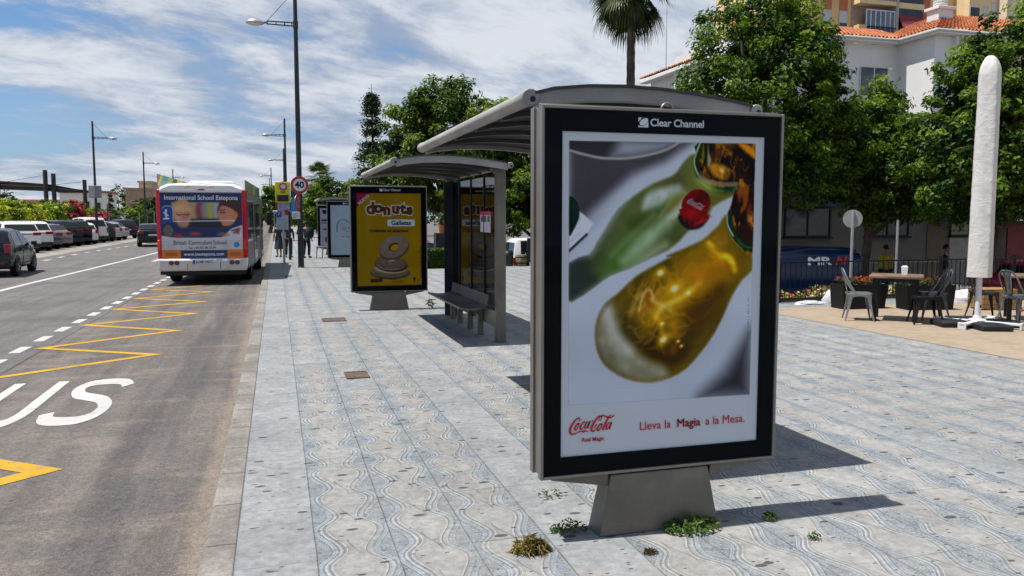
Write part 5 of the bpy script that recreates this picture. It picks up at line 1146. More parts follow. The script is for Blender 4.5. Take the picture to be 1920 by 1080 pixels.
for s in (-1, 1):
    c = MB(); c.prism([(s*1.035, -0.035), (s*1.135, -0.01), (s*1.162, 0.16), (s*1.13, 0.16), (s*1.04, 0.03)], 0.74, 2.58, 'z'); co_ = c.build('corner_strip', BRED, bus, bevel=0.012)
    tl = MB(); tl.cbox((s*1.098, -0.028, 1.10), (0.085, 0.03, 0.27), rz=s*0.22); tl.build('tail_lamp', mat('tail_lamp_bright', (0.62, 0.03, 0.02), 0.2, 0, 0.5), co_, bevel=0.01)
bp = MB(); bp.prism([(-0.045, 0.40), (-0.075, 0.47), (-0.07, 0.60), (-0.085, 0.68), (-0.06, 0.73), (-0.01, 0.735), (0.12, 0.735), (0.12, 0.40)], -1.115, 1.115, 'x'); bpo = bp.build('rear_bumper', mat('bumper_white', (0.52, 0.52, 0.52), 0.4, 0, 0.4, 0.12, 2.0), bus, bevel=0.02)
for x in (-0.80, -0.66, 0.74, 0.88):
    l = MB(); l.lathe([(0.062, -0.006), (0.058, 0.01)], 18, (x, -0.085, 0.625), 'y'); lo = l.build('lamp_ring', PLASTIC, bpo); l2 = MB(); l2.lathe([(0.046, -0.012), (0.046, -0.004)], 16, (x, -0.085, 0.625), 'y'); l2.build('round_lamp', REDL, bpo)
pt = MB(); pt.box(-0.26, 0.28, -0.096, -0.07, 0.585, 0.70); po_ = pt.build('number_plate', PLATE, bus, smooth=False); eu = MB(); eu.box(-0.26, -0.20, -0.0985, -0.0965, 0.587, 0.698); eu.build('blue_strip', mat('plate_blue', (0.02, 0.08, 0.35), 0.4), po_, smooth=False)
text('lettering', '6248 HDC', 0.10, BLK, po_, (0.04, -0.0985, 0.64), bold=0.001)
sm = MB(); sm.box(-1.10, 1.10, 0.05, 0.10, 0.30, 0.41); sm.build('skirt', DARKM, bus, smooth=False)
sm = MB(); sm.box(0.44, 0.455, -0.078, -0.07, 0.44, 0.70); sm.box(-0.40, -0.39, -0.078, -0.07, 0.44, 0.60); sm.build('panel_seam', DARKM, bus, smooth=False)
for s in (-1, 1):
    for y in (1.95, 6.9):
        ar = MB(); pts = [(y+0.56*math.cos(a), 0.46+0.56*math.sin(a)) for a in np.linspace(-0.15, math.pi+0.15, 15)]; ar.add([(s*(HW+0.004), p[0], p[1]) for p in pts], [tuple(range(15))]); ar.build('wheel_arch', PLASTIC, bus, smooth=False, fix=False)
        wheel(bus, s*(HW-0.16), y, 0.46, 0.28)
under = MB(); under.box(-1.0, 1.0, 0.3, 8.0, 0.25, 0.45); under.build('underbody', DARKM, bus, smooth=False)
# right side (kerb side): door leaves, windows, pillars and panels darkened for shade
for y0, y1 in ((0.35, 1.35), (1.45, 2.9), (4.55, 6.1)):
    w_ = MB(); w_.box(HW-0.01, HW+0.012, y0, y1, 1.22, 2.30); w_.build('side_window', BUSGL, bus, bevel=0.01)
for y0 in (3.05, 6.75):
    for k in (0, 1):
        d = MB(); ya = y0+0.68*k; d.box(HW-0.01, HW+0.022, ya+0.015, ya+0.665, 0.42, 2.36); do = d.build('door', BGREY, bus, bevel=0.012)
        g_ = MB(); g_.box(HW+0.0225, HW+0.027, ya+0.09, ya+0.59, 0.55, 2.25); g_.build('door_glass', BUSGL, do, smooth=False)
sk = MB(); sk.box(HW-0.005, HW+0.008, 0.3, 3.0, 0.45, 1.16); sk.box(HW-0.005, HW+0.008, 4.5, 6.3, 0.45, 1.16); sk.box(HW-0.005, HW+0.006, 0.3, 8.2, 2.33, 2.52); sk.box(HW-0.005, HW+0.008, 2.92, 3.04, 1.17, 2.32); sk.box(HW-0.005, HW+0.008, 6.12, 6.72, 1.17, 2.32); sk.build('side_shade_panel', BGREY, bus, smooth=False)  # grey sheets over the white body, the side's shade put into their colour
for y0, y1 in ((0.35, 1.6), (1.7, 3.2), (3.3, 4.9), (5.0, 7.6)):
    w_ = MB(); w_.box(-HW-0.012, -HW+0.01, y0, y1, 1.22, 2.30); w_.build('side_window', BUSGL, bus, bevel=0.01)
# advert boards standing along both edges of the roof
for s in (-1, 1):
    I = Ink(6.8, 0.36 if s > 0 else 0.50, 90, 12, (60, 140, 150)); q = I.u*6.8
    for a, cl in [(0.0, (186, 30, 44)), (0.25, (206, 190, 40)), (0.5, (90, 150, 70)), (0.8, (60, 130, 160)), (1.6, (150, 170, 60)), (2.4, (40, 70, 60)), (3.2, (196, 190, 70)), (4.4, (60, 120, 120))]:
        I.over(np.clip((q+0.9*I.v-a-0.15)*6, 0, 1), cl if s < 0 else tuple(c*0.75 for c in cl))
    bd_ = MB(); bd_.box(s*1.115-0.012, s*1.115+0.012, 0.22, 7.0, 2.50, 2.86 if s > 0 else 3.0); bo = bd_.build('roof_board', mat('board_grey', (0.3, 0.31, 0.31), 0.5), bus, smooth=False)
    p_ = I.build('board_print', bo, (s*1.115+0.0135, 0.21, 2.861 if s > 0 else 3.001), 1.1, W3); p_.rotation_euler = (0, 0, R(90))
pod = MB(); pod.prism([(-0.7, 2.76), (-0.6, 2.93), (0.6, 2.93), (0.7, 2.76)], 2.6, 5.2, 'y'); pod.build('roof_unit', BW, bus, bevel=0.04)
mi_ = MB(); mi_.tube([(HW-0.05, BL-0.2, 2.45), (HW+0.16, BL+0.1, 2.5), (HW+0.24, BL+0.12, 2.35), (HW+0.24, BL+0.12, 2.05)], 0.03, 8); mo = mi_.build('mirror_arm', PLASTIC, bus)
mh = MB(); mh.cbox((HW+0.24, BL+0.12, 1.80), (0.20, 0.10, 0.50)); mh.build('mirror', PLASTIC, mo, bevel=0.03)
wn = MB(); wn.box(-1.0, 1.0, BL-0.02, BL+0.015, 1.05, 2.3); wn.build('windscreen', BUSGL, bus, bevel=0.02)

# ================================================================== STREET FURNITURE AND PEOPLE
POLEM = mat('dark_pole_paint', (0.020, 0.026, 0.033), 0.45, 0.2, 0.4, 0.15, 1.5); GALV = mat('galvanised', (0.34, 0.345, 0.35), 0.45, 0.5, 0.4, 0.1, 3)
LAMPB = mat('lamp_housing', (0.32, 0.32, 0.32), 0.4, 0.4, 0.4); LENS = mat('lamp_lens', (0.40, 0.38, 0.33), 0.25, 0, 0.5)
def street_lamp(loc, label, group, s=1.0, flip=1, base=0.10):
    """tall dark pole; arm over the road towards -x (flip=1), stay cable, shallow dish luminaire"""
    t = thing('street_lamp', label, 'street lamp', loc, 0 if flip > 0 else math.pi, group)
    H = 9.35*s
    p = MB(); p.tube([(0, 0, 0), (0, 0, 1.0), (0, 0, H*0.6), (0, 0, H)], [base, base*0.97, base*0.78, base*0.62], 14); p.build('pole', POLEM, t)
    f = MB(); f.lathe([(base*1.25, 0), (base*1.22, 0.012), (base*1.02, 0.03)], 14); f.build('foot_plate', POLEM, t)
    za = 8.08*s; a = MB()
    a.tube([(-0.05, 0, za+0.06), (-0.92, 0, za+0.06)], 0.022, 8); a.tube([(-0.05, 0, za-0.05), (-0.92, 0, za-0.03)], 0.022, 8)
    for x in (-0.12, -0.35, -0.62, -0.90): a.tube([(x, 0, za-0.05), (x, 0, za+0.06)], 0.016, 6)
    a.tube([(-0.90, 0, za+0.015), (-1.05, 0, za+0.0)], 0.03, 8); a.build('arm', POLEM, t)
    c = MB(); c.lathe([(base*0.85, za-0.12), (base*0.85, za+0.12)], 12); c.build('collar', POLEM, t)
    cb = MB(); cb.tube([(0, 0, za+1.1*s), (-0.9, 0, za+0.06)], 0.010, 5); cb.build('stay_cable', POLEM, t)
    l = MB(); cx = -1.28; rows = []
    for k, (rx, rz_) in enumerate([(0.02, 0.13), (0.12, 0.125), (0.22, 0.085), (0.29, 0.03), (0.30, 0.0), (0.28, -0.02)]):
        rows.append([(cx+rx*1.0*math.cos(q), rx*0.62*math.sin(q), za+rz_-0.02) for q in [2*math.pi*j/20 for j in range(20)]])
    l.grid(rows, closed=True); lo = l.build('luminaire', LAMPB, t, fix=False, ang=50)
    g_ = MB(); rows = [[(cx+rx*math.cos(q), rx*0.62*math.sin(q), za+rz_-0.02) for q in [2*math.pi*j/20 for j in range(20)]] for rx, rz_ in [(0.27, -0.02), (0.22, -0.06), (0.10, -0.085), (0.005, -0.09)]]
    g_.grid(rows, closed=True); g_.build('lens', LENS, lo, fix=False)
    return t
street_lamp((0.79, 28.15, 0), 'tallest near street lamp, its dark pole carrying the 40 speed sign', 'street lamps on the bus stop side')
L2 = street_lamp((0.76, 60, 0), 'second street lamp along the kerb, just behind the yellow stop sign', 'street lamps on the bus stop side', 0.93)
dup(L2, (0.92, 86, 0), 0, 'third street lamp along the kerb, close left of the second pole', 'street lamps on the bus stop side')
dup(L2, (-0.48, 119, 0), 0, 'fourth street lamp, small and further left above the bus front', 'street lamps on the bus stop side')
dup(L2, (-0.9, 150, 0), 0, 'farthest street lamp on the stop side, lowest arm over the bus front', 'street lamps on the bus stop side')
L5 = street_lamp((-12.2, 63, ROADZ), 'near street lamp on the far side, rising behind the parked white van', 'street lamps on the far side', 0.915, -1)
dup(L5, (-13.0, 91, ROADZ), math.pi, 'middle street lamp on the far side, left of the bus', 'street lamps on the far side')
dup(L5, (-13.7, 122, ROADZ), math.pi, 'farthest lamp on the far side, showing just above the bus roof', 'street lamps on the far side')

# ---- 40 sign, side-on sign and plate, all strapped to the near lamp pole
def disc_sign(name, label, loc, rz, r, parts, face=None):
    t = thing(name, label, 'road sign', loc, rz)
    m_ = MB(); m_.lathe([(r, 0.0), (r, 0.012)], 36, (0, 0, 0), 'y'); m_.build('back_plate', GALV, t)
    y = -0.001
    for nm, rr, mm in parts:
        d = MB(); d.lathe([(rr, y-0.002), (rr, y)], 36, (0, 0, 0), 'y'); d.build(nm, mm, t); y -= 0.003
    b = MB(); b.box(-0.03, 0.03, 0.012, 0.13, -0.05, 0.05); b.build('bracket', GALV, t)
    return t, y
SIGNRED = mat('sign_red', (0.42, 0.018, 0.025), 0.45, 0, 0.4, 0.05); SIGNWHITE = mat('sign_white', (0.60, 0.61, 0.62), 0.45, 0, 0.4, 0.04); SIGNBLUE = mat('sign_blue', (0.015, 0.10, 0.42), 0.45, 0, 0.4, 0.05); SIGNYEL = mat('sign_yellow', (0.60, 0.54, 0.02), 0.45, 0, 0.4, 0.05)
t, y = disc_sign('speed_limit_sign', 'round red-rimmed 40 speed limit sign on the tall lamp pole', (0.79, 27.92, 2.79), R(3), 0.295, [('red_rim', 0.29, SIGNRED), ('white_face', 0.205, SIGNWHITE)])
text('numeral', '40', 0.30, BLK, t, (0, y-0.001, 0.0), bold=0.010)
t, y = disc_sign('no_parking_sign', 'red round sign turned side-on under the 40 sign', (0.74, 27.96, 2.21), R(63), 0.27, [('red_rim', 0.265, SIGNRED), ('blue_face', 0.20, mat('sign_mauve', (0.28, 0.12, 0.17), 0.5))])
bar = MB(); bar.cbox((0, y-0.001, 0), (0.42, 0.002, 0.045), ry=R(45)); bar.build('diagonal_bar', SIGNRED, t, smooth=False)
t = thing('notice_plate', 'small white rectangular plate below the round signs on the lamp pole', 'sign plate', (0.66, 27.95, 1.78)); m_ = MB(); m_.box(-0.13, 0.13, -0.008, 0.004, -0.12, 0.12); m_.build('plate', SIGNWHITE, t, bevel=0.004)
m_ = MB(); m_.box(-0.10, 0.04, -0.0095, -0.0085, 0.03, 0.05); m_.box(-0.10, 0.09, -0.0095, -0.0085, -0.03, -0.015); m_.box(-0.10, 0.02, -0.0095, -0.0085, -0.075, -0.06); m_.build('print', BLK, t, smooth=False)

# ---- yellow bus stop display on its pole, with notices below
t = thing('bus_stop_sign', 'yellow bus stop sign with a dark display panel and notices on its post', 'bus stop sign', (0.27, 31.2, 0))
m_ = MB(); m_.tube([(0.0, 0.06, 0), (0.0, 0.06, 3.05)], 0.04, 10); m_.build('post', GALV, t)
m_ = MB(); m_.box(-0.27, 0.27, -0.05, 0.015, 2.25, 3.02); m_.build('yellow_box', SIGNYEL, t, bevel=0.01)
m_ = MB(); m_.box(-0.205, 0.21, -0.056, -0.051, 2.30, 2.54); m_.build('display', mat('display_black', (0.006, 0.012, 0.008), 0.25), t, smooth=False)
for rr, mm, yy_ in ((0.145, SIGNRED, -0.053), (0.105, mat('sign_lilac', (0.42, 0.28, 0.46), 0.5), -0.056)):
    m_ = MB(); m_.lathe([(rr, yy_-0.002), (rr, yy_)], 26, (0.02, 0, 2.845), 'y'); m_.build('roundel', mm, t)
m_ = MB(); m_.box(-0.05, 0.09, -0.062, -0.059, 2.80, 2.89); m_.build('pictogram', SIGNWHITE, t, smooth=False)
text('lettering', 'BUS', 0.10, BLK, t, (0.01, -0.052, 2.645), bold=0.003)
for x0, x1, z0, z1, mm in [(-0.28, -0.20, 2.02, 2.24, SIGNRED), (-0.20, 0.24, 1.93, 2.24, mat('poster_mauve', (0.36, 0.32, 0.42), 0.6, 0, 0.3, 0.3, 9)), (0.06, 0.19, 1.80, 1.99, SIGNRED), (-0.26, 0.18, 1.25, 1.93, mat('board_pale', (0.42, 0.45, 0.52), 0.55, 0, 0.3, 0.12, 5))]:
    m_ = MB(); yf = -0.012-0.01*(x1 > 0.2)-0.02*(x1 == 0.19); m_.box(x0, x1, yf, yf+0.008, z0, z1); m_.build('notice', mm, t, smooth=False)
m_ = MB(); m_.box(-0.24, -0.06, -0.035, -0.028, 1.72, 1.93); m_.build('blue_pictogram', SIGNBLUE, t, smooth=False)
text('lettering', 'P', 0.15, SIGNWHITE, t, (-0.15, -0.0365, 1.825), bold=0.002)
t = thing('banner_pole', 'dark pole with turquoise and navy banners behind the yellow stop sign', 'banner', (0.62, 33.5, 0)); m_ = MB(); m_.tube([(-0.10, 0, 0), (-0.10, 0, 3.0)], 0.055, 10); m_.build('pole', POLEM, t)
m_ = MB(); m_.box(-0.02, 0.30, -0.01, 0.01, 1.80, 2.45); m_.build('turquoise_banner', mat('banner_cyan', (0.02, 0.26, 0.50), 0.6, 0, 0.3, 0.2, 4), t, smooth=False)
m_ = MB(); m_.box(-0.02, 0.24, -0.012, 0.012, 2.5, 2.9); m_.build('navy_banner', mat('banner_navy', (0.02, 0.05, 0.14), 0.6), t, smooth=False)
t = thing('info_shelter', 'distant blue and white kiosk canopy at the kerb left of the stop sign', 'kiosk', (-0.1, 60, 0)); m_ = MB(); m_.box(-0.1, 1.2, 0, 1.6, 2.0, 2.18); m_.build('canopy', SIGNWHITE, t, bevel=0.03); m_ = MB(); m_.box(-0.1, 1.2, -0.01, -0.002, 2.03, 2.12); m_.build('blue_stripe', SIGNBLUE, t, smooth=False)
m_ = MB()
for x in (0.0, 1.1): m_.box(x-0.03, x+0.03, 0.1, 0.16, 0, 2.0)
m_.build('post', GALV, t); m_ = MB(); m_.box(0.2, 1.0, 0.4, 1.2, 0, 1.1); m_.build('counter', SIGNWHITE, t, bevel=0.02)

# white public bench near the far shelter
t = thing('bench', 'pale steel bench with curved end frames beside the notice panel', 'bench', (2.0, 34.6, 0)); m_ = MB(); m_.prism([(-0.42, 0.46), (-0.38, 0.50), (0.36, 0.50), (0.40, 0.46), (0.3, 0.455), (-0.3, 0.455)], -0.25, 0.25, 'y'); m_.build('seat', GALV, t)
for x in (-0.36, -0.12, 0.34):
    m_ = MB(); m_.tube(bez([(x-0.05, -0.22, 0), (x-0.03, -0.22, 0.25), (x, -0.22, 0.42), (x+0.04, -0.1, 0.455), (x, 0.22, 0.42), (x-0.03, 0.22, 0.0)], 5), 0.022, 8); m_.build('frame', GALV, t)

# ------------------------------------------------------------------ people
SKIN = mat('skin', (0.32, 0.18, 0.125), 0.55, 0, 0.35, 0.08, 6); SKIND = mat('skin_tan', (0.20, 0.11, 0.075), 0.55, 0, 0.35, 0.08, 6)
def skin_mesh(name, joints, bones, m, parent, sub=2, smooth_mats=True):
    """joints {name:(x,y,z,radius or (rx,ry))}; one skinned surface"""
    names = list(joints); me = bpy.data.meshes.new(name)
    me.from_pydata([joints[n][:3] for n in names], [(names.index(a), names.index(b)) for a, b in bones], [])
    o = bpy.data.objects.new(name, me); COL.objects.link(o); o.parent = parent
    md = o.modifiers.new('skin', 'SKIN'); md.use_smooth_shade = True; md.branch_smoothing = 0.5
    for i, n in enumerate(names):
        r = joints[n][3]; sv = me.skin_vertices[0].data[i]; sv.radius = r if isinstance(r, tuple) else (r, r)
        if i == 0: sv.use_root = True
    s = o.modifiers.new('sub', 'SUBSURF'); s.levels = sub; s.render_levels = sub
    me.materials.append(m); return o
def head_mesh(parent, loc, skin, hair, rz=0.0, longhair=False, s=1.0, capm=None):
    """egg-shaped head with brow, nose, chin, ears; hair shell; faces -y when rz=0"""
    n, mlat = 28, 22; rows = []
    for i in range(mlat+1):
        th = math.pi*i/mlat; z = 0.118*math.cos(th)
        row = []
        for k in range(n):
            a = 2*math.pi*k/n; x = 0.075*math.sin(th)*math.cos(a); y = 0.097*math.sin(th)*math.sin(a)
            if z < 0: x *= 1+0.30*z/0.118; y = y*(1+0.10*z/0.118)-0.008*(z/0.118)**2
            f = -math.sin(a)   # front
            if f > 0.5:
                fx = abs(math.cos(a)); 
                nz = math.exp(-((z+0.022)/0.026)**2)*math.exp(-(fx/0.16)**2); y -= 0.024*nz
                ey = math.exp(-((z-0.008)/0.014)**2)*math.exp(-((fx-0.42)/0.16)**2); y += 0.009*ey
                mo = math.exp(-((z+0.062)/0.010)**2)*math.exp(-(fx/0.3)**2); y -= 0.006*mo
                ch = math.exp(-((z+0.098)/0.018)**2)*math.exp(-(fx/0.4)**2); y -= 0.008*ch
            row.append((x, y, z))
        rows.append(row)
    b = MB(); b.grid(rows, closed=True)
    for sx in (-1, 1): b.add([(sx*0.074+sx*0.010*math.cos(q)*0.4+sx*0.006, 0.012+0.014*math.cos(q)*0.9, -0.008+0.030*math.sin(q)) for q in [2*math.pi*k/10 for k in range(10)]]+[(sx*0.068, 0.012, -0.008)], [(k, (k+1) % 10, 10) for k in range(10)])
    h = b.build('head', skin, parent, loc, fix=False, rz=rz, ang=80); h.scale = (s,)*3
    for sx in (-1, 1):
        e = MB(); e.lathe([(0.001, -0.010), (0.007, -0.006), (0.010, 0.0)], 10, (sx*0.029, -0.086, 0.008), 'y'); e.build('eye', mat('eye_dark', (0.03, 0.025, 0.02), 0.3), h)
    mt = MB(); mt.cbox((0, -0.092, -0.060), (0.042, 0.006, 0.008)); mt.build('mouth', mat('lip', (0.28, 0.09, 0.08), 0.5), h, bevel=0.002)
    rows = []
    for i in range(13):
        th = math.pi*0.72*i/12 if longhair else math.pi*0.60*i/12
        row = []
        for k in range(n):
            a = 2*math.pi*k/n; f = -math.sin(a); t_ = th*(1-0.42*max(0, f)**0.8)
            j = 1+0.05*math.sin(7*a+3*t_)
            row.append((0.083*j*math.sin(t_)*math.cos(a), 0.106*j*math.sin(t_)*math.sin(a)+0.004, 0.128*math.cos(t_)+0.004))
        rows.append(row)
    hb = MB(); hb.grid(rows, closed=True); hb.build('hair', hair, h, fix=False, ang=80)
    return h
def hand(parent, loc, d, m, s=1.0):
    """palm with four curled fingers and a thumb, pointing along d"""
    d = Vector(d).normalized(); a = Vector((0, 1, 0)) if abs(d.y) < 0.8 else Vector((1, 0, 0)); sd = d.cross(a).normalized(); up = sd.cross(d)
    P = Vector(loc); b = MB()
    b.tube([P, P+d*0.03*s, P+d*0.085*s], [0.022*s, 0.034*s, 0.036*s], 8, sx=0.5)
    for k, (off, L) in enumerate([(-0.027, 0.062), (-0.009, 0.075), (0.009, 0.072), (0.027, 0.056)]):
        q = P+d*0.08*s+up*off*s; b.tube([q, q+d*L*0.45*s+sd*0.004, q+d*L*0.8*s+sd*0.016*s, q+d*L*s+sd*0.03*s], [0.009*s, 0.0085*s, 0.008*s, 0.006*s], 6)
    q = P+d*0.03*s-up*0.03*s; b.tube([q, q+d*0.025*s-up*0.022*s, q+d*0.06*s-up*0.022*s+sd*0.012*s], [0.012*s, 0.010*s, 0.007*s], 6)
    return b.build('hand', m, parent, ang=80)
def person(label, loc, rz, cloth, scale=1.0, stride=0.0, dress=False, top=None, legs=None, hairc=None, longhair=False, arms='down', bag=None, skin=None):
    t = thing('person', label, 'person', loc, rz); t.scale = (scale,)*3
    skin = skin or SKIN; hairm = mat('dark_hair', (0.018, 0.013, 0.010), 0.5, 0, 0.3, 0.2, 20); st = stride
    LZ = {'l': (-1, -st), 'r': (1, st)}
    J = {'pel': (0, 0, 0.93, (0.135, 0.10)), 'waist': (0, 0.005, 1.10, (0.125, 0.085)), 'chest': (0, 0, 1.30, (0.16, 0.10)), 'sh': (0, 0.01, 1.42, (0.13, 0.07)), 'nk': (0, 0.005, 1.50, 0.055), 'hd': (0, -0.01, 1.58, 0.05)}
    Bn = [('pel', 'waist'), ('waist', 'chest'), ('chest', 'sh'), ('sh', 'nk'), ('nk', 'hd')]
    for s_, (sx, yo) in LZ.items():
        J.update({f'hip{s_}': (sx*0.095, 0, 0.88, 0.088), f'kn{s_}': (sx*0.105, yo*0.55-0.02, 0.50, 0.058), f'cf{s_}': (sx*0.105, yo*0.8+0.01, 0.36, 0.055), f'an{s_}': (sx*0.105, yo+0.03, 0.09, 0.038), f'hl{s_}': (sx*0.108, yo+0.02, 0.045, 0.036), f'toe{s_}': (sx*0.125, yo-0.13, 0.03, 0.028)})
        Bn += [('pel', f'hip{s_}'), (f'hip{s_}', f'kn{s_}'), (f'kn{s_}', f'cf{s_}'), (f'cf{s_}', f'an{s_}'), (f'an{s_}', f'hl{s_}'), (f'hl{s_}', f'toe{s_}')]
        if arms == 'folded' : el = (sx*0.25, -0.02, 1.14); wr = (sx*0.04, -0.20, 1.12)
        elif arms == 'phone' and sx > 0: el = (sx*0.24, -0.03, 1.13); wr = (sx*0.10, -0.24, 1.24)
        else: el = (sx*0.245, 0.03, 1.13); wr = (sx*0.255, -0.05, 0.90)
        J.update({f'so{s_}': (sx*0.175, 0.01, 1.40, 0.055), f'el{s_}': (*el, 0.042), f'wr{s_}': (*wr, 0.028)})
        Bn += [('sh', f'so{s_}'), (f'so{s_}', f'el{s_}'), (f'el{s_}', f'wr{s_}')]
    skin_mesh('body', J, Bn, skin, t, 2)
    for s_ in 'lr':
        e, w_ = Vector(J[f'el{s_}'][:3]), Vector(J[f'wr{s_}'][:3]); hand(t, tuple(w_), tuple(w_-e), skin)
    fat = lambda k, r, dz=0: (*J[k][:2], J[k][2]+dz, tuple(q+r for q in J[k][3]) if isinstance(J[k][3], tuple) else J[k][3]+r)
    # shirt
    S = {k: fat(k, 0.016) for k in ('pel', 'waist', 'chest', 'sh')}; S['nk'] = (0, 0.005, 1.465, 0.068)
    for s_ in 'lr':
        S['so'+s_] = fat('so'+s_, 0.016); a, e = Vector(J['so'+s_][:3]), Vector(J['el'+s_][:3]); w_ = Vector(J['wr'+s_][:3])
        if top == 'long': S['el'+s_] = fat('el'+s_, 0.012); S['cu'+s_] = (*(e.lerp(w_, 0.92)), 0.040)
        else: S['el'+s_] = (*a.lerp(e, 0.78), 0.062)
    SB = [('pel', 'waist'), ('waist', 'chest'), ('chest', 'sh'), ('sh', 'nk')]+[('sh', 'so'+q) for q in 'lr']+[('so'+q, 'el'+q) for q in 'lr']+([('el'+q, 'cu'+q) for q in 'lr'] if top == 'long' else [])
    skin_mesh('dress_top' if dress else 'shirt', S, SB, cloth, t, 2)
    if dress:
        rows = []
        for k, (z, rx, ry) in enumerate([(1.08, 0.150, 0.115), (0.95, 0.175, 0.14), (0.75, 0.20, 0.17), (0.55, 0.225, 0.19), (0.40, 0.235, 0.20)]):
            rows.append([(rx*math.cos(a)*(1+0.05*k/4*math.sin(6*a)), ry*math.sin(a)*(1+0.05*k/4*math.sin(6*a)), z) for a in [2*math.pi*j/28 for j in range(28)]])
        sk = MB(); sk.grid(rows, closed=True); sk.build('skirt', cloth, t, fix=False, ang=80)
    else:
        T = {'pel': fat('pel', 0.018)}; TB = []
        for s_ in 'lr':
            for k in ('hip', 'kn', 'cf'): T[k+s_] = fat(k+s_, 0.020)
            T['an'+s_] = fat('an'+s_, 0.026, 0.02); TB += [('pel', 'hip'+s_), ('hip'+s_, 'kn'+s_), ('kn'+s_, 'cf'+s_), ('cf'+s_, 'an'+s_)]
        skin_mesh('trousers', T, TB, legs or cloth, t, 2)
    for s_ in 'lr':
        h_, to = J['hl'+s_], J['toe'+s_]; sh = MB(); sh.tube([(h_[0], h_[1]+0.045, 0.04), (h_[0], h_[1], 0.045), (h_[0]*0.5+to[0]*0.5, (h_[1]+to[1])/2, 0.042), (to[0], to[1]-0.02, 0.032), (to[0], to[1]-0.05, 0.025)], [0.03, 0.044, 0.046, 0.040, 0.016], 10, sx=1.0); sh.build('shoe', mat('dark_shoe', (0.02, 0.019, 0.018), 0.5), t, ang=80)
    head_mesh(t, (0, -0.012, 1.645), skin, hairm if hairc is None else hairc, 0, longhair)
    return t
D1 = mat('dark_dress_cloth', (0.045, 0.055, 0.075), 0.8, 0, 0.2, 0.25, 6); D2 = mat('navy_cloth', (0.016, 0.020, 0.030), 0.8, 0, 0.2, 0.2, 5); D3 = mat('charcoal_cloth', (0.02, 0.021, 0.024), 0.8, 0, 0.2, 0.2, 5)
person('woman in a dark dress with bun waiting at the kerb beside the bus', (0.10, 36.0, 0), R(200), D1, 0.86, 0.05, True, longhair=True)
person('person in dark top and trousers standing right of the woman at the kerb', (0.50, 35.6, 0), R(170), D2, 0.86, 0.10, top='long', legs=D3)
person('person with a dark backpack half hidden by the tall lamp pole', (1.22, 34.9, 0), R(150), D3, 0.88, 0.06, top='long', legs=D2)
bag = MB(); rows = []
for k, (z, r) in enumerate([(0.0, 0.10), (0.06, 0.15), (0.22, 0.17), (0.36, 0.15), (0.44, 0.09)]): rows.append([(r*1.05*math.cos(a), r*0.62*math.sin(a), z) for a in [2*math.pi*j/18 for j in range(18)]])
bag.grid(rows, closed=True); bag.add(rows[0], [tuple(range(18))]); bag.add(rows[-1], [tuple(range(18))])
bo = bag.build('backpack', mat('backpack_cloth', (0.018, 0.028, 0.042), 0.75, 0, 0.2, 0.2, 8), None, (1.36, 34.70, 0.86), ang=60); tag(bo, 'dark backpack on the back of the person behind the lamp pole', 'backpack')
s_ = MB(); s_.tube(bez([(-0.08, 0.09, 0.40), (-0.1, 0.2, 0.42), (-0.1, 0.24, 0.25), (-0.08, 0.09, 0.08)], 5), 0.012, 6); s_.build('strap', DARKM, bo)

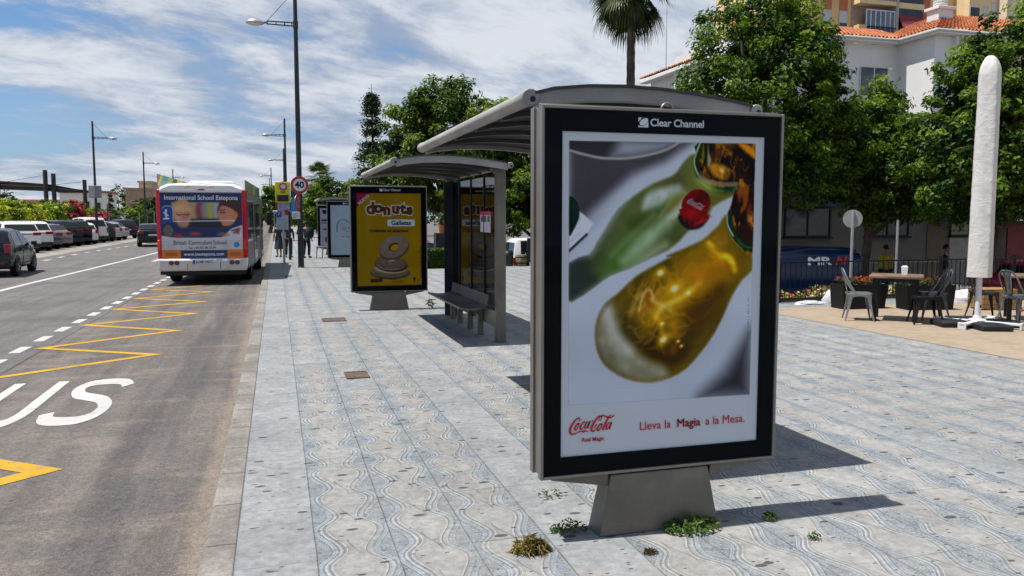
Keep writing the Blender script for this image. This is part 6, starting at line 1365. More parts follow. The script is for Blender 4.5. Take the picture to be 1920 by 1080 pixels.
# ================================================================== CAFE TERRACE
BLKST = mat('black_steel', (0.008, 0.0085, 0.0095), 0.5, 0.0, 0.22, 0.15); GREYST = mat('raw_steel', (0.26, 0.28, 0.275), 0.35, 0.75, 0.5, 0.12, 5); DKST = mat('gunmetal', (0.07, 0.075, 0.08), 0.3, 0.7, 0.5, 0.12, 5)
WOODT = mat('table_wood', (0.15, 0.092, 0.06), 0.6, 0, 0.3, 0.35, 5, 0.2, 30); WOODC = mat('crate_wood', (0.26, 0.145, 0.055), 0.7, 0, 0.3, 0.3, 6, 0.3, 30)
def metal_chair(label, loc, rz, m, group='pressed-steel chairs on the terrace'):
    """pressed-steel bistro chair facing +y: dished seat, splayed sheet legs, arched apron, hoop back with one slat"""
    t = thing('metal_chair', label, 'chair', loc, rz, group)
    s = MB(); out = catmull2([(-0.17,-0.18),(0,-0.19),(0.17,-0.18),(0.19,0),(0.19,0.17),(0,0.195),(-0.19,0.17),(-0.19,0)], 4)
    rows = [[(x*k, y*k, z) for x, y in out] for k, z in ((1.0,0.425),(1.02,0.445),(0.99,0.458),(0.90,0.452),(0.45,0.446),(0.03,0.446))]
    s.grid(rows, closed=True); s.build('seat', m, t, fix=False, ang=60)
    for sx in (-1, 1):
        for sy in (-1, 1):
            l = MB(); rows = []
            for z, k, w in ((0.44, 0.0, 0.062), (0.36, 0.10, 0.052), (0.2, 0.42, 0.036), (0.0, 1.0, 0.022)):
                cx, cy = sx*(0.165+0.055*k), sy*(0.165+0.065*k); rows.append([(cx-sx*w, cy, z), (cx, cy, z), (cx, cy-sy*w, z), (cx-sx*0.006, cy-sy*w, z), (cx-sx*0.006, cy-sy*0.006, z), (cx-sx*w, cy-sy*0.006, z)])
            l.grid(rows, closed=True); l.build('leg', m, t, fix=True, ang=30)
    ap = MB()
    for sx in (-1, 1):
        pts = [(-0.15, 0.34), (-0.10, 0.395), (0, 0.412), (0.10, 0.395), (0.15, 0.34), (0.165, 0.43), (-0.165, 0.43)]
        ap.prism(pts, sx*0.176-0.004, sx*0.176+0.004, 'x'); ap.prism(pts, sx*0.176-0.004, sx*0.176+0.004, 'y')
    ap.build('apron', m, t, ang=30)
    h = MB(); h.tube(bez([(-0.185, -0.06, 0.45), (-0.195, -0.16, 0.60), (-0.18, -0.235, 0.76), (-0.11, -0.265, 0.845), (0, -0.272, 0.86), (0.11, -0.265, 0.845), (0.18, -0.235, 0.76), (0.195, -0.16, 0.60), (0.185, -0.06, 0.45)], 5), 0.0125, 8); h.build('back_hoop', m, t)
    b = MB(); b.grid([[(x*w, y+0.012*abs(x)*8*0.1, z) for x in (-1, -0.5, 0, 0.5, 1)] for y, z, w in ((-0.185, 0.448, 0.055), (-0.215, 0.58, 0.060), (-0.25, 0.74, 0.075), (-0.270, 0.85, 0.085))]); bo = b.build('back_slat', m, t, fix=False)
    sm = bo.modifiers.new('thick', 'SOLIDIFY'); sm.thickness = 0.004
    return t
VX = Vector((0.74, -0.67)); 
def cafe_table(label, loc, rz, w=0.80):
    t = thing('cafe_table', label, 'table', loc, rz, 'wood-topped tables on the terrace')
    tp = MB()
    for i in range(6):
        a = -w/2+i*w/6; tp.box(-w/2, w/2, a+0.002, a+w/6-0.002, 0.715, 0.752)
    tp.build('tabletop', WOODT, t, bevel=0.004)
    f = MB(); f.box(-w/2+0.06, w/2-0.06, -w/2+0.06, w/2-0.06, 0.655, 0.713); f.build('under_frame', BLKST, t, smooth=False)
    for sx in (-1, 1):
        for sy in (-1, 1):
            l = MB(); a = w/2-0.095; l.box(sx*a-0.035, sx*a+0.035, sy*a-0.035, sy*a+0.035, 0.0, 0.654); l.build('leg', BLKST, t, bevel=0.004)
    return t
TZ = 0.004
metal_chair('raw grey steel chair left of the first table, back towards the black planter', (9.33, 11.15, TZ), R(-122), GREYST)
metal_chair('black steel chair in front at the right side of the first table', (10.02, 10.42, TZ), R(62), BLKST)
metal_chair('gunmetal chair with a shining back slat behind the black chair at the first table', (10.55, 10.85, TZ), R(66), DKST)
cafe_table('wood-topped table with a white napkin holder, between the grey and black chairs', (9.93, 10.98, TZ), R(-44))
cafe_table('wood-topped table cut off by the right edge of the view', (12.10, 10.36, TZ), R(-44))
metal_chair('gunmetal chair half behind the parasol pole, left of the second table', (11.55, 10.75, TZ), R(-120), DKST)
metal_chair('grey steel chair at the very right edge in front of the second table', (11.50, 10.03, TZ), R(-96), GREYST)
t = thing('napkin_holder', 'small white napkin holder standing on the first table', 'napkin holder', (9.98, 10.86, TZ+0.752), R(-44)); m_ = MB(); m_.prism([(-0.045, 0), (-0.05, 0.15), (0.05, 0.15), (0.045, 0)], -0.035, 0.035, 'y'); m_.build('casing', mat('napkin_white', (0.62, 0.62, 0.60), 0.6), t, bevel=0.008); m_ = MB(); m_.box(-0.035, 0.035, -0.012, 0.012, 0.14, 0.165); m_.build('napkins', mat('paper_napkin', (0.66, 0.65, 0.62), 0.9), t, smooth=False)
# ---- closed parasol in its cover
UX, UY = 10.58, 9.95
t = thing('closed_parasol', 'tall closed parasol in a creased white cover standing on a black weighted base', 'parasol', (UX, UY, TZ)); PARA = mat('parasol_cover', (0.54, 0.53, 0.505), 0.7, 0, 0.25, 0.04, 2.5)
def crease_bump(ma):
    g = G(ma.node_tree); b = ma.node_tree.nodes['Principled BSDF']; t_ = g.node('ShaderNodeTexCoord').outputs['Object']
    def ridge(vec, sc): n = g.noise(vec, sc, 3, 0.55, 0.6); return g.ss(g.m('ABSOLUTE', g.m('SUBTRACT', n, 0.5)), 0.0, 0.07, 1.0, 0.0)
    h = g.m('ADD', ridge(g.vm('MULTIPLY', t_, (1, 1, 0.45)), 3.0), g.m('MULTIPLY', ridge(g.vm('MULTIPLY', t_, (0.7, 0.7, 1.8)), 4.0), 0.6))
    h = g.m('ADD', h, g.m('MULTIPLY', g.noise(t_, 9, 3), 0.8)); g._in(b.inputs['Normal'], g.bump(h, 0.13, 0.02))
crease_bump(PARA)
WST = mat('white_steel', (0.60, 0.60, 0.61), 0.4, 0, 0.4, 0.05)
rows = []; nn_ = 56; zs_ = np.concatenate([np.linspace(0.78, 3.85, 130), 3.85+0.33*np.sin(np.linspace(0.08, 1.0, 12)*math.pi/2)])
for z in zs_:
    f = (z-0.78)/3.4; row = []
    for k in range(nn_):
        a = 2*math.pi*k/nn_; sq = 1/max(abs(math.cos(a-0.6)), abs(math.sin(a-0.6)))**(0.9*(1-0.45*f))
        r = (0.172-0.022*f)*sq**0.6
        if z > 3.85: r *= math.sqrt(max(0.0, 1-((z-3.85)/0.334)**2))*0.98+0.02
        cre = 0.004*math.sin(5*a+1.3*z)+0.005*(float(fbm(np.array(a*1.6+z*0.8), np.array(z*5), 3, 4))-0.5)*2+0.004*max(0, math.sin(26*z+4*math.sin(2*a+z*2)+3*a))**4*f
        row.append(((r+cre)*math.cos(a), (r+cre)*math.sin(a), z))
    rows.append(row)
m_ = MB(); m_.grid(rows, closed=True); m_.add(rows[0], [tuple(range(nn_))]); m_.add(rows[-1], [tuple(range(nn_))]); cov_ = m_.build('cover', PARA, t, fix=False, ang=70)
m_ = MB(); m_.tube([(0, 0, 0.06), (0, 0, 0.80)], 0.044, 14); m_.build('pole', WST, t); m_ = MB(); m_.lathe([(0.13, 0.095), (0.12, 0.115), (0.07, 0.125), (0.06, 0.17)], 18); m_.build('socket', WST, t)
m_ = MB(); m_.cbox((0.0, -0.05, 0.32), (0.02, 0.02, 0.03)); m_.build('pin', BLKST, t)
br_ = R(-20)
m_ = MB(); m_.cbox((0, 0, 0.075), (1.28, 0.09, 0.035), rz=br_+R(45)); m_.cbox((0, 0, 0.078), (0.09, 1.28, 0.035), rz=br_+R(45)); 
for k in range(4): a = br_+R(45)+k*math.pi/2; m_.cbox((0.625*math.cos(a), 0.625*math.sin(a), 0.056), (0.03, 0.12, 0.112), rz=a)
m_.build('base_cross', WST, t, bevel=0.006)
for k in range(4):
    a = br_+k*math.pi/2; m_ = MB(); m_.cbox((0.40*math.cos(a), 0.40*math.sin(a), 0.048), (0.46, 0.46, 0.088), rz=a+R(0)); m_.build('ballast_slab', mat('black_ballast', (0.010, 0.011, 0.013), 0.55, 0, 0.4, 0.2), t, bevel=0.025, seg=3)
# ---- planters with flowers
def flower_tops(parent, x0, x1, y0, y1, z, n, seed, cols=((0.40, 0.02, 0.02), (0.35, 0.06, 0.02))):
    rng = np.random.default_rng(seed); pos = np.stack([rng.uniform(x0, x1, n), rng.uniform(y0, y1, n), z+rng.uniform(-0.02, 0.13, n)], 1); nr = np.tile([0, 0, 1.0], (n, 1))
    leaf_mesh('leaves', pos, nr, 0.07, rng, leaf_mat('planter_leaf', (0.02, 0.045, 0.012), (0.07, 0.11, 0.03)), 0.5, 0.8, parent=parent)
    m2 = n//3; pos = np.stack([rng.uniform(x0, x1, m2), rng.uniform(y0, y1, m2), z+rng.uniform(0.06, 0.15, m2)], 1); leaf_mesh('flowers', pos, np.tile([0, 0, 1.0], (m2, 1)), 0.05, rng, leaf_mat('red_petal', cols[0], cols[1]), 0.8, 0.6, parent=parent)
def planter(label, loc, rz, w, d, h, seed):
    t = thing('planter', label, 'planter', loc, rz, 'black trough planters edging the terrace'); m_ = MB()
    rows = [[(-w*k, -d*k, z), (w*k, -d*k, z), (w*k, d*k, z), (-w*k, d*k, z)] for k, z in ((0.46, 0), (0.5, h), (0.47, h), (0.46, h-0.06))]
    m_.grid(rows, closed=True); m_.add(rows[0], [(3, 2, 1, 0)]); m_.build('trough', BLKST, t, fix=False, smooth=False)
    m_ = MB(); m_.box(-w*0.46, w*0.46, -d*0.46, d*0.46, h-0.09, h-0.06); m_.build('soil', mat('soil', (0.035, 0.025, 0.018), 0.95, 0, 0.1, 0.3, 8, 0.6, 40), t, smooth=False)
    flower_tops(t, -w*0.44, w*0.44, -d*0.4, d*0.4, h-0.02, int(300*w), seed)
planter('black trough planter with red flowers behind the grey chair', (10.55, 12.62, TZ), R(-4), 0.95, 0.42, 0.46, 1)
planter('longer black trough planter with red flowers behind the first table', (11.62, 12.12, TZ), R(-12), 0.95, 0.42, 0.46, 2)
# ---- wooden crate bench, wrapped parcels, paper
t = thing('wooden_crate', 'low slatted wooden crate behind the parasol pole', 'crate', (12.85, 11.78, TZ), R(-14)); m_ = MB()
for k in range(4): m_.box(-0.32, 0.32, -0.24, -0.225, 0.02+0.088*k, 0.10+0.088*k); m_.box(-0.32, 0.32, 0.225, 0.24, 0.02+0.088*k, 0.10+0.088*k); m_.box(-0.32, -0.305, -0.222, 0.222, 0.02+0.088*k, 0.10+0.088*k); m_.box(0.305, 0.32, -0.222, 0.222, 0.02+0.088*k, 0.10+0.088*k)
m_.build('side_boards', WOODC, t, bevel=0.003); m_ = MB()
for k in range(5): m_.box(-0.33, 0.33, -0.23+0.095*k, -0.145+0.095*k, 0.372, 0.388)
m_.build('lid_boards', WOODC, t, bevel=0.003)
def crumpled(name, label, cat, loc, sx, sy, sz, seed, m, rz=0.0):
    rows = []
    for i in range(14):
        th = math.pi*0.5*i/13; row = []
        for k in range(22):
            a = 2*math.pi*k/22; r = math.cos(th)*(1+0.28*(float(fbm(np.array(a*1.6+seed), np.array(th*3), seed, 4))-0.5)*2)
            row.append((sx*r*math.cos(a), sy*r*math.sin(a), max(0.0, sz*math.sin(th)*(1+0.25*(float(fbm(np.array(a*2), np.array(th*4+seed), seed+5, 3))-0.5)))))
        rows.append(row)
    m_ = MB(); m_.grid(rows, closed=True); m_.add(rows[0], [tuple(range(22))]); m_.add(rows[-1], [tuple(range(22))]); return tag(m_.build(name, m, None, loc, fix=False, rz=rz, ang=40), label, cat)
SACK = mat('sack_white', (0.52, 0.51, 0.53), 0.7, 0, 0.3, 0.15, 7)
crumpled('sack', 'rounded white sack on the ground at the foot of the fence', 'sack', (10.66, 13.52, 0), 0.17, 0.15, 0.27, 3, SACK)
t = crumpled('plastic_sheet', 'flat pale plastic sheet lying before the fence left of the white sack', 'sheet', (10.12, 13.5, 0), 0.30, 0.16, 0.07, 7, mat('sheet_pale', (0.42, 0.43, 0.46), 0.5, 0, 0.4, 0.15, 6))
crumpled('wrapped_bundle', 'long white wrapped bundle lying between planter and wooden crate', 'bundle', (13.35, 12.85, 0), 0.52, 0.2, 0.26, 11, SACK, R(-20))
# ---- railing of black bars along the edge of the sunken street, flower bed behind it
t = thing('railing', 'black vertical-bar railing along the terrace edge in front of the blue van', 'railing', (0, 13.78, 0)); X0, X1 = 9.25, 24.0
m_ = MB()
x = X0
while x < X1: m_.tube([(x, 0, 0.10), (x, 0, 0.80)], 0.009, 6); x += 0.125
m_.build('bars', BLKST, t, smooth=False); m_ = MB(); m_.box(X0, X1, -0.02, 0.02, 0.80, 0.83); m_.box(X0, X1, -0.018, 0.018, 0.075, 0.10); m_.build('rails', BLKST, t, smooth=False)
for k in range(8):
    m_ = MB(); x = X0+2.0*k+0.4; m_.box(x-0.03, x+0.03, 0.022, 0.075, 0, 0.9); m_.build('post', BLKST, t, smooth=False)
m_ = MB(); m_.box(9.2, 24, 13.9, 14.08, 0.0, 0.07); structure(m_.build('edge_kerb', kerb_material(), None, bevel=0.01)); 
rng = np.random.default_rng(5); n = 2600; px_ = rng.uniform(9.3, 13.6, n); pos = np.stack([px_, rng.uniform(14.15, 14.9, n), -0.10+rng.random(n)**1.2*0.34*(0.75+0.25*np.sin(px_*4))], 1)
bedm = MB(); bedm.box(9.2, 24, 14.12, 15.0, -1.0, -0.05); structure(bedm.build('flower_bed_soil', MATS['soil'], smooth=False))
fl = tag(leaf_mesh('flower_bed', pos, np.tile([0, -0.6, 0.7], (n, 1)), 0.085, rng, [leaf_mat('bed_leaf', (0.05, 0.085, 0.02), (0.26, 0.22, 0.05), 0.2), leaf_mat('bed_red', (0.42, 0.02, 0.02), (0.5, 0.06, 0.03), 0.2), leaf_mat('bed_white', (0.5, 0.48, 0.45), (0.66, 0.64, 0.60), 0.2), leaf_mat('bed_yellow', (0.5, 0.32, 0.03), (0.6, 0.45, 0.08), 0.2)], 0.7, 0.8, mi=rng.choice(4, n, p=[0.62, 0.12, 0.15, 0.11])), 'mixed red, white and yellow flowers behind the railing', 'flowers', None, 'stuff')
# ---- lower street: blue van with lettering, sign backs, red car, white van
SZ = -0.92
bv = vehicle('delivery_van', 'dark blue delivery van with white and red letters behind the railing', 'van', 'cargo', (16.27, 20.1, SZ), R(90), paint('blue_van_paint', (0.005, 0.020, 0.062), 0.0), None, windows=[])
bv.scale = (1.0, 1.22, 0.98)
text('lettering', 'MR', 0.31, mat('bright_white_ink', (0.82, 0.82, 0.82)), bv, (-0.905, 1.30, 1.42), rot=(R(90), 0, R(-90)), bold=0.012, sx=1.5); lt = text('lettering', 'N', 0.30, mat('van_red_ink', (0.75, 0.02, 0.03), 0.5), bv, (-0.905, 0.72, 1.42), rot=(R(90), 0, R(-90)), bold=0.014, sx=1.2, shear=0.25)
vehicle('red_car', 'red car in the sunken street at the right edge, beyond the railing', 'car', 'hatch', (19.3, 17.5, SZ), R(-84), P_RED)
vehicle('white_van', 'white van on the sunken street seen between shelter post and near panel', 'van', 'van', (8.75, 30.4, SZ), R(-90), P_WHITE)
vehicle('dark_car', 'dark car on the sunken street left of the middle shelter glass', 'car', 'suv', (3.9, 33.5, SZ), R(-90), P_NAVY)
t = thing('round_sign', 'round traffic sign seen from its grey back, on a pole before the blue van', 'road sign', (12.40, 15.1, -0.9)); m_ = MB(); m_.tube([(0, 0, 0), (0, 0, 2.78)], 0.032, 10); m_.build('pole', GALV, t); m_ = MB(); m_.lathe([(0.205, 0.035), (0.205, 0.045)], 30, (0.0, 0, 2.58), 'y'); m_.build('disc', mat('sign_back', (0.30, 0.30, 0.295), 0.5, 0.3, 0.4, 0.1, 5), t); t.rotation_euler = (0, 0, R(-35))
t = thing('plain_post', 'thin plain grey post between the round sign and the parasol', 'post', (13.9, 15.4, -0.9)); m_ = MB(); m_.tube([(0, 0, 0), (0, 0, 2.55)], 0.028, 10); m_.build('tube', GALV, t); m_ = MB(); m_.lathe([(0.032, 2.55), (0.02, 2.575)], 10); m_.build('cap', BLKST, t)
YELC = mat('yellow_jacket', (0.50, 0.38, 0.02), 0.8, 0, 0.2, 0.12, 6)
person('person in a yellow jacket seen from behind in the shaded street', (18.9, 21.4, SZ), R(175), YELC, 1.0, 0.04, top='long', legs=D2)
person('dark-clothed person standing in the shade by the shop door', (20.7, 20.8, SZ), R(40), D3, 1.0, 0.05, top='long', legs=D3)
# ---- small things beyond the hedge
def pot_plant(label, loc, r, h, m, seed, lf):
    t = thing('potted_plant', label, 'potted plant', loc); m_ = MB(); m_.lathe([(r*0.72, 0), (r, h), (r*0.9, h), (r*0.85, h-0.05)], 18); m_.build('pot', m, t)
    rng = np.random.default_rng(seed); n = 120; a = rng.uniform(0, 6.28, n); k = rng.random(n); pos = np.stack([r*0.9*k*np.cos(a), r*0.9*k*np.sin(a), h+rng.random(n)*lf], 1); leaf_mesh('leaves', pos, np.stack([np.cos(a), np.sin(a), 0.4+0*a], 1), 0.16, rng, leaf_mat('pot_leaf', (0.04, 0.08, 0.02), (0.14, 0.2, 0.05)), 0.22, 0.3, parent=t, axis=np.stack([0.4*np.cos(a), 0.4*np.sin(a), 1+0*a], 1))
pot_plant('square orange pot with an upright plant beyond the low hedge', (5.75, 28.6, 1.15), 0.12, 0.28, mat('orange_pot', (0.45, 0.14, 0.03), 0.6), 3, 0.42)
m_ = MB(); m_.box(5.5, 6.1, 28.4, 28.8, -0.92, 1.148); tag(m_.build('plinth', mat('dark_wall', (0.03, 0.03, 0.032), 0.8), None, bevel=0.01), 'dark plinth carrying the orange pot behind the hedge', 'plinth')
t = thing('brown_round_sign', 'brown round board on a post beside the pale tree trunk', 'sign', (5.05, 28.9, SZ)); m_ = MB(); m_.lathe([(0.21, 0), (0.21, 0.02)], 26, (0, -0.03, 2.70), 'y'); m_.build('board', mat('brown_board', (0.27, 0.13, 0.045), 0.6), t); m_ = MB(); m_.tube([(0, 0.01, 0), (0, 0.01, 2.7)], 0.03, 8); m_.build('post', BLKST, t)
t = thing('barrel', 'old wooden barrel at the pavement edge right of the middle shelter', 'barrel', (8.28, 27.0, 0)); m_ = MB(); m_.lathe([(0.19, 0), (0.215, 0.12), (0.22, 0.2), (0.21, 0.32), (0.185, 0.40), (0.16, 0.395)], 20); m_.build('staves', mat('barrel_wood', (0.17, 0.13, 0.075), 0.8, 0, 0.2, 0.35, 9), t); m_ = MB(); m_.lathe([(0.219, 0.09), (0.222, 0.13)], 20); m_.lathe([(0.214, 0.29), (0.209, 0.33)], 20); m_.build('hoops', BLKST, t)
t = thing('waste_bin', 'dark litter bin left of the wooden barrel, by the shelter post', 'bin', (7.83, 27.1, 0)); m_ = MB(); m_.lathe([(0.17, 0), (0.19, 0.40), (0.2, 0.42), (0.18, 0.46)], 18); m_.build('drum', mat('dark_green_bin', (0.012, 0.022, 0.018), 0.5), t); m_ = MB(); m_.lathe([(0.20, 0.46), (0.14, 0.54), (0.02, 0.56)], 18); m_.build('lid', BLKST, t)
t = thing('menu_board', 'black standing board with a round pale picture beside the barrel', 'sign board', (8.72, 27.0, 0)); m_ = MB(); m_.box(-0.22, 0.22, -0.025, 0.025, 0.12, 0.98); m_.build('board', mat('black_board', (0.012, 0.012, 0.016), 0.5), t, bevel=0.01); m_ = MB(); m_.lathe([(0.15, -0.003), (0.15, 0)], 24, (0.08, -0.027, 0.60), 'y'); m_.build('round_picture', mat('grey_picture', (0.22, 0.23, 0.26), 0.6), t); m_ = MB(); m_.box(-0.1, 0.2, -0.029, -0.026, 0.82, 0.93); m_.build('heading', mat('pale_heading', (0.42, 0.48, 0.5), 0.6), t, smooth=False)
m_ = MB()
for s in (-1, 1): m_.box(s*0.2-0.02, s*0.2+0.02, -0.15, 0.15, 0, 0.118)
m_.build('feet', BLKST, t, smooth=False)
# ---- seated guest whose crossed leg shows at the right edge
def seated_guest():
    t = thing('person', 'seated person at the right edge, only a bare crossed foot in view', 'person', (11.96, 9.42, TZ), R(-90)); sk = mat('sunburnt_skin', (0.36, 0.17, 0.125), 0.5, 0, 0.35, 0.08, 6)
    J = {'pel': (0, 0.05, 0.56, (0.15, 0.12)), 'chest': (0, 0.10, 0.92, (0.16, 0.11)), 'sh': (0, 0.10, 1.06, (0.13, 0.07)), 'nk': (0, 0.08, 1.14, 0.055), 'hd': (0, 0.06, 1.22, 0.05),
         'hl': (-0.10, 0.0, 0.55, 0.09), 'kl': (-0.12, -0.42, 0.54, 0.062), 'al': (-0.13, -0.40, 0.10, 0.04), 'fl': (-0.13, -0.42, 0.05, 0.035), 'tl': (-0.14, -0.58, 0.035, 0.028),
         'hr': (0.10, 0.0, 0.58, 0.09), 'kr': (0.02, -0.44, 0.66, 0.062), 'cr': (-0.10, -0.56, 0.50, 0.056), 'ar': (-0.26, -0.66, 0.34, 0.038), 'er': (-0.285, -0.66, 0.29, 0.036), 'tr': (-0.34, -0.78, 0.24, 0.028),
         'sl': (-0.17, 0.10, 1.04, 0.052), 'el_': (-0.24, -0.05, 0.80, 0.042), 'wl': (-0.12, -0.26, 0.74, 0.028), 'sr': (0.17, 0.10, 1.04, 0.052), 'er_': (0.24, -0.05, 0.80, 0.042), 'wr': (0.12, -0.26, 0.74, 0.028)}
    B = [('pel','chest'),('chest','sh'),('sh','nk'),('nk','hd'),('pel','hl'),('hl','kl'),('kl','al'),('al','fl'),('fl','tl'),('pel','hr'),('hr','kr'),('kr','cr'),('cr','ar'),('ar','er'),('er','tr'),('sh','sl'),('sl','el_'),('el_','wl'),('sh','sr'),('sr','er_'),('er_','wr')]
    skin_mesh('body', J, B, sk, t, 2); hand(t, J['wl'][:3], (0.1, -0.3, -0.05), sk); hand(t, J['wr'][:3], (-0.1, -0.3, -0.05), sk)
    S = {'pel': (0, 0.05, 0.60, (0.165, 0.135)), 'chest': (0, 0.10, 0.92, (0.176, 0.125)), 'sh': (0, 0.10, 1.06, (0.145, 0.085)), 'sl': (-0.17, 0.10, 1.04, 0.068), 'a': (-0.22, -0.0, 0.88, 0.06), 'sr': (0.17, 0.10, 1.04, 0.068), 'b': (0.22, 0, 0.88, 0.06)}
    skin_mesh('shirt', S, [('pel','chest'),('chest','sh'),('sh','sl'),('sl','a'),('sh','sr'),('sr','b')], D2, t, 2)
    T = {'pel': (0, 0.05, 0.56, (0.168, 0.138)), 'hl': (-0.10, 0, 0.55, 0.108), 'kl': (-0.118, -0.34, 0.54, 0.082), 'hr': (0.10, 0, 0.58, 0.108), 'kr': (0.035, -0.35, 0.645, 0.082)}
    skin_mesh('shorts', T, [('pel','hl'),('hl','kl'),('pel','hr'),('hr','kr')], D3, t, 2); head_mesh(t, (0, 0.05, 1.29), sk, mat('dark_hair', (0.018, 0.013, 0.010)), 0)
    t2 = metal_chair('grey steel chair under the seated person at the right edge', (11.98, 9.42, TZ), R(90), GREYST)
seated_guest()
# ---- weeds and dry grass round the near panel
def weed(name, label, cat, loc, n, r, h, seed, m, size=0.06, wid=0.4, group=None):
    rng = np.random.default_rng(seed); a = rng.uniform(0, 6.283, n); k = rng.random(n)**0.6
    pos = np.stack([r*k*np.cos(a)*1.3, r*k*np.sin(a)*0.8, 0.01+h*rng.random(n)*(1-0.6*k)], 1); ax = np.stack([np.cos(a), np.sin(a), 0.5+rng.random(n)], 1)
    o = leaf_mesh(name, pos, np.stack([0.5*np.cos(a), 0.5*np.sin(a), 0.8+0*a], 1), size, rng, m, wid, 0.5, axis=ax); o.location = loc; return tag(o, label, cat, group)
WEED = leaf_mat('weed_leaf', (0.035, 0.075, 0.014), (0.13, 0.20, 0.035)); STRAW = leaf_mat('straw', (0.22, 0.16, 0.06), (0.36, 0.28, 0.12), 0.2, 0.7)
weed('weed', 'dense green weed growing at the right front of the near panel foot', 'weed', (2.16, 3.83, 0), 420, 0.13, 0.075, 1, WEED, 0.030, 0.45, 'weeds in the paving joints')
weed('weed', 'sparse green weed at the left side of the near panel foot', 'weed', (1.50, 4.0, 0), 90, 0.085, 0.07, 2, WEED, 0.032, 0.4, 'weeds in the paving joints')
weed('weed', 'small weed in the joint right of the near panel foot', 'weed', (2.66, 3.83, 0), 50, 0.045, 0.06, 3, WEED, 0.03, 0.4, 'weeds in the paving joints')
weed('weed', 'thin weed behind the near panel foot on its left', 'weed', (1.60, 4.55, 0), 34, 0.07, 0.04, 4, WEED, 0.03, 0.4, 'weeds in the paving joints')
weed('weed', 'tiny weed in the joint below and right of the near panel', 'weed', (2.72, 3.52, 0), 26, 0.03, 0.04, 6, WEED, 0.03, 0.4, 'weeds in the paving joints')
weed('dry_grass', 'straw-coloured tuft of dry grass left of the near panel foot', 'dry grass', (1.22, 3.80, 0), 260, 0.07, 0.07, 5, STRAW, 0.09, 0.07)
weed('dry_grass', 'short brown tuft in the joint in front of the near panel foot', 'dry grass', (1.80, 3.60, 0), 40, 0.03, 0.02, 8, leaf_mat('brown_straw', (0.10, 0.08, 0.03), (0.18, 0.14, 0.06), 0.2, 0.7), 0.05, 0.10)
t = weed('dry_grass', 'wiry dead stalks beside the foot of the yellow poster panel', 'dry grass', (2.72, 14.75, 0), 9, 0.06, 0.26, 9, STRAW, 0.2, 0.03)
weed('fallen_leaf', 'fallen yellow leaf on the paving left of the yellow poster panel', 'leaf', (1.28, 14.6, 0), 1, 0.02, 0.02, 10, leaf_mat('fallen', (0.40, 0.24, 0.08), (0.45, 0.3, 0.12), 0.1), 0.07, 0.6)

# ================================================================== TREES
BARK = mat('bark', (0.10, 0.078, 0.058), 0.9, 0, 0.15, 0.3, 3, 0.6, 14); BARKG = mat('pale_bark', (0.20, 0.185, 0.16), 0.85, 0, 0.2, 0.2, 3, 0.5, 12)
LEAFA = leaf_mat('ficus_leaf', (0.010, 0.034, 0.004), (0.185, 0.275, 0.018)); LEAFB = leaf_mat('bright_leaf', (0.013, 0.042, 0.004), (0.205, 0.290, 0.020)); LEAFC = leaf_mat('large_leaf', (0.012, 0.040, 0.005), (0.195, 0.285, 0.024)); LEAFM = leaf_mat('middle_leaf', (0.015, 0.042, 0.006), (0.21, 0.28, 0.03))
LEAFY = leaf_mat('yellowish_leaf', (0.03, 0.055, 0.010), (0.19, 0.22, 0.035))
def tree(name, label, base, lobes, n, size, lm, seed, group=None, bark=None, r=0.16, clump=0.34, per=80, wid=0.5, shell=0.72, cat='tree'):
    t = thing(name, label, cat, base, 0, group); rng = np.random.default_rng(seed); bx, by, bz = base
    L = [(l[0]-bx, l[1]-by, l[2]-bz, *l[3:]) for l in lobes]
    cz = sum(l[2]*l[3] for l in L)/sum(l[3] for l in L); cxm = sum(l[0]*l[3] for l in L)/sum(l[3] for l in L); cym = sum(l[1]*l[3] for l in L)/sum(l[3] for l in L)
    fork = Vector((cxm*0.35, cym*0.35, cz*0.45)); m_ = MB()
    m_.tube([(0, 0, -0.05), (0.02, 0.01, 0.3), tuple(fork*0.6), tuple(fork)], [r*1.35, r*1.05, r*0.9, r*0.8], 10)
    for l in L:
        e = Vector(l[:3]); mid = fork.lerp(e, 0.5)+Vector((rng.normal(0, .12), rng.normal(0, .12), 0.15))
        m_.tube(bez([tuple(fork), tuple(mid), tuple(e), tuple(e+(e-fork)*0.06)], 4), list(np.linspace(r*0.6, r*0.12, 13)), 7)
    m_.build('trunk', bark or BARK, t, ang=60)
    pos, nr, ti = crown_points(L, n, rng, clump, per, shell)
    leaf_mesh('crown', pos, nr, size, rng, lm, wid, 0.45, ti, t)
    return t
GT = 'street trees along the sunken street'
tree('broadleaf_tree', 'tall dark broadleaf tree directly behind the large near panel', (13.6, 20.6, -0.92), [(13.4,20.5,5.2,2.3,2.2,2.4),(11.95,20.3,5.0,1.1,1.3,1.4),(14.35,20.2,6.3,1.3,1.4,1.35),(12.9,20.6,6.8,1.3,1.3,1.2),(15.3,20.0,4.7,1.0,1.3,1.5),(13.4,19.9,3.2,1.7,1.5,1.1),(15.0,20.1,2.9,1.4,1.2,1.1),(13.8,20.4,7.7,1.0,1.1,0.7)], 52000, 0.135, LEAFA, 1, GT)
tree('broadleaf_tree', 'lower bright-leaved tree with a pointed top between the two tall right-hand trees', (17.9, 21.4, -0.92), [(17.9,21.5,4.0,1.7,1.6,1.5),(18.6,21.4,5.6,0.5,0.5,0.8),(16.6,21,3.7,1.2,1.2,1.2),(19.3,21,3.5,1.5,1.3,1.3),(17.8,20.6,2.6,1.7,1.2,1.1),(17.0,21,4.6,0.6,0.8,0.7),(19.3,21,4.5,0.5,0.6,0.6),(20.8,21.2,2.7,1.6,1.3,1.2)], 40000, 0.15, LEAFB, 2, GT)
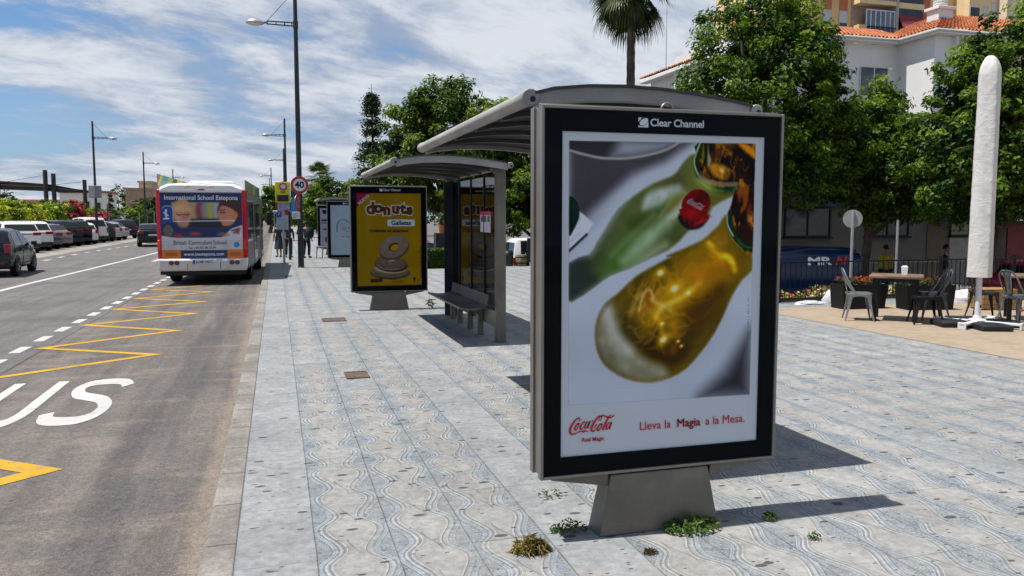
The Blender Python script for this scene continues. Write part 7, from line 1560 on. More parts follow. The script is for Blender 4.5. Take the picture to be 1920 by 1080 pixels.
tree('broadleaf_tree', 'large-leaved tall tree behind the white closed parasol', (19.4, 17.9, -0.92), [(18.5,18,4.3,1.6,1.6,1.9),(19.9,17.8,5.7,1.6,1.6,1.7),(21.4,17.6,5.4,1.8,1.6,2.3),(17.5,17.8,3.4,0.95,1.2,1.2),(18.4,17.6,2.5,1.8,1.4,0.95),(20.6,17.4,3.0,1.7,1.5,1.3),(22.3,17.6,3.0,1.6,1.4,1.6),(20.9,17.7,7.2,1.0,1.1,0.8)], 50000, 0.165, LEAFC, 3, GT)
tree('broadleaf_tree', 'wide green tree with a pale trunk behind the middle bus shelter', (7.2, 36, -0.92), [(7.2,36,5.2,2.5,2.3,2.1),(5.6,36,3.9,1.4,1.6,1.7),(9.2,35.5,5.0,2.0,1.8,1.9),(10.7,35.5,4.0,1.5,1.6,1.9),(7.4,36,7.0,1.3,1.2,1.0),(6.2,36,6.2,1.0,1,0.9),(4.9,36,2.8,0.9,1,1.0),(8,35.5,3.0,2.4,1.8,1.2),(11.6,35,3,1.4,1.4,1.7),(9.9,35.4,6.2,0.9,1,0.8)], 52000, 0.20, LEAFM, 4, GT, BARKG, 0.19, 0.42)
tree('broadleaf_tree', 'round dark tree behind and right of the middle shelter roof', (15.2, 38, -0.92), [(15.2,38,4.5,3.0,2.4,2.8),(12.8,38,3.6,1.8,1.8,2.2),(17.6,38,4,2.2,2,2.4)], 22000, 0.24, LEAFA, 5, GT, None, 0.2, 0.5)
tree('broadleaf_tree', 'shaded tree low behind the shelter glass and the white van', (11.2, 34, -0.92), [(11.3,34,2.6,2.4,1.6,1.6),(13.6,33.6,2.6,2.0,1.5,1.6),(9.4,37.0,2.2,1.6,1.4,1.3)], 16000, 0.20, LEAFA, 6, GT, None, 0.15, 0.42)
GF = 'far trees beyond the bus stop'
tree('far_tree', 'dark bushy far tree right of the 40 sign', (4.6, 70, -0.92), [(4.3,70,3.6,1.4,1.4,1.3),(5.4,70,2.8,1.5,1.5,1.6),(3.2,70,2.4,1.2,1.2,1.6)], 7000, 0.34, LEAFA, 7, GF, None, 0.2, 0.5, 40)
tree('far_tree', 'yellow-green far tree above the pale poster panel', (6.9, 66, -0.92), [(6.6,66,3.2,1.5,1.4,1.3),(8.2,66,4.0,1.6,1.5,1.6),(7.0,66,2.0,2.0,1.4,1.4),(9.6,66,3.6,1.8,1.5,2.0)], 8000, 0.34, LEAFY, 8, GF, None, 0.2, 0.5, 40)
tree('far_tree', 'small round far tree between the bus front and the yellow sign', (-0.6, 92, 0), [(-0.4,92,3.2,1.2,1.2,2.0),(0.5,92,2.4,1.0,1,1.6)], 4000, 0.4, LEAFA, 9, GF, None, 0.2, 0.5, 40)
tree('far_tree', 'low far tree behind the bus stop post and people', (2.2, 84, 0), [(2.2,84,2.4,1.4,1.2,1.5),(3.6,84,2.0,1.3,1.2,1.6)], 4000, 0.4, LEAFM, 19, GF, None, 0.2, 0.5, 40)
# ---- fan palm above the shelter roof
def fan_palm(label, loc, H, n, R_, seed, lm, size=1.0):
    t = thing('fan_palm', label, 'palm tree', loc); rng = np.random.default_rng(seed)
    m_ = MB(); zs = np.linspace(0, H, 46); m_.tube([(0.05*math.sin(z*0.3), 0.03*math.sin(z*0.4), z) for z in zs], [(0.20-0.05*z/H)*(1.0+(0.06 if i % 2 else -0.03)) for i, z in enumerate(zs)], 12); m_.build('trunk', mat('palm_bark', (0.085, 0.068, 0.052), 0.9, 0, 0.15, 0.3, 4, 0.5, 20), t, ang=80)
    P = []; F = []; val = []; pet = MB()
    for i in range(n):
        az = rng.uniform(0, 2*math.pi); el = R(78)-R(140)*(i/n)**0.9+rng.normal(0, 0.10)
        d = Vector((math.cos(az)*math.cos(el), math.sin(az)*math.cos(el), math.sin(el))); L = size*(0.75+0.35*rng.random())
        p0 = Vector((0, 0, H-0.15+0.35*(1-i/n))); p2 = p0+d*L-Vector((0, 0, 0.16*L*max(0, math.cos(el)))); p1 = p0.lerp(p2, 0.5)+Vector((0, 0, 0.12))
        pet.tube([p0, p1, p2], [0.022, 0.016, 0.010], 5)
        ax = (p2-p1).normalized(); sd = ax.cross(Vector((0, 0, 1))); sd = sd.normalized() if sd.length > 0.05 else Vector((1, 0, 0)); up = sd.cross(ax)
        old = max(0, (i/n-0.62)/0.38)
        for k in range(26):
            a = -1.9+3.8*k/25; dd = (ax*math.cos(a)+sd*math.sin(a)).normalized(); bl = size*(0.78+0.12*rng.random())*(1-0.18*abs(a)/1.9); w = 0.030*size
            q0 = p2; q1 = p2+dd*bl*0.5+up*0.03; dr = 0.12+0.24*rng.random()+0.35*old; q2 = p2+dd*bl*0.82-Vector((0, 0, dr*bl*0.45)); q3 = p2+dd*bl*0.95-Vector((0, 0, dr*bl*1.0+0.05))
            s2 = dd.cross(up).normalized()
            o = len(P); P += [q0-s2*w*0.3, q0+s2*w*0.3, q1-s2*w, q1+s2*w, q2-s2*w*0.55, q2+s2*w*0.55, q3]; F += [(o, o+1, o+3, o+2), (o+2, o+3, o+5, o+4), (o+4, o+5, o+6)]; v = np.clip(0.35+rng.normal(0, .18)-0.1*old, 0, 1); val += [v]*7
    pet.build('petioles', mat('petiole', (0.12, 0.13, 0.04), 0.6), t, ang=60)
    me = bpy.data.meshes.new('fronds'); me.from_pydata([tuple(p) for p in P], [], F); at = me.attributes.new('leaf', 'FLOAT', 'POINT'); at.data.foreach_set('value', np.array(val, np.float32)); me.materials.append(lm); o = bpy.data.objects.new('fronds', me); COL.objects.link(o); o.parent = t
    return t
PALML = leaf_mat('palm_leaf', (0.022, 0.040, 0.012), (0.125, 0.145, 0.045), 0.25)
fan_palm('tall fan palm standing against the clouds behind the near shelter roof', (13.75, 30, -0.92), 11.75, 74, 0, 11, PALML, 1.08)
fan_palm('small far palm top right of the 40 sign', (3.9, 74, -0.92), 5.9, 34, 0, 12, PALML, 1.05)
# ---- araucaria with tiered bare-tipped branches
t = thing('tiered_conifer', 'dark tiered conifer with bare drooping branch tips left of the wide green tree', 'conifer', (5.2, 45, -0.92)); rng = np.random.default_rng(21); m_ = MB(); m_.tube([(0, 0, 0), (0.05, 0, 5), (0.0, 0, 9.9)], [0.16, 0.10, 0.012], 8); pos = []; ti = []
for k in range(11):
    z = 4.3+0.50*k+0.12*rng.normal(); Lb = (0.20+ (9.8-z)*0.17)*(0.75+0.5*rng.random())
    for j in range(6):
        a = j*1.047+k*0.55+rng.normal(0, .25); e = Vector((math.cos(a)*Lb, math.sin(a)*Lb, z-0.05+0.10*math.sin(k))); p = [(0, 0, z), tuple(Vector((0, 0, z)).lerp(e, 0.6)+Vector((0, 0, 0.03))), tuple(e)]
        m_.tube(p, [0.022, 0.016, 0.008], 5)
        for q in range(90): f = 0.30+0.75*rng.random(); pos.append(Vector((0, 0, z)).lerp(e, f)+Vector((rng.normal(0, .10), rng.normal(0, .10), rng.normal(0, .11)))*(0.5+f)); ti.append(0.2+0.3*rng.random())
for k in range(16):
    z = 3.3+0.33*k; a = math.pi+rng.normal(0, 0.5); Lb = 1.35-0.06*k+0.3*rng.random(); m_.tube(bez([(0, 0, z), (math.cos(a)*Lb*0.5, math.sin(a)*Lb*0.5, z+0.02), (math.cos(a)*Lb, math.sin(a)*Lb, z-0.1+0.25*rng.random())], 5), 0.010, 4)
m_.build('trunk', BARK, t, ang=60); leaf_mesh('needles', [tuple(p) for p in pos], np.tile([0, 0, 1.0], (len(pos), 1)), 0.17, rng, leaf_mat('conifer_leaf', (0.010, 0.024, 0.008), (0.05, 0.075, 0.02), 0.15), 0.4, 0.9, np.array(ti), t)
# ---- clipped hedge at the end of the plaza
def hedge(label, x0, x1, y0, y1, h, n, seed, lm):
    t = thing('hedge', label, 'hedge', ((x0+x1)/2, (y0+y1)/2, 0)); w, d = (x1-x0)/2, (y1-y0)/2; rng = np.random.default_rng(seed); m_ = MB(); m_.box(-w+0.1, w-0.1, -d+0.1, d-0.1, 0, h-0.1); m_.build('stems', mat('hedge_core', (0.02, 0.028, 0.012), 0.95, 0, 0.1, 0.4, 9), t, smooth=False)
    f = rng.integers(0, 4, n); p = np.stack([rng.uniform(-w, w, n), rng.uniform(-d, d, n), rng.uniform(0.02, h, n)], 1); nr = np.zeros((n, 3))
    dep = 0.13*rng.random(n)
    p[f == 0, 1] = -d+dep[f == 0]; nr[f == 0] = [0, -1, 0.4]; p[f == 1, 2] = h-dep[f == 1]; nr[f == 1] = [0, 0, 1]; p[f == 2, 0] = -w+dep[f == 2]; nr[f == 2] = [-1, 0, 0.4]; p[f == 3, 2] = h-dep[f == 3]*0.6+0.03; nr[f == 3] = [0, -0.3, 1]
    leaf_mesh('leaves', p, nr, 0.075, rng, lm, 0.5, 0.5, None, t); return t
hedge('low clipped hedge between the yellow poster panel and the middle shelter', 3.95, 6.9, 26.35, 27.05, 0.64, 9000, 31, leaf_mat('hedge_leaf', (0.018, 0.045, 0.008), (0.10, 0.16, 0.025)))

# ================================================================== BUILDINGS ON THE RIGHT
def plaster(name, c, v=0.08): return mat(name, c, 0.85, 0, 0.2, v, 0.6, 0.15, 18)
WGLASS = mat('window_glass', (0.018, 0.024, 0.030), 0.08, 0, 0.6, 0.2, 0.5); WFRAME = mat('window_frame_white', (0.55, 0.55, 0.54), 0.5); SHUT = mat('shutter_white', (0.50, 0.50, 0.48), 0.6, 0, 0.3, 0.05)
def window(parent, x0, x1, z0, z1, y, fr=None, gl=None, mull=1, sill=True, axis='y', d=0.06, w=0.05):
    """framed window on a wall facing -y (axis y) or -x (axis x)"""
    def B(mb, a, b, c, e, p, q):
        if axis == 'y': mb.box(a, b, y+p, y+q, c, e)
        else: mb.box(y+p, y+q, a, b, c, e)
    f = MB(); B(f, x0, x0+w, z0, z1, -d, 0); B(f, x1-w, x1, z0, z1, -d, 0); B(f, x0+w, x1-w, z1-w, z1, -d, 0); B(f, x0+w, x1-w, z0, z0+w, -d, 0)
    for k in range(1, mull+1): c = x0+(x1-x0)*k/(mull+1); B(f, c-w/2, c+w/2, z0+w, z1-w, -d*0.9, 0)
    fo = f.build('window', fr or WFRAME, parent, smooth=False); g_ = MB(); B(g_, x0+w, x1-w, z0+w, z1-w, -0.022, -0.004); g_.build('pane', gl or WGLASS, fo, smooth=False)
    if sill: s_ = MB(); B(s_, x0-0.06, x1+0.06, z0-0.07, z0-0.002, -d-0.08, 0); s_.build('sill', fr or WFRAME, fo, smooth=False)
    return fo
def tile_roof(parent, p0, p1, p2, p3, m, name='roof', pitch=0.24, row=0.38):
    """barrel-tiled plane: eave p0->p1, ridge p3->p2"""
    p0, p1, p2, p3 = map(Vector, (p0, p1, p2, p3)); nU = max(6, int((p1-p0).length/pitch*6)); nV = max(2, int((p3-p0).length/row))
    nrm = (p1-p0).cross(p3-p0).normalized(); nrm = nrm if nrm.z > 0 else -nrm; rows = []; Lu = (p1-p0).length
    for j in range(nV):
        for e in (0, 1):
            v = (j+e*0.999)/nV; r = []
            for i in range(nU+1):
                u = i/nU; a = p0.lerp(p1, u); b = p3.lerp(p2, u); q = a.lerp(b, v); ph = u*Lu/pitch*2*math.pi
                r.append(q+nrm*(0.065*max(-0.35, math.cos(ph))+0.045*(1-e)+0.02*math.sin(j*3.7+int(u*Lu/pitch)*2.1)*0.4))
            rows.append(r)
    m_ = MB(); m_.grid([[tuple(p) for p in r] for r in rows]); return m_.build(name, m, parent, fix=False, ang=50)
TILE = mat('clay_roof_tile', (0.36, 0.125, 0.058), 0.8, 0, 0.2, 0.35, 2.6, 0.2, 30, tint=(0.46, 0.24, 0.14))
# --- orange-tan apartment block
AX = [65.9]
t = thing('apartment_block', 'tall orange-tan apartment block with brick-red strips and balconies behind the white house', 'building', (-1.6, 94, 0)); TAN = plaster('tan_plaster', (0.66, 0.43, 0.20)); CREAMP = plaster('cream_plaster', (0.72, 0.54, 0.30)); BRICK = plaster('brick_red_strip', (0.45, 0.15, 0.075)); GREYB = plaster('balcony_grey', (0.36, 0.33, 0.29))
m_ = MB(); m_.box(66.0, 94.6, 0, 16, -0.9, 44); m_.build('wall', TAN, t, smooth=False)
m_ = MB(); m_.box(65.5, 66.0, 0.4, 15, -0.9, 44); m_.build('end_wall', CREAMP, t, smooth=False)
m_ = MB(); m_.box(94.6, 99.5, -2.6, 13, -0.9, 44); m_.build('side_wing', CREAMP, t, smooth=False)
m_ = MB(); m_.box(99.5, 104, -4.2, 12, -0.9, 44); m_.build('corner_wing', plaster('pale_cream_plaster', (0.62, 0.50, 0.36)), t, smooth=False)
for x0, x1 in ((72.75, 74.1), (75.3, 76.65)):
    m_ = MB(); m_.box(x0, x1, -0.05, 0.0, -0.9, 44); m_.build('red_strip', BRICK, t, smooth=False)
    for z0 in (27.4, 33.0, 21.8): window(t, x0+0.02, x1-0.02, z0, z0+2.1, -0.052, SHUT, SHUT, 0, False); b_ = MB(); b_.box(x0+0.1, x1-0.1, -0.10, -0.08, z0+0.1, z0+0.5); b_.build('window_slot', WGLASS, t, smooth=False)
m_ = MB(); m_.box(89.0, 90.3, -0.05, 0.0, 28.2, 44); m_.build('red_strip', BRICK, t, smooth=False)
m_ = MB(); m_.box(77.2, 88.5, -0.02, 0.0, 20, 44); m_.build('balcony_shade_sheet', mat('balcony_shade', (0.30, 0.25, 0.19), 0.8), t, smooth=False)  # flat sheet on the wall, shade behind the balconies painted as a darker colour
m_ = MB(); m_.box(83.35, 83.8, -1.5, -0.021, 20, 44); m_.build('party_pier', GREYB, t, smooth=False)
for z in (25.55, 30.9, 36.25):
    m_ = MB(); m_.box(77.4, 83.34, -1.5, -0.021, z-0.55, z); m_.build('balcony_slab', CREAMP, t, smooth=False)
    m_ = MB(); m_.box(77.4, 78.5, -1.48, -0.021, z+0.002, z+2.0); m_.build('balcony_parapet', TAN, t, smooth=False)
    f = window(t, 78.55, 83.3, z+0.005, z+4.1, -1.35, WFRAME, mat('balcony_glass', (0.10, 0.13, 0.17), 0.15, 0, 0.5, 0.3, 0.7), 5, False, w=0.16)
    m_ = MB()
    for k in range(22): x = 78.6+k*0.216; m_.box(x-0.025, x+0.025, -1.62, -1.58, z+0.0, z+1.75)
    m_.box(78.55, 83.34, -1.64, -1.56, z+1.75, z+1.85); m_.build('balustrade', BLKST, t, smooth=False)
for k, z in enumerate((24.9, 30.9, 36.9)):
    m_ = MB(); m_.box(83.85, 88.2, -1.3, -0.021, z-0.75, z); m_.build('balcony_slab', CREAMP, t, smooth=False)
    m_ = MB(); m_.box(83.9, 88.1, -1.2, -1.1, z+0.002, z+5.2); m_.build('balcony_glass', WGLASS, t, smooth=False)
m_ = MB(); m_.prism([(-1.22, 29.2), (-2.3, 27.35), (-2.3, 27.05), (-1.22, 29.0)], 84.0, 88.0, 'x'); m_.build('awning', mat('burgundy_awning', (0.20, 0.035, 0.05), 0.8, 0, 0.2, 0.1), t, smooth=False)
for z0 in (28.2, 33.7): window(t, 94.7, 96.4, z0, z0+2.6, -2.6, WFRAME, WGLASS, 0, False); b_ = MB(); b_.box(94.65, 96.5, -2.64, -2.605, z0-1.6, z0-0.1); b_.build('brick_panel', BRICK, t, smooth=False)
for x0, z0 in ((97.0, 29.0), (98.4, 29.6)): window(t, x0, x0+0.95, z0, z0+2.1, -2.6, WFRAME, SHUT, 0, False)
# --- white house with tiled roofs
t = thing('white_house', 'white house with orange tiled roof, chimney and corner loggia above the trees', 'house', (0, 0, 0)); WHITE = plaster('white_plaster', (0.66, 0.655, 0.64), 0.05)
m_ = MB(); m_.box(22, 31.9, 35.9, 42, -0.9, 10.75); m_.box(31.9, 31.901, 36, 37, 9, 9.01); m_.build('wall', WHITE, t, smooth=False)
m_ = MB(); m_.box(31.9, 33.6, 33.35, 42, -0.9, 10.78); m_.build('wing_wall', WHITE, t, smooth=False)
m_ = MB(); m_.box(33.601, 40, 33.9, 42, -0.9, 8.0); m_.box(33.601, 40, 36.2, 42, 8.0, 10.78); m_.build('loggia_wall', WHITE, t, smooth=False)
m_ = MB(); m_.box(33.0, 33.45, 33.1, 33.349, 7.6, 10.78); m_.build('pier', WHITE, t, smooth=False)
m_ = MB(); m_.box(33.601, 35.4, 33.4, 33.56, 7.3, 8.75); m_.build('parapet', WHITE, t, smooth=False)
m_ = MB(); m_.box(34.2, 36.2, 36.12, 36.199, 8.0, 10.0); m_.build('loggia_door', WGLASS, t, smooth=False)
window(t, 29.55, 31.35, 8.05, 9.6, 35.9, WFRAME, mat('curtained_glass', (0.06, 0.085, 0.11), 0.1, 0, 0.5, 0.2), 1)
window(t, 26.6, 28.4, 8.05, 9.6, 35.9, WFRAME, WGLASS, 1)
rl_ = MB()
for k in range(26): rl_.box(29.3+k*0.095, 29.325+k*0.095, 34.95, 35.0, 6.9, 7.75)
rl_.box(29.2, 31.88, 34.93, 35.02, 7.75, 7.82); rl_.build('balcony_rail', mat('brown_rail', (0.14, 0.09, 0.06), 0.7), t, smooth=False); m_ = MB(); m_.box(29.2, 31.895, 34.9, 35.895, 6.7, 6.895); m_.build('balcony_slab', WHITE, t, smooth=False)
ev = MB(); ev.box(21.6, 31.5, 35.35, 35.9, 10.76, 10.95); ev.build('eave', WHITE, t, bevel=0.03); ev = MB(); ev.box(31.5, 40.4, 32.85, 33.35, 10.79, 10.97); ev.box(31.5, 31.89, 33.35, 36.0, 10.79, 10.97); ev.build('eave', WHITE, t, bevel=0.03)
ev = MB(); ev.box(31.9, 40.2, 33.36, 36.2, 10.79, 10.9); ev.build('soffit', WHITE, t, smooth=False)
gt_ = MB(); gt_.tube([(21.6, 35.30, 10.92), (31.45, 35.30, 10.92)], 0.07, 8); gt_.tube([(31.45, 35.3, 10.94), (31.45, 32.82, 10.94), (40.3, 32.82, 10.94)], 0.07, 8); gt_.tube([(33.22, 33.02, 10.8), (33.22, 33.04, 7.4)], 0.05, 8); gt_.build('gutter', SHUT, t)
tile_roof(t, (21.6, 35.35, 11.0), (32.6, 35.35, 11.0), (32.6, 38.4, 12.15), (21.6, 38.4, 12.15), TILE)
tile_roof(t, (31.5, 37.6, 11.02), (31.5, 32.85, 11.02), (34.6, 35.6, 12.5), (34.6, 37.6, 12.5), TILE); tile_roof(t, (31.5, 32.85, 11.02), (40.4, 32.85, 11.02), (40.4, 35.6, 12.5), (34.6, 35.6, 12.5), TILE)
m_ = MB(); m_.cbox((33.9, 35.2, 12.1), (0.95, 0.8, 0.9)); m_.cbox((33.9, 35.2, 12.62), (1.15, 1.0, 0.16)); ch_ = m_.build('chimney', WHITE, t, bevel=0.02); m_ = MB(); m_.lathe([(0.34, 12.70), (0.34, 12.8)]+[q for k in range(5) for q in ((0.30, 12.82+0.13*k), (0.36, 12.85+0.13*k), (0.36, 12.90+0.13*k), (0.30, 12.93+0.13*k))]+[(0.33, 13.5), (0.05, 13.58)], 18, (33.9, 35.2, 0)); m_.build('chimney_pot', WHITE, ch_)
# --- white gable house further left
t = thing('white_house', 'white house end with two shuttered windows left of the tall dark tree', 'house', (0, 0, 0)); m_ = MB(); m_.box(22.3, 30, 39.0, 45.6, -0.9, 9.95); m_.build('wall', WHITE, t, smooth=False)
ev = MB(); ev.box(21.75, 22.299, 38.6, 46.1, 9.9, 10.12); ev.build('eave', WHITE, t, bevel=0.03)
tile_roof(t, (21.75, 46.1, 10.17), (21.75, 38.6, 10.17), (25, 38.6, 11.2), (25, 46.1, 11.2), TILE)
GREENSH = mat('green_shutter', (0.20, 0.22, 0.13), 0.6)
window(t, 43.3, 44.1, 8.2, 9.25, 22.3, SHUT, WGLASS, 0, True, 'x'); window(t, 40.9, 42.0, 8.1, 9.35, 22.3, GREENSH, WGLASS, 1, True, 'x')
m_ = MB(); m_.lathe([(0.05, 0), (0.32, 0.06), (0.34, 0.09)], 20, (0, 0, 0), 'x'); d_ = m_.build('satellite_dish', WHITE, None, (22.0, 40.1, 8.35)); tag(d_, 'white satellite dish on the end wall of the left white house', 'satellite dish'); m_ = MB(); m_.tube([(0.05, 0, 0), (0.31, 0, -0.12)], 0.02, 6); m_.build('arm', GALV, d_)
m_ = MB(); m_.tube([(0, 0, 0), (0, 0, 4.8)], [0.03, 0.012], 6); a_ = m_.build('mast', GALV, None, (22.9, 44.8, 10.35)); tag(a_, 'thin aerial mast on the left white house roof beside the fan palm', 'aerial')
# --- shaded commercial building behind the trees
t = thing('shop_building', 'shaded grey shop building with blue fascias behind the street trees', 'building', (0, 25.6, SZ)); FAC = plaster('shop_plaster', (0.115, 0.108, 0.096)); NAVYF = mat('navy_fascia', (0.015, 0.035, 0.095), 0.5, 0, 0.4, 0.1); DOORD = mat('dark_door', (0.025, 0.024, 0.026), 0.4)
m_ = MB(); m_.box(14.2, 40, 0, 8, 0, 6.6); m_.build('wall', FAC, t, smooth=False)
for x0, x1 in ((18.0, 20.0), (21.6, 23.6), (25.6, 27.4)): window(t, x0, x1, 1.9, 3.0, 0, BLKST, mat('green_glass', (0.015, 0.028, 0.026), 0.12, 0, 0.5, 0.2), 1, True)
m_ = MB(); m_.box(17.8, 24.2, -0.18, -0.002, 3.05, 3.5); f_ = m_.build('fascia', NAVYF, t, smooth=False); text('lettering', 'Travel', 0.2, mat('dim_blue_ink', (0.12, 0.28, 0.45), 0.5), f_, (19.2, -0.184, 3.27))
for x0, x1 in ((17.9, 19.6), (21.4, 22.9), (24.6, 26.0), (29, 30.4)): window(t, x0, x1, 4.0, 5.3, 0, mat('brown_frame', (0.10, 0.07, 0.05), 0.6), mat('brown_shutter', (0.05, 0.035, 0.028), 0.6), 0)
for x0, x1, m2 in ((24.5, 25.4, mat('brown_door', (0.10, 0.065, 0.04), 0.6)), (25.6, 28.2, mat('cream_door', (0.26, 0.25, 0.22), 0.6)), (28.5, 29.4, mat('red_door', (0.16, 0.02, 0.02), 0.6)), (29.8, 33.2, DOORD)):
    d_ = MB(); d_.box(x0, x1, -0.05, -0.002, 0.02, 2.35 if x0 < 29 else 2.5); d_.build('door', m2, t, smooth=False)
m_ = MB(); m_.prism([(-0.002, 3.02), (-1.1, 2.62), (-1.1, 2.54), (-0.002, 2.92)], 24.6, 33.4, 'x'); m_.build('awning', NAVYF, t, smooth=False); m_ = MB(); m_.box(24.6, 33.4, -1.13, -1.102, 2.50, 2.60); m_.build('awning_edge', SIGNWHITE, t, smooth=False)
m_ = MB(); m_.box(24.2, 24.85, -0.95, -0.75, 3.05, 3.6); b_ = m_.build('projecting_sign', SIGNBLUE, t, bevel=0.02); m_ = MB(); m_.prism([(24.40, 3.15), (24.65, 3.15), (24.65, 3.35), (24.55, 3.48), (24.43, 3.42)], -0.96, -0.952, 'y'); m_.build('emblem', SIGNWHITE, b_, smooth=False)
m_ = MB(); m_.box(24.4, 24.5, -0.75, -0.002, 3.3, 3.36); m_.build('sign_bracket', BLKST, b_, smooth=False)
t = thing('barrier', 'pale-barred barrier along the far side of the shaded street', 'barrier', (0, 23.6, SZ)); m_ = MB(); x = 20.0
while x < 30: m_.box(x-0.015, x+0.015, -0.015, 0.015, 0.05, 1.0); x += 0.16
m_.box(19.9, 30, -0.02, 0.02, 1.0, 1.04); m_.build('bars', mat('dull_steel', (0.16, 0.155, 0.145), 0.5, 0.4), t, smooth=False)

# ================================================================== FAR SIDE OF THE ROAD
LEAFP = leaf_mat('broad_yellow_leaf', (0.05, 0.10, 0.010), (0.52, 0.50, 0.04), 0.35); LEAFD = leaf_mat('dark_shrub_leaf', (0.012, 0.03, 0.008), (0.07, 0.10, 0.02)); LEAFR = leaf_mat('red_bract', (0.22, 0.025, 0.04), (0.42, 0.08, 0.10), 0.35)
def shrub(label, loc, rx, ry, h, n, size, lm, seed, wid=0.45, group='shrubs behind the parked cars', name='shrub'):
    t = thing(name, label, 'shrub', loc, 0, group); rng = np.random.default_rng(seed)
    L = [(0, 0, h*0.45, rx, ry, h*0.5)]+[(rng.normal(0, rx*0.5), rng.normal(0, ry*0.4), h*(0.5+0.3*rng.random()), rx*0.5, ry*0.5, h*0.28) for _ in range(3)]
    m_ = MB()
    for l in L: m_.tube([(0, 0, 0), (l[0]*0.5, l[1]*0.5, l[2]*0.5), tuple(l[:3])], [0.06, 0.05, 0.02], 6)
    m_.build('stems', BARK, t, ang=60)
    pos, nr, ti = crown_points(L, n, rng, 0.4, 30, 0.7, 0.02); leaf_mesh('leaves', pos, nr, size, rng, lm, wid, 0.5, np.clip(ti*1.5, 0, 1), t); return t
rngS = random.Random(4); pl_desc = ['tall yellow-green broad-leaved shrub', 'rounded yellow-green shrub', 'ragged yellow-leaved shrub', 'dense green and yellow shrub']
where = ['at the left edge above the black hatchback', 'above the first white sport utility car', 'left of the pergola posts, above the white car roofs', 'just left of the pair of pergola posts', 'below the pair of pergola posts', 'right of the pair of pergola posts', 'above the grey saloon', 'above the bronze saloon', 'above the navy sport utility car', 'left of the far-side lamp post', 'at the foot of the far-side lamp post', 'behind the white van roof']
for i in range(12):
    y = 47+3.1*i; x = -17.6-0.02*i+rngS.uniform(-0.4, 0.4); lm = LEAFP if i % 3 != 2 else leaf_mat('mid_shrub_leaf', (0.035, 0.09, 0.010), (0.36, 0.42, 0.04), 0.3)
    shrub(pl_desc[i % 4]+' '+where[i], (x, y, -0.15), 1.45, 1.7, rngS.uniform(2.7, 3.35), 2600, 0.40, lm, 40+i, 0.34)
for i, (x, y, h, lb) in enumerate([(-21.5, 58, 4.0, 'dark bushy shrub behind the yellow ones under the pergola beam'), (-22, 66, 4.2, 'dark green shrub left of the pair of pergola posts, behind'), (-21, 74, 3.9, 'dark green shrub beyond the yellow shrubs near the last pergola post'), (-20.4, 84, 3.8, 'dark shrub right of the last pergola post'), (-25, 62, 4.3, 'dark shrub at the far left behind the pergola')]):
    shrub(lb, (x, y, -0.15), 2.4, 2.2, h, 2200, 0.34, LEAFD, 60+i, 0.45, 'dark shrubs under the pergola')
shrub('larger red bougainvillea bush left of the far-side lamp post, behind the dark parked cars', (-16.3, 76, -0.15), 1.2, 1.5, 3.3, 2600, 0.28, LEAFR, 71, 0.7, None, 'bougainvillea'); shrub('lower red bougainvillea just right of the far-side lamp post', (-15.5, 80, -0.15), 1.0, 1.2, 2.5, 1500, 0.26, LEAFR, 72, 0.7, None, 'bougainvillea')
for i, (x, y, h, lb) in enumerate([(-17.5, 96, 2.9, 'green shrub behind the wire fence near the bus'), (-16.0, 100, 3.2, 'olive shrub behind the wire fence by the far lamp'), (-14.3, 104, 3.0, 'green shrub behind the wire fence at the bus corner'), (-19.5, 93, 3.6, 'dark green shrub at the cypress foot')]):
    shrub(lb, (x, y, -0.15), 1.6, 1.5, h, 1500, 0.34, LEAFM if i % 2 else LEAFD, 80+i, 0.5, 'shrubs behind the wire fence')
t = thing('wire_fence', 'dark green wire fence with pale posts left of the bus', 'fence', (0, 89, -0.15)); m_ = MB()
for k in range(40): x = -17.5+0.14*k; m_.box(x-0.012, x+0.012, -0.01, 0.01, 0.05, 2.3)
for z in (0.05, 0.8, 1.55, 2.3): m_.box(-17.5, -11.9, -0.012, 0.012, z, z+0.03)
m_.build('mesh_panel', mat('green_wire', (0.02, 0.05, 0.035), 0.6), t, smooth=False)
for k in range(5):
    m_ = MB(); x = -17.5+1.4*k; m_.box(x-0.04, x+0.04, -0.06, -0.02, 0, 2.4); m_.build('post', GALV, t, smooth=False)
# ---- pergola
DW = mat('dark_timber', (0.045, 0.040, 0.037), 0.75, 0, 0.2, 0.25, 2); t = thing('pergola', 'long dark pergola with tall posts and a bowed beam over the shrubs at left', 'pergola', (0, 95, -0.15))
bt = bez([(-41.3, 0, 5.49), (-33, 0, 5.63), (-27.5, 0, 5.57), (-22.9, 0, 5.30), (-21.5, 0, 5.08), (-20.4, 0, 4.87), (-19.0, 0, 4.69)], 6); hb = bez([(-41.3, 0, 0.9), (-33, 0, 0.9), (-27.5, 0, 0.85), (-22.9, 0, 0.72), (-21.5, 0, 0.64), (-20.4, 0, 0.42), (-19.0, 0, 0.26)], 6)
m_ = MB(); rows = [[(p.x, -0.8, p.z), (p.x, 0.8, p.z), (p.x, 0.8, p.z-h.z), (p.x, -0.8, p.z-h.z)] for p, h in zip(bt, hb)]; m_.grid(rows, closed=True); m_.add(rows[0], [(0, 1, 2, 3)]); m_.add(rows[-1], [(0, 1, 2, 3)]); m_.build('roof_beam', DW, t, fix=True, smooth=False)
m_ = MB(); rows = [[(p.x, -0.86, p.z-h.z*0.38), (p.x, -0.801, p.z-h.z*0.38), (p.x, -0.801, p.z-h.z*0.5), (p.x, -0.86, p.z-h.z*0.5)] for p, h in zip(bt, hb)]; m_.grid(rows, closed=True); m_.build('edge_batten', mat('grey_timber', (0.12, 0.115, 0.11), 0.7), t, smooth=False)
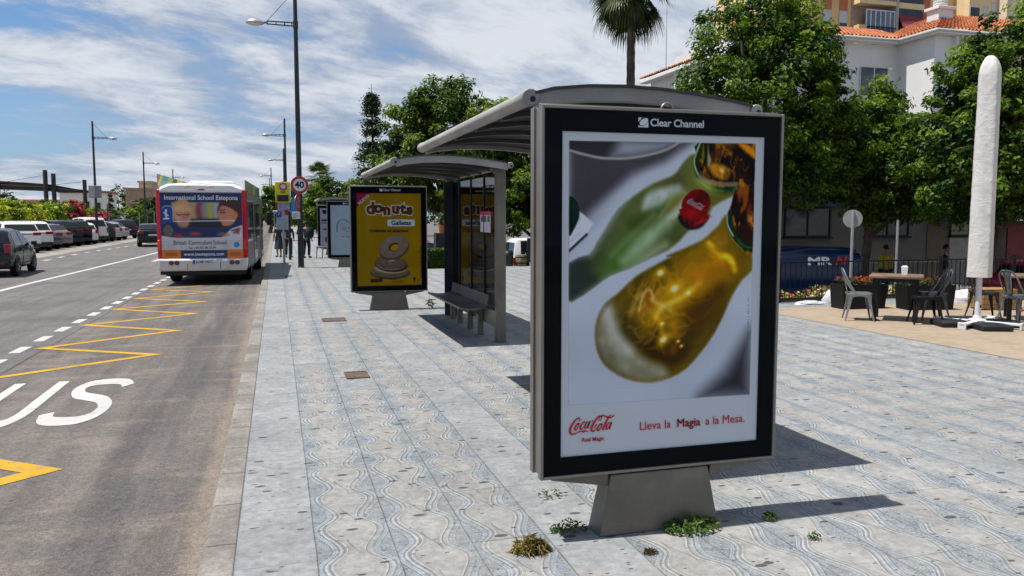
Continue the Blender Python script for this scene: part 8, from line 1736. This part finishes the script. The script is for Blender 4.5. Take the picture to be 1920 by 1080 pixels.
for x, h, r_ in ((-27.2, 6.25, 0.2), (-22.85, 6.73, 0.22), (-22.1, 6.38, 0.22), (-19.2, 5.77, 0.2)):
    m_ = MB(); m_.tube([(x, -1.0, 0), (x, -1.0, h)], r_, 10); m_.build('post', DW, t)
m_ = MB(); m_.tube([(-19.2, -1, 5.6), (-22.1, -1, 5.2)], 0.02, 4); m_.tube([(-22.85, -1, 6.2), (-26.4, -1, 5.5)], 0.02, 4); m_.build('stay_cable', DW, t)
for x, y, h, lb in ((-22.6, 60, 6.1, 'leaning floodlight mast behind the pergola at far left'), (-14.3, 78, 4.3, 'thin bent lamp mast right of the last pergola post'), (-26.5, 80, 5.0, 'slim leaning mast behind the middle of the pergola beam')):
    t = thing('floodlight_mast', lb, 'mast', (x, y, -0.15), 0, 'leaning masts by the pergola'); m_ = MB(); m_.tube([(0, 0, 0), (0.1, 0, h*0.6), (0.45, 0, h)], [0.07, 0.06, 0.045], 8); m_.build('pole', mat('mast_grey', (0.10, 0.10, 0.11), 0.5, 0.3), t); m_ = MB(); m_.cbox((0.42, -0.1, h*0.86), (0.24, 0.2, 0.14), ry=0.4); m_.build('floodlight', BLKST, t, bevel=0.02)
t = thing('kiosk_sign', 'grey box sign fixed high on the near far-side lamp post', 'sign', (-12.25, 62.6, -0.13)); m_ = MB(); m_.box(-0.28, 0.50, -0.15, 0.15, 3.2, 4.05); m_.build('casing', mat('box_grey', (0.22, 0.22, 0.22), 0.6), t, bevel=0.02); m_ = MB(); m_.box(-0.25, 0.1, -0.16, -0.152, 3.25, 4.0); m_.build('panel', mat('box_pale', (0.38, 0.38, 0.37), 0.6), t, smooth=False); m_ = MB(); m_.tube([(0.1, 0.2, 0), (0.1, 0.2, 3.3)], 0.05, 8); m_.build('post', POLEM, t)
# ---- houses in the distance
HR = mat('far_roof_tile', (0.30, 0.13, 0.08), 0.85, 0, 0.2, 0.2, 0.5)
def far_house(label, x0, x1, y, z1, mw, roof, wins, dep=8):
    t = thing('house', label, 'house', (0, y, -0.15), 0, 'houses beyond the far side of the road'); m_ = MB(); m_.box(x0, x1, 0, dep, 0, z1); m_.build('wall', mw, t, smooth=False); m_ = MB()
    if roof == 'gable': m_.prism([(-0.5, z1), (dep/2, z1+1.4), (dep+0.5, z1), (dep+0.5, z1-0.15), (-0.5, z1-0.15)], x0-0.4, x1+0.4, 'x'); m_.build('roof', HR, t, smooth=False)
    else: m_.box(x0-0.2, x1+0.2, -0.2, dep+0.2, z1+0.002, z1+0.35); m_.build('parapet', HR if roof == 'red' else mw, t, smooth=False)
    for a, b, c, d in wins: window(t, a, b, c, d, 0, WFRAME, WGLASS, 0, False, w=0.12, d=0.1)
    return t
far_house('white far house with a red flat roof edge behind the white van', -34.5, -27.2, 150, 5.9, WHITE, 'red', [(-33.4, -32.2, 2.8, 4.4), (-31.2, -29.9, 2.6, 4.6), (-29.2, -28.2, 2.8, 4.4)])
far_house('stepped ochre far house left of the cypress', -26.9, -22.0, 165, 7.0, plaster('ochre_far', (0.36, 0.27, 0.19)), 'flat', [(-26, -25, 3.6, 5), (-24.2, -23.2, 3.6, 5)]); far_house('upper part of the ochre far house, higher and narrower', -25.0, -22.6, 168, 8.4, plaster('ochre_far2', (0.42, 0.34, 0.26)), 'flat', [(-24.4, -23.4, 6.6, 7.7)])
far_house('pinkish far house low behind the pair of pergola posts', -46, -37, 160, 4.6, plaster('pink_far', (0.50, 0.28, 0.19)), 'flat', [(-44.6, -43.2, 2.2, 3.8)]); far_house('pale far house right of the pinkish one under the pergola beam', -36.8, -33.5, 162, 3.9, plaster('pale_far', (0.52, 0.42, 0.36)), 'flat', [(-36, -35, 2.0, 3.2)])
far_house('sandy far house with flat roof beside the bus left corner', -22.4, -15.0, 140, 3.9, plaster('sand_far', (0.36, 0.27, 0.18)), 'flat', [(-20.8, -19.7, 2.8, 4.2), (-18.4, -17.3, 2.8, 4.2)])
t = thing('cypress', 'narrow dark cypress left of the sandy far house', 'tree', (-19.7, 110, -0.15)); rng = np.random.default_rng(91); m_ = MB(); m_.tube([(0, 0, 0), (0, 0, 4.6)], [0.12, 0.03], 6); m_.build('trunk', BARK, t)
L = [(0, 0, 1.3+0.75*k, 0.55-0.07*k, 0.55-0.07*k, 0.75) for k in range(5)]; pos, nr, ti = crown_points(L, 2200, rng, 0.22, 30, 0.6); leaf_mesh('crown', pos, nr, 0.24, rng, LEAFD, 0.4, 0.5, ti*0.7, t)
for i, (x, y, h, w, lb) in enumerate([(-31.5, 128, 3.6, 3.0, 'dark far tree behind the pergola right half'), (-24.6, 122, 3.2, 2.0, 'dark green far tree before the white far house'), (-15.8, 118, 4.4, 2.2, 'olive far tree beside the sandy house'), (-46, 120, 5.5, 4.0, 'dark far trees mass at the extreme left'), (-38, 124, 4.6, 2.6, 'rounded far tree under the pergola beam'), (-30.0, 176, 8.6, 3.6, 'far tree rising behind the white far house roof'), (-10.5, 150, 5.5, 3.0, 'far tree hidden mostly behind the bus')]):
    tree('far_tree', lb, (x, y, -0.15), [(x, y, h*0.62, w, w*0.8, h*0.38), (x+w*0.6, y, h*0.5, w*0.7, w*0.6, h*0.34), (x-w*0.6, y, h*0.45, w*0.7, w*0.6, h*0.32)], 3500, 0.42, LEAFD if i % 2 == 0 else LEAFM, 100+i, 'far trees across the road', None, 0.2, 0.6, 35)
for i, (x, y, h, w, lb) in enumerate([(6, 150, 7, 5, 'distant tree closing the street behind the stop signs'), (-3, 190, 6, 5, 'most distant tree at the end of the road'), (15, 110, 8, 6, 'distant dark tree behind the wide green tree')]):
    tree('far_tree', lb, (x, y, -0.9), [(x, y, h*0.6, w, w*0.8, h*0.4), (x+w*0.6, y, h*0.45, w*0.7, w*0.6, h*0.4), (x-w*0.6, y, h*0.4, w*0.7, w*0.6, h*0.36)], 4500, 0.55, LEAFA if i != 1 else LEAFM, 120+i, 'far trees closing the street', None, 0.25, 0.8, 35)
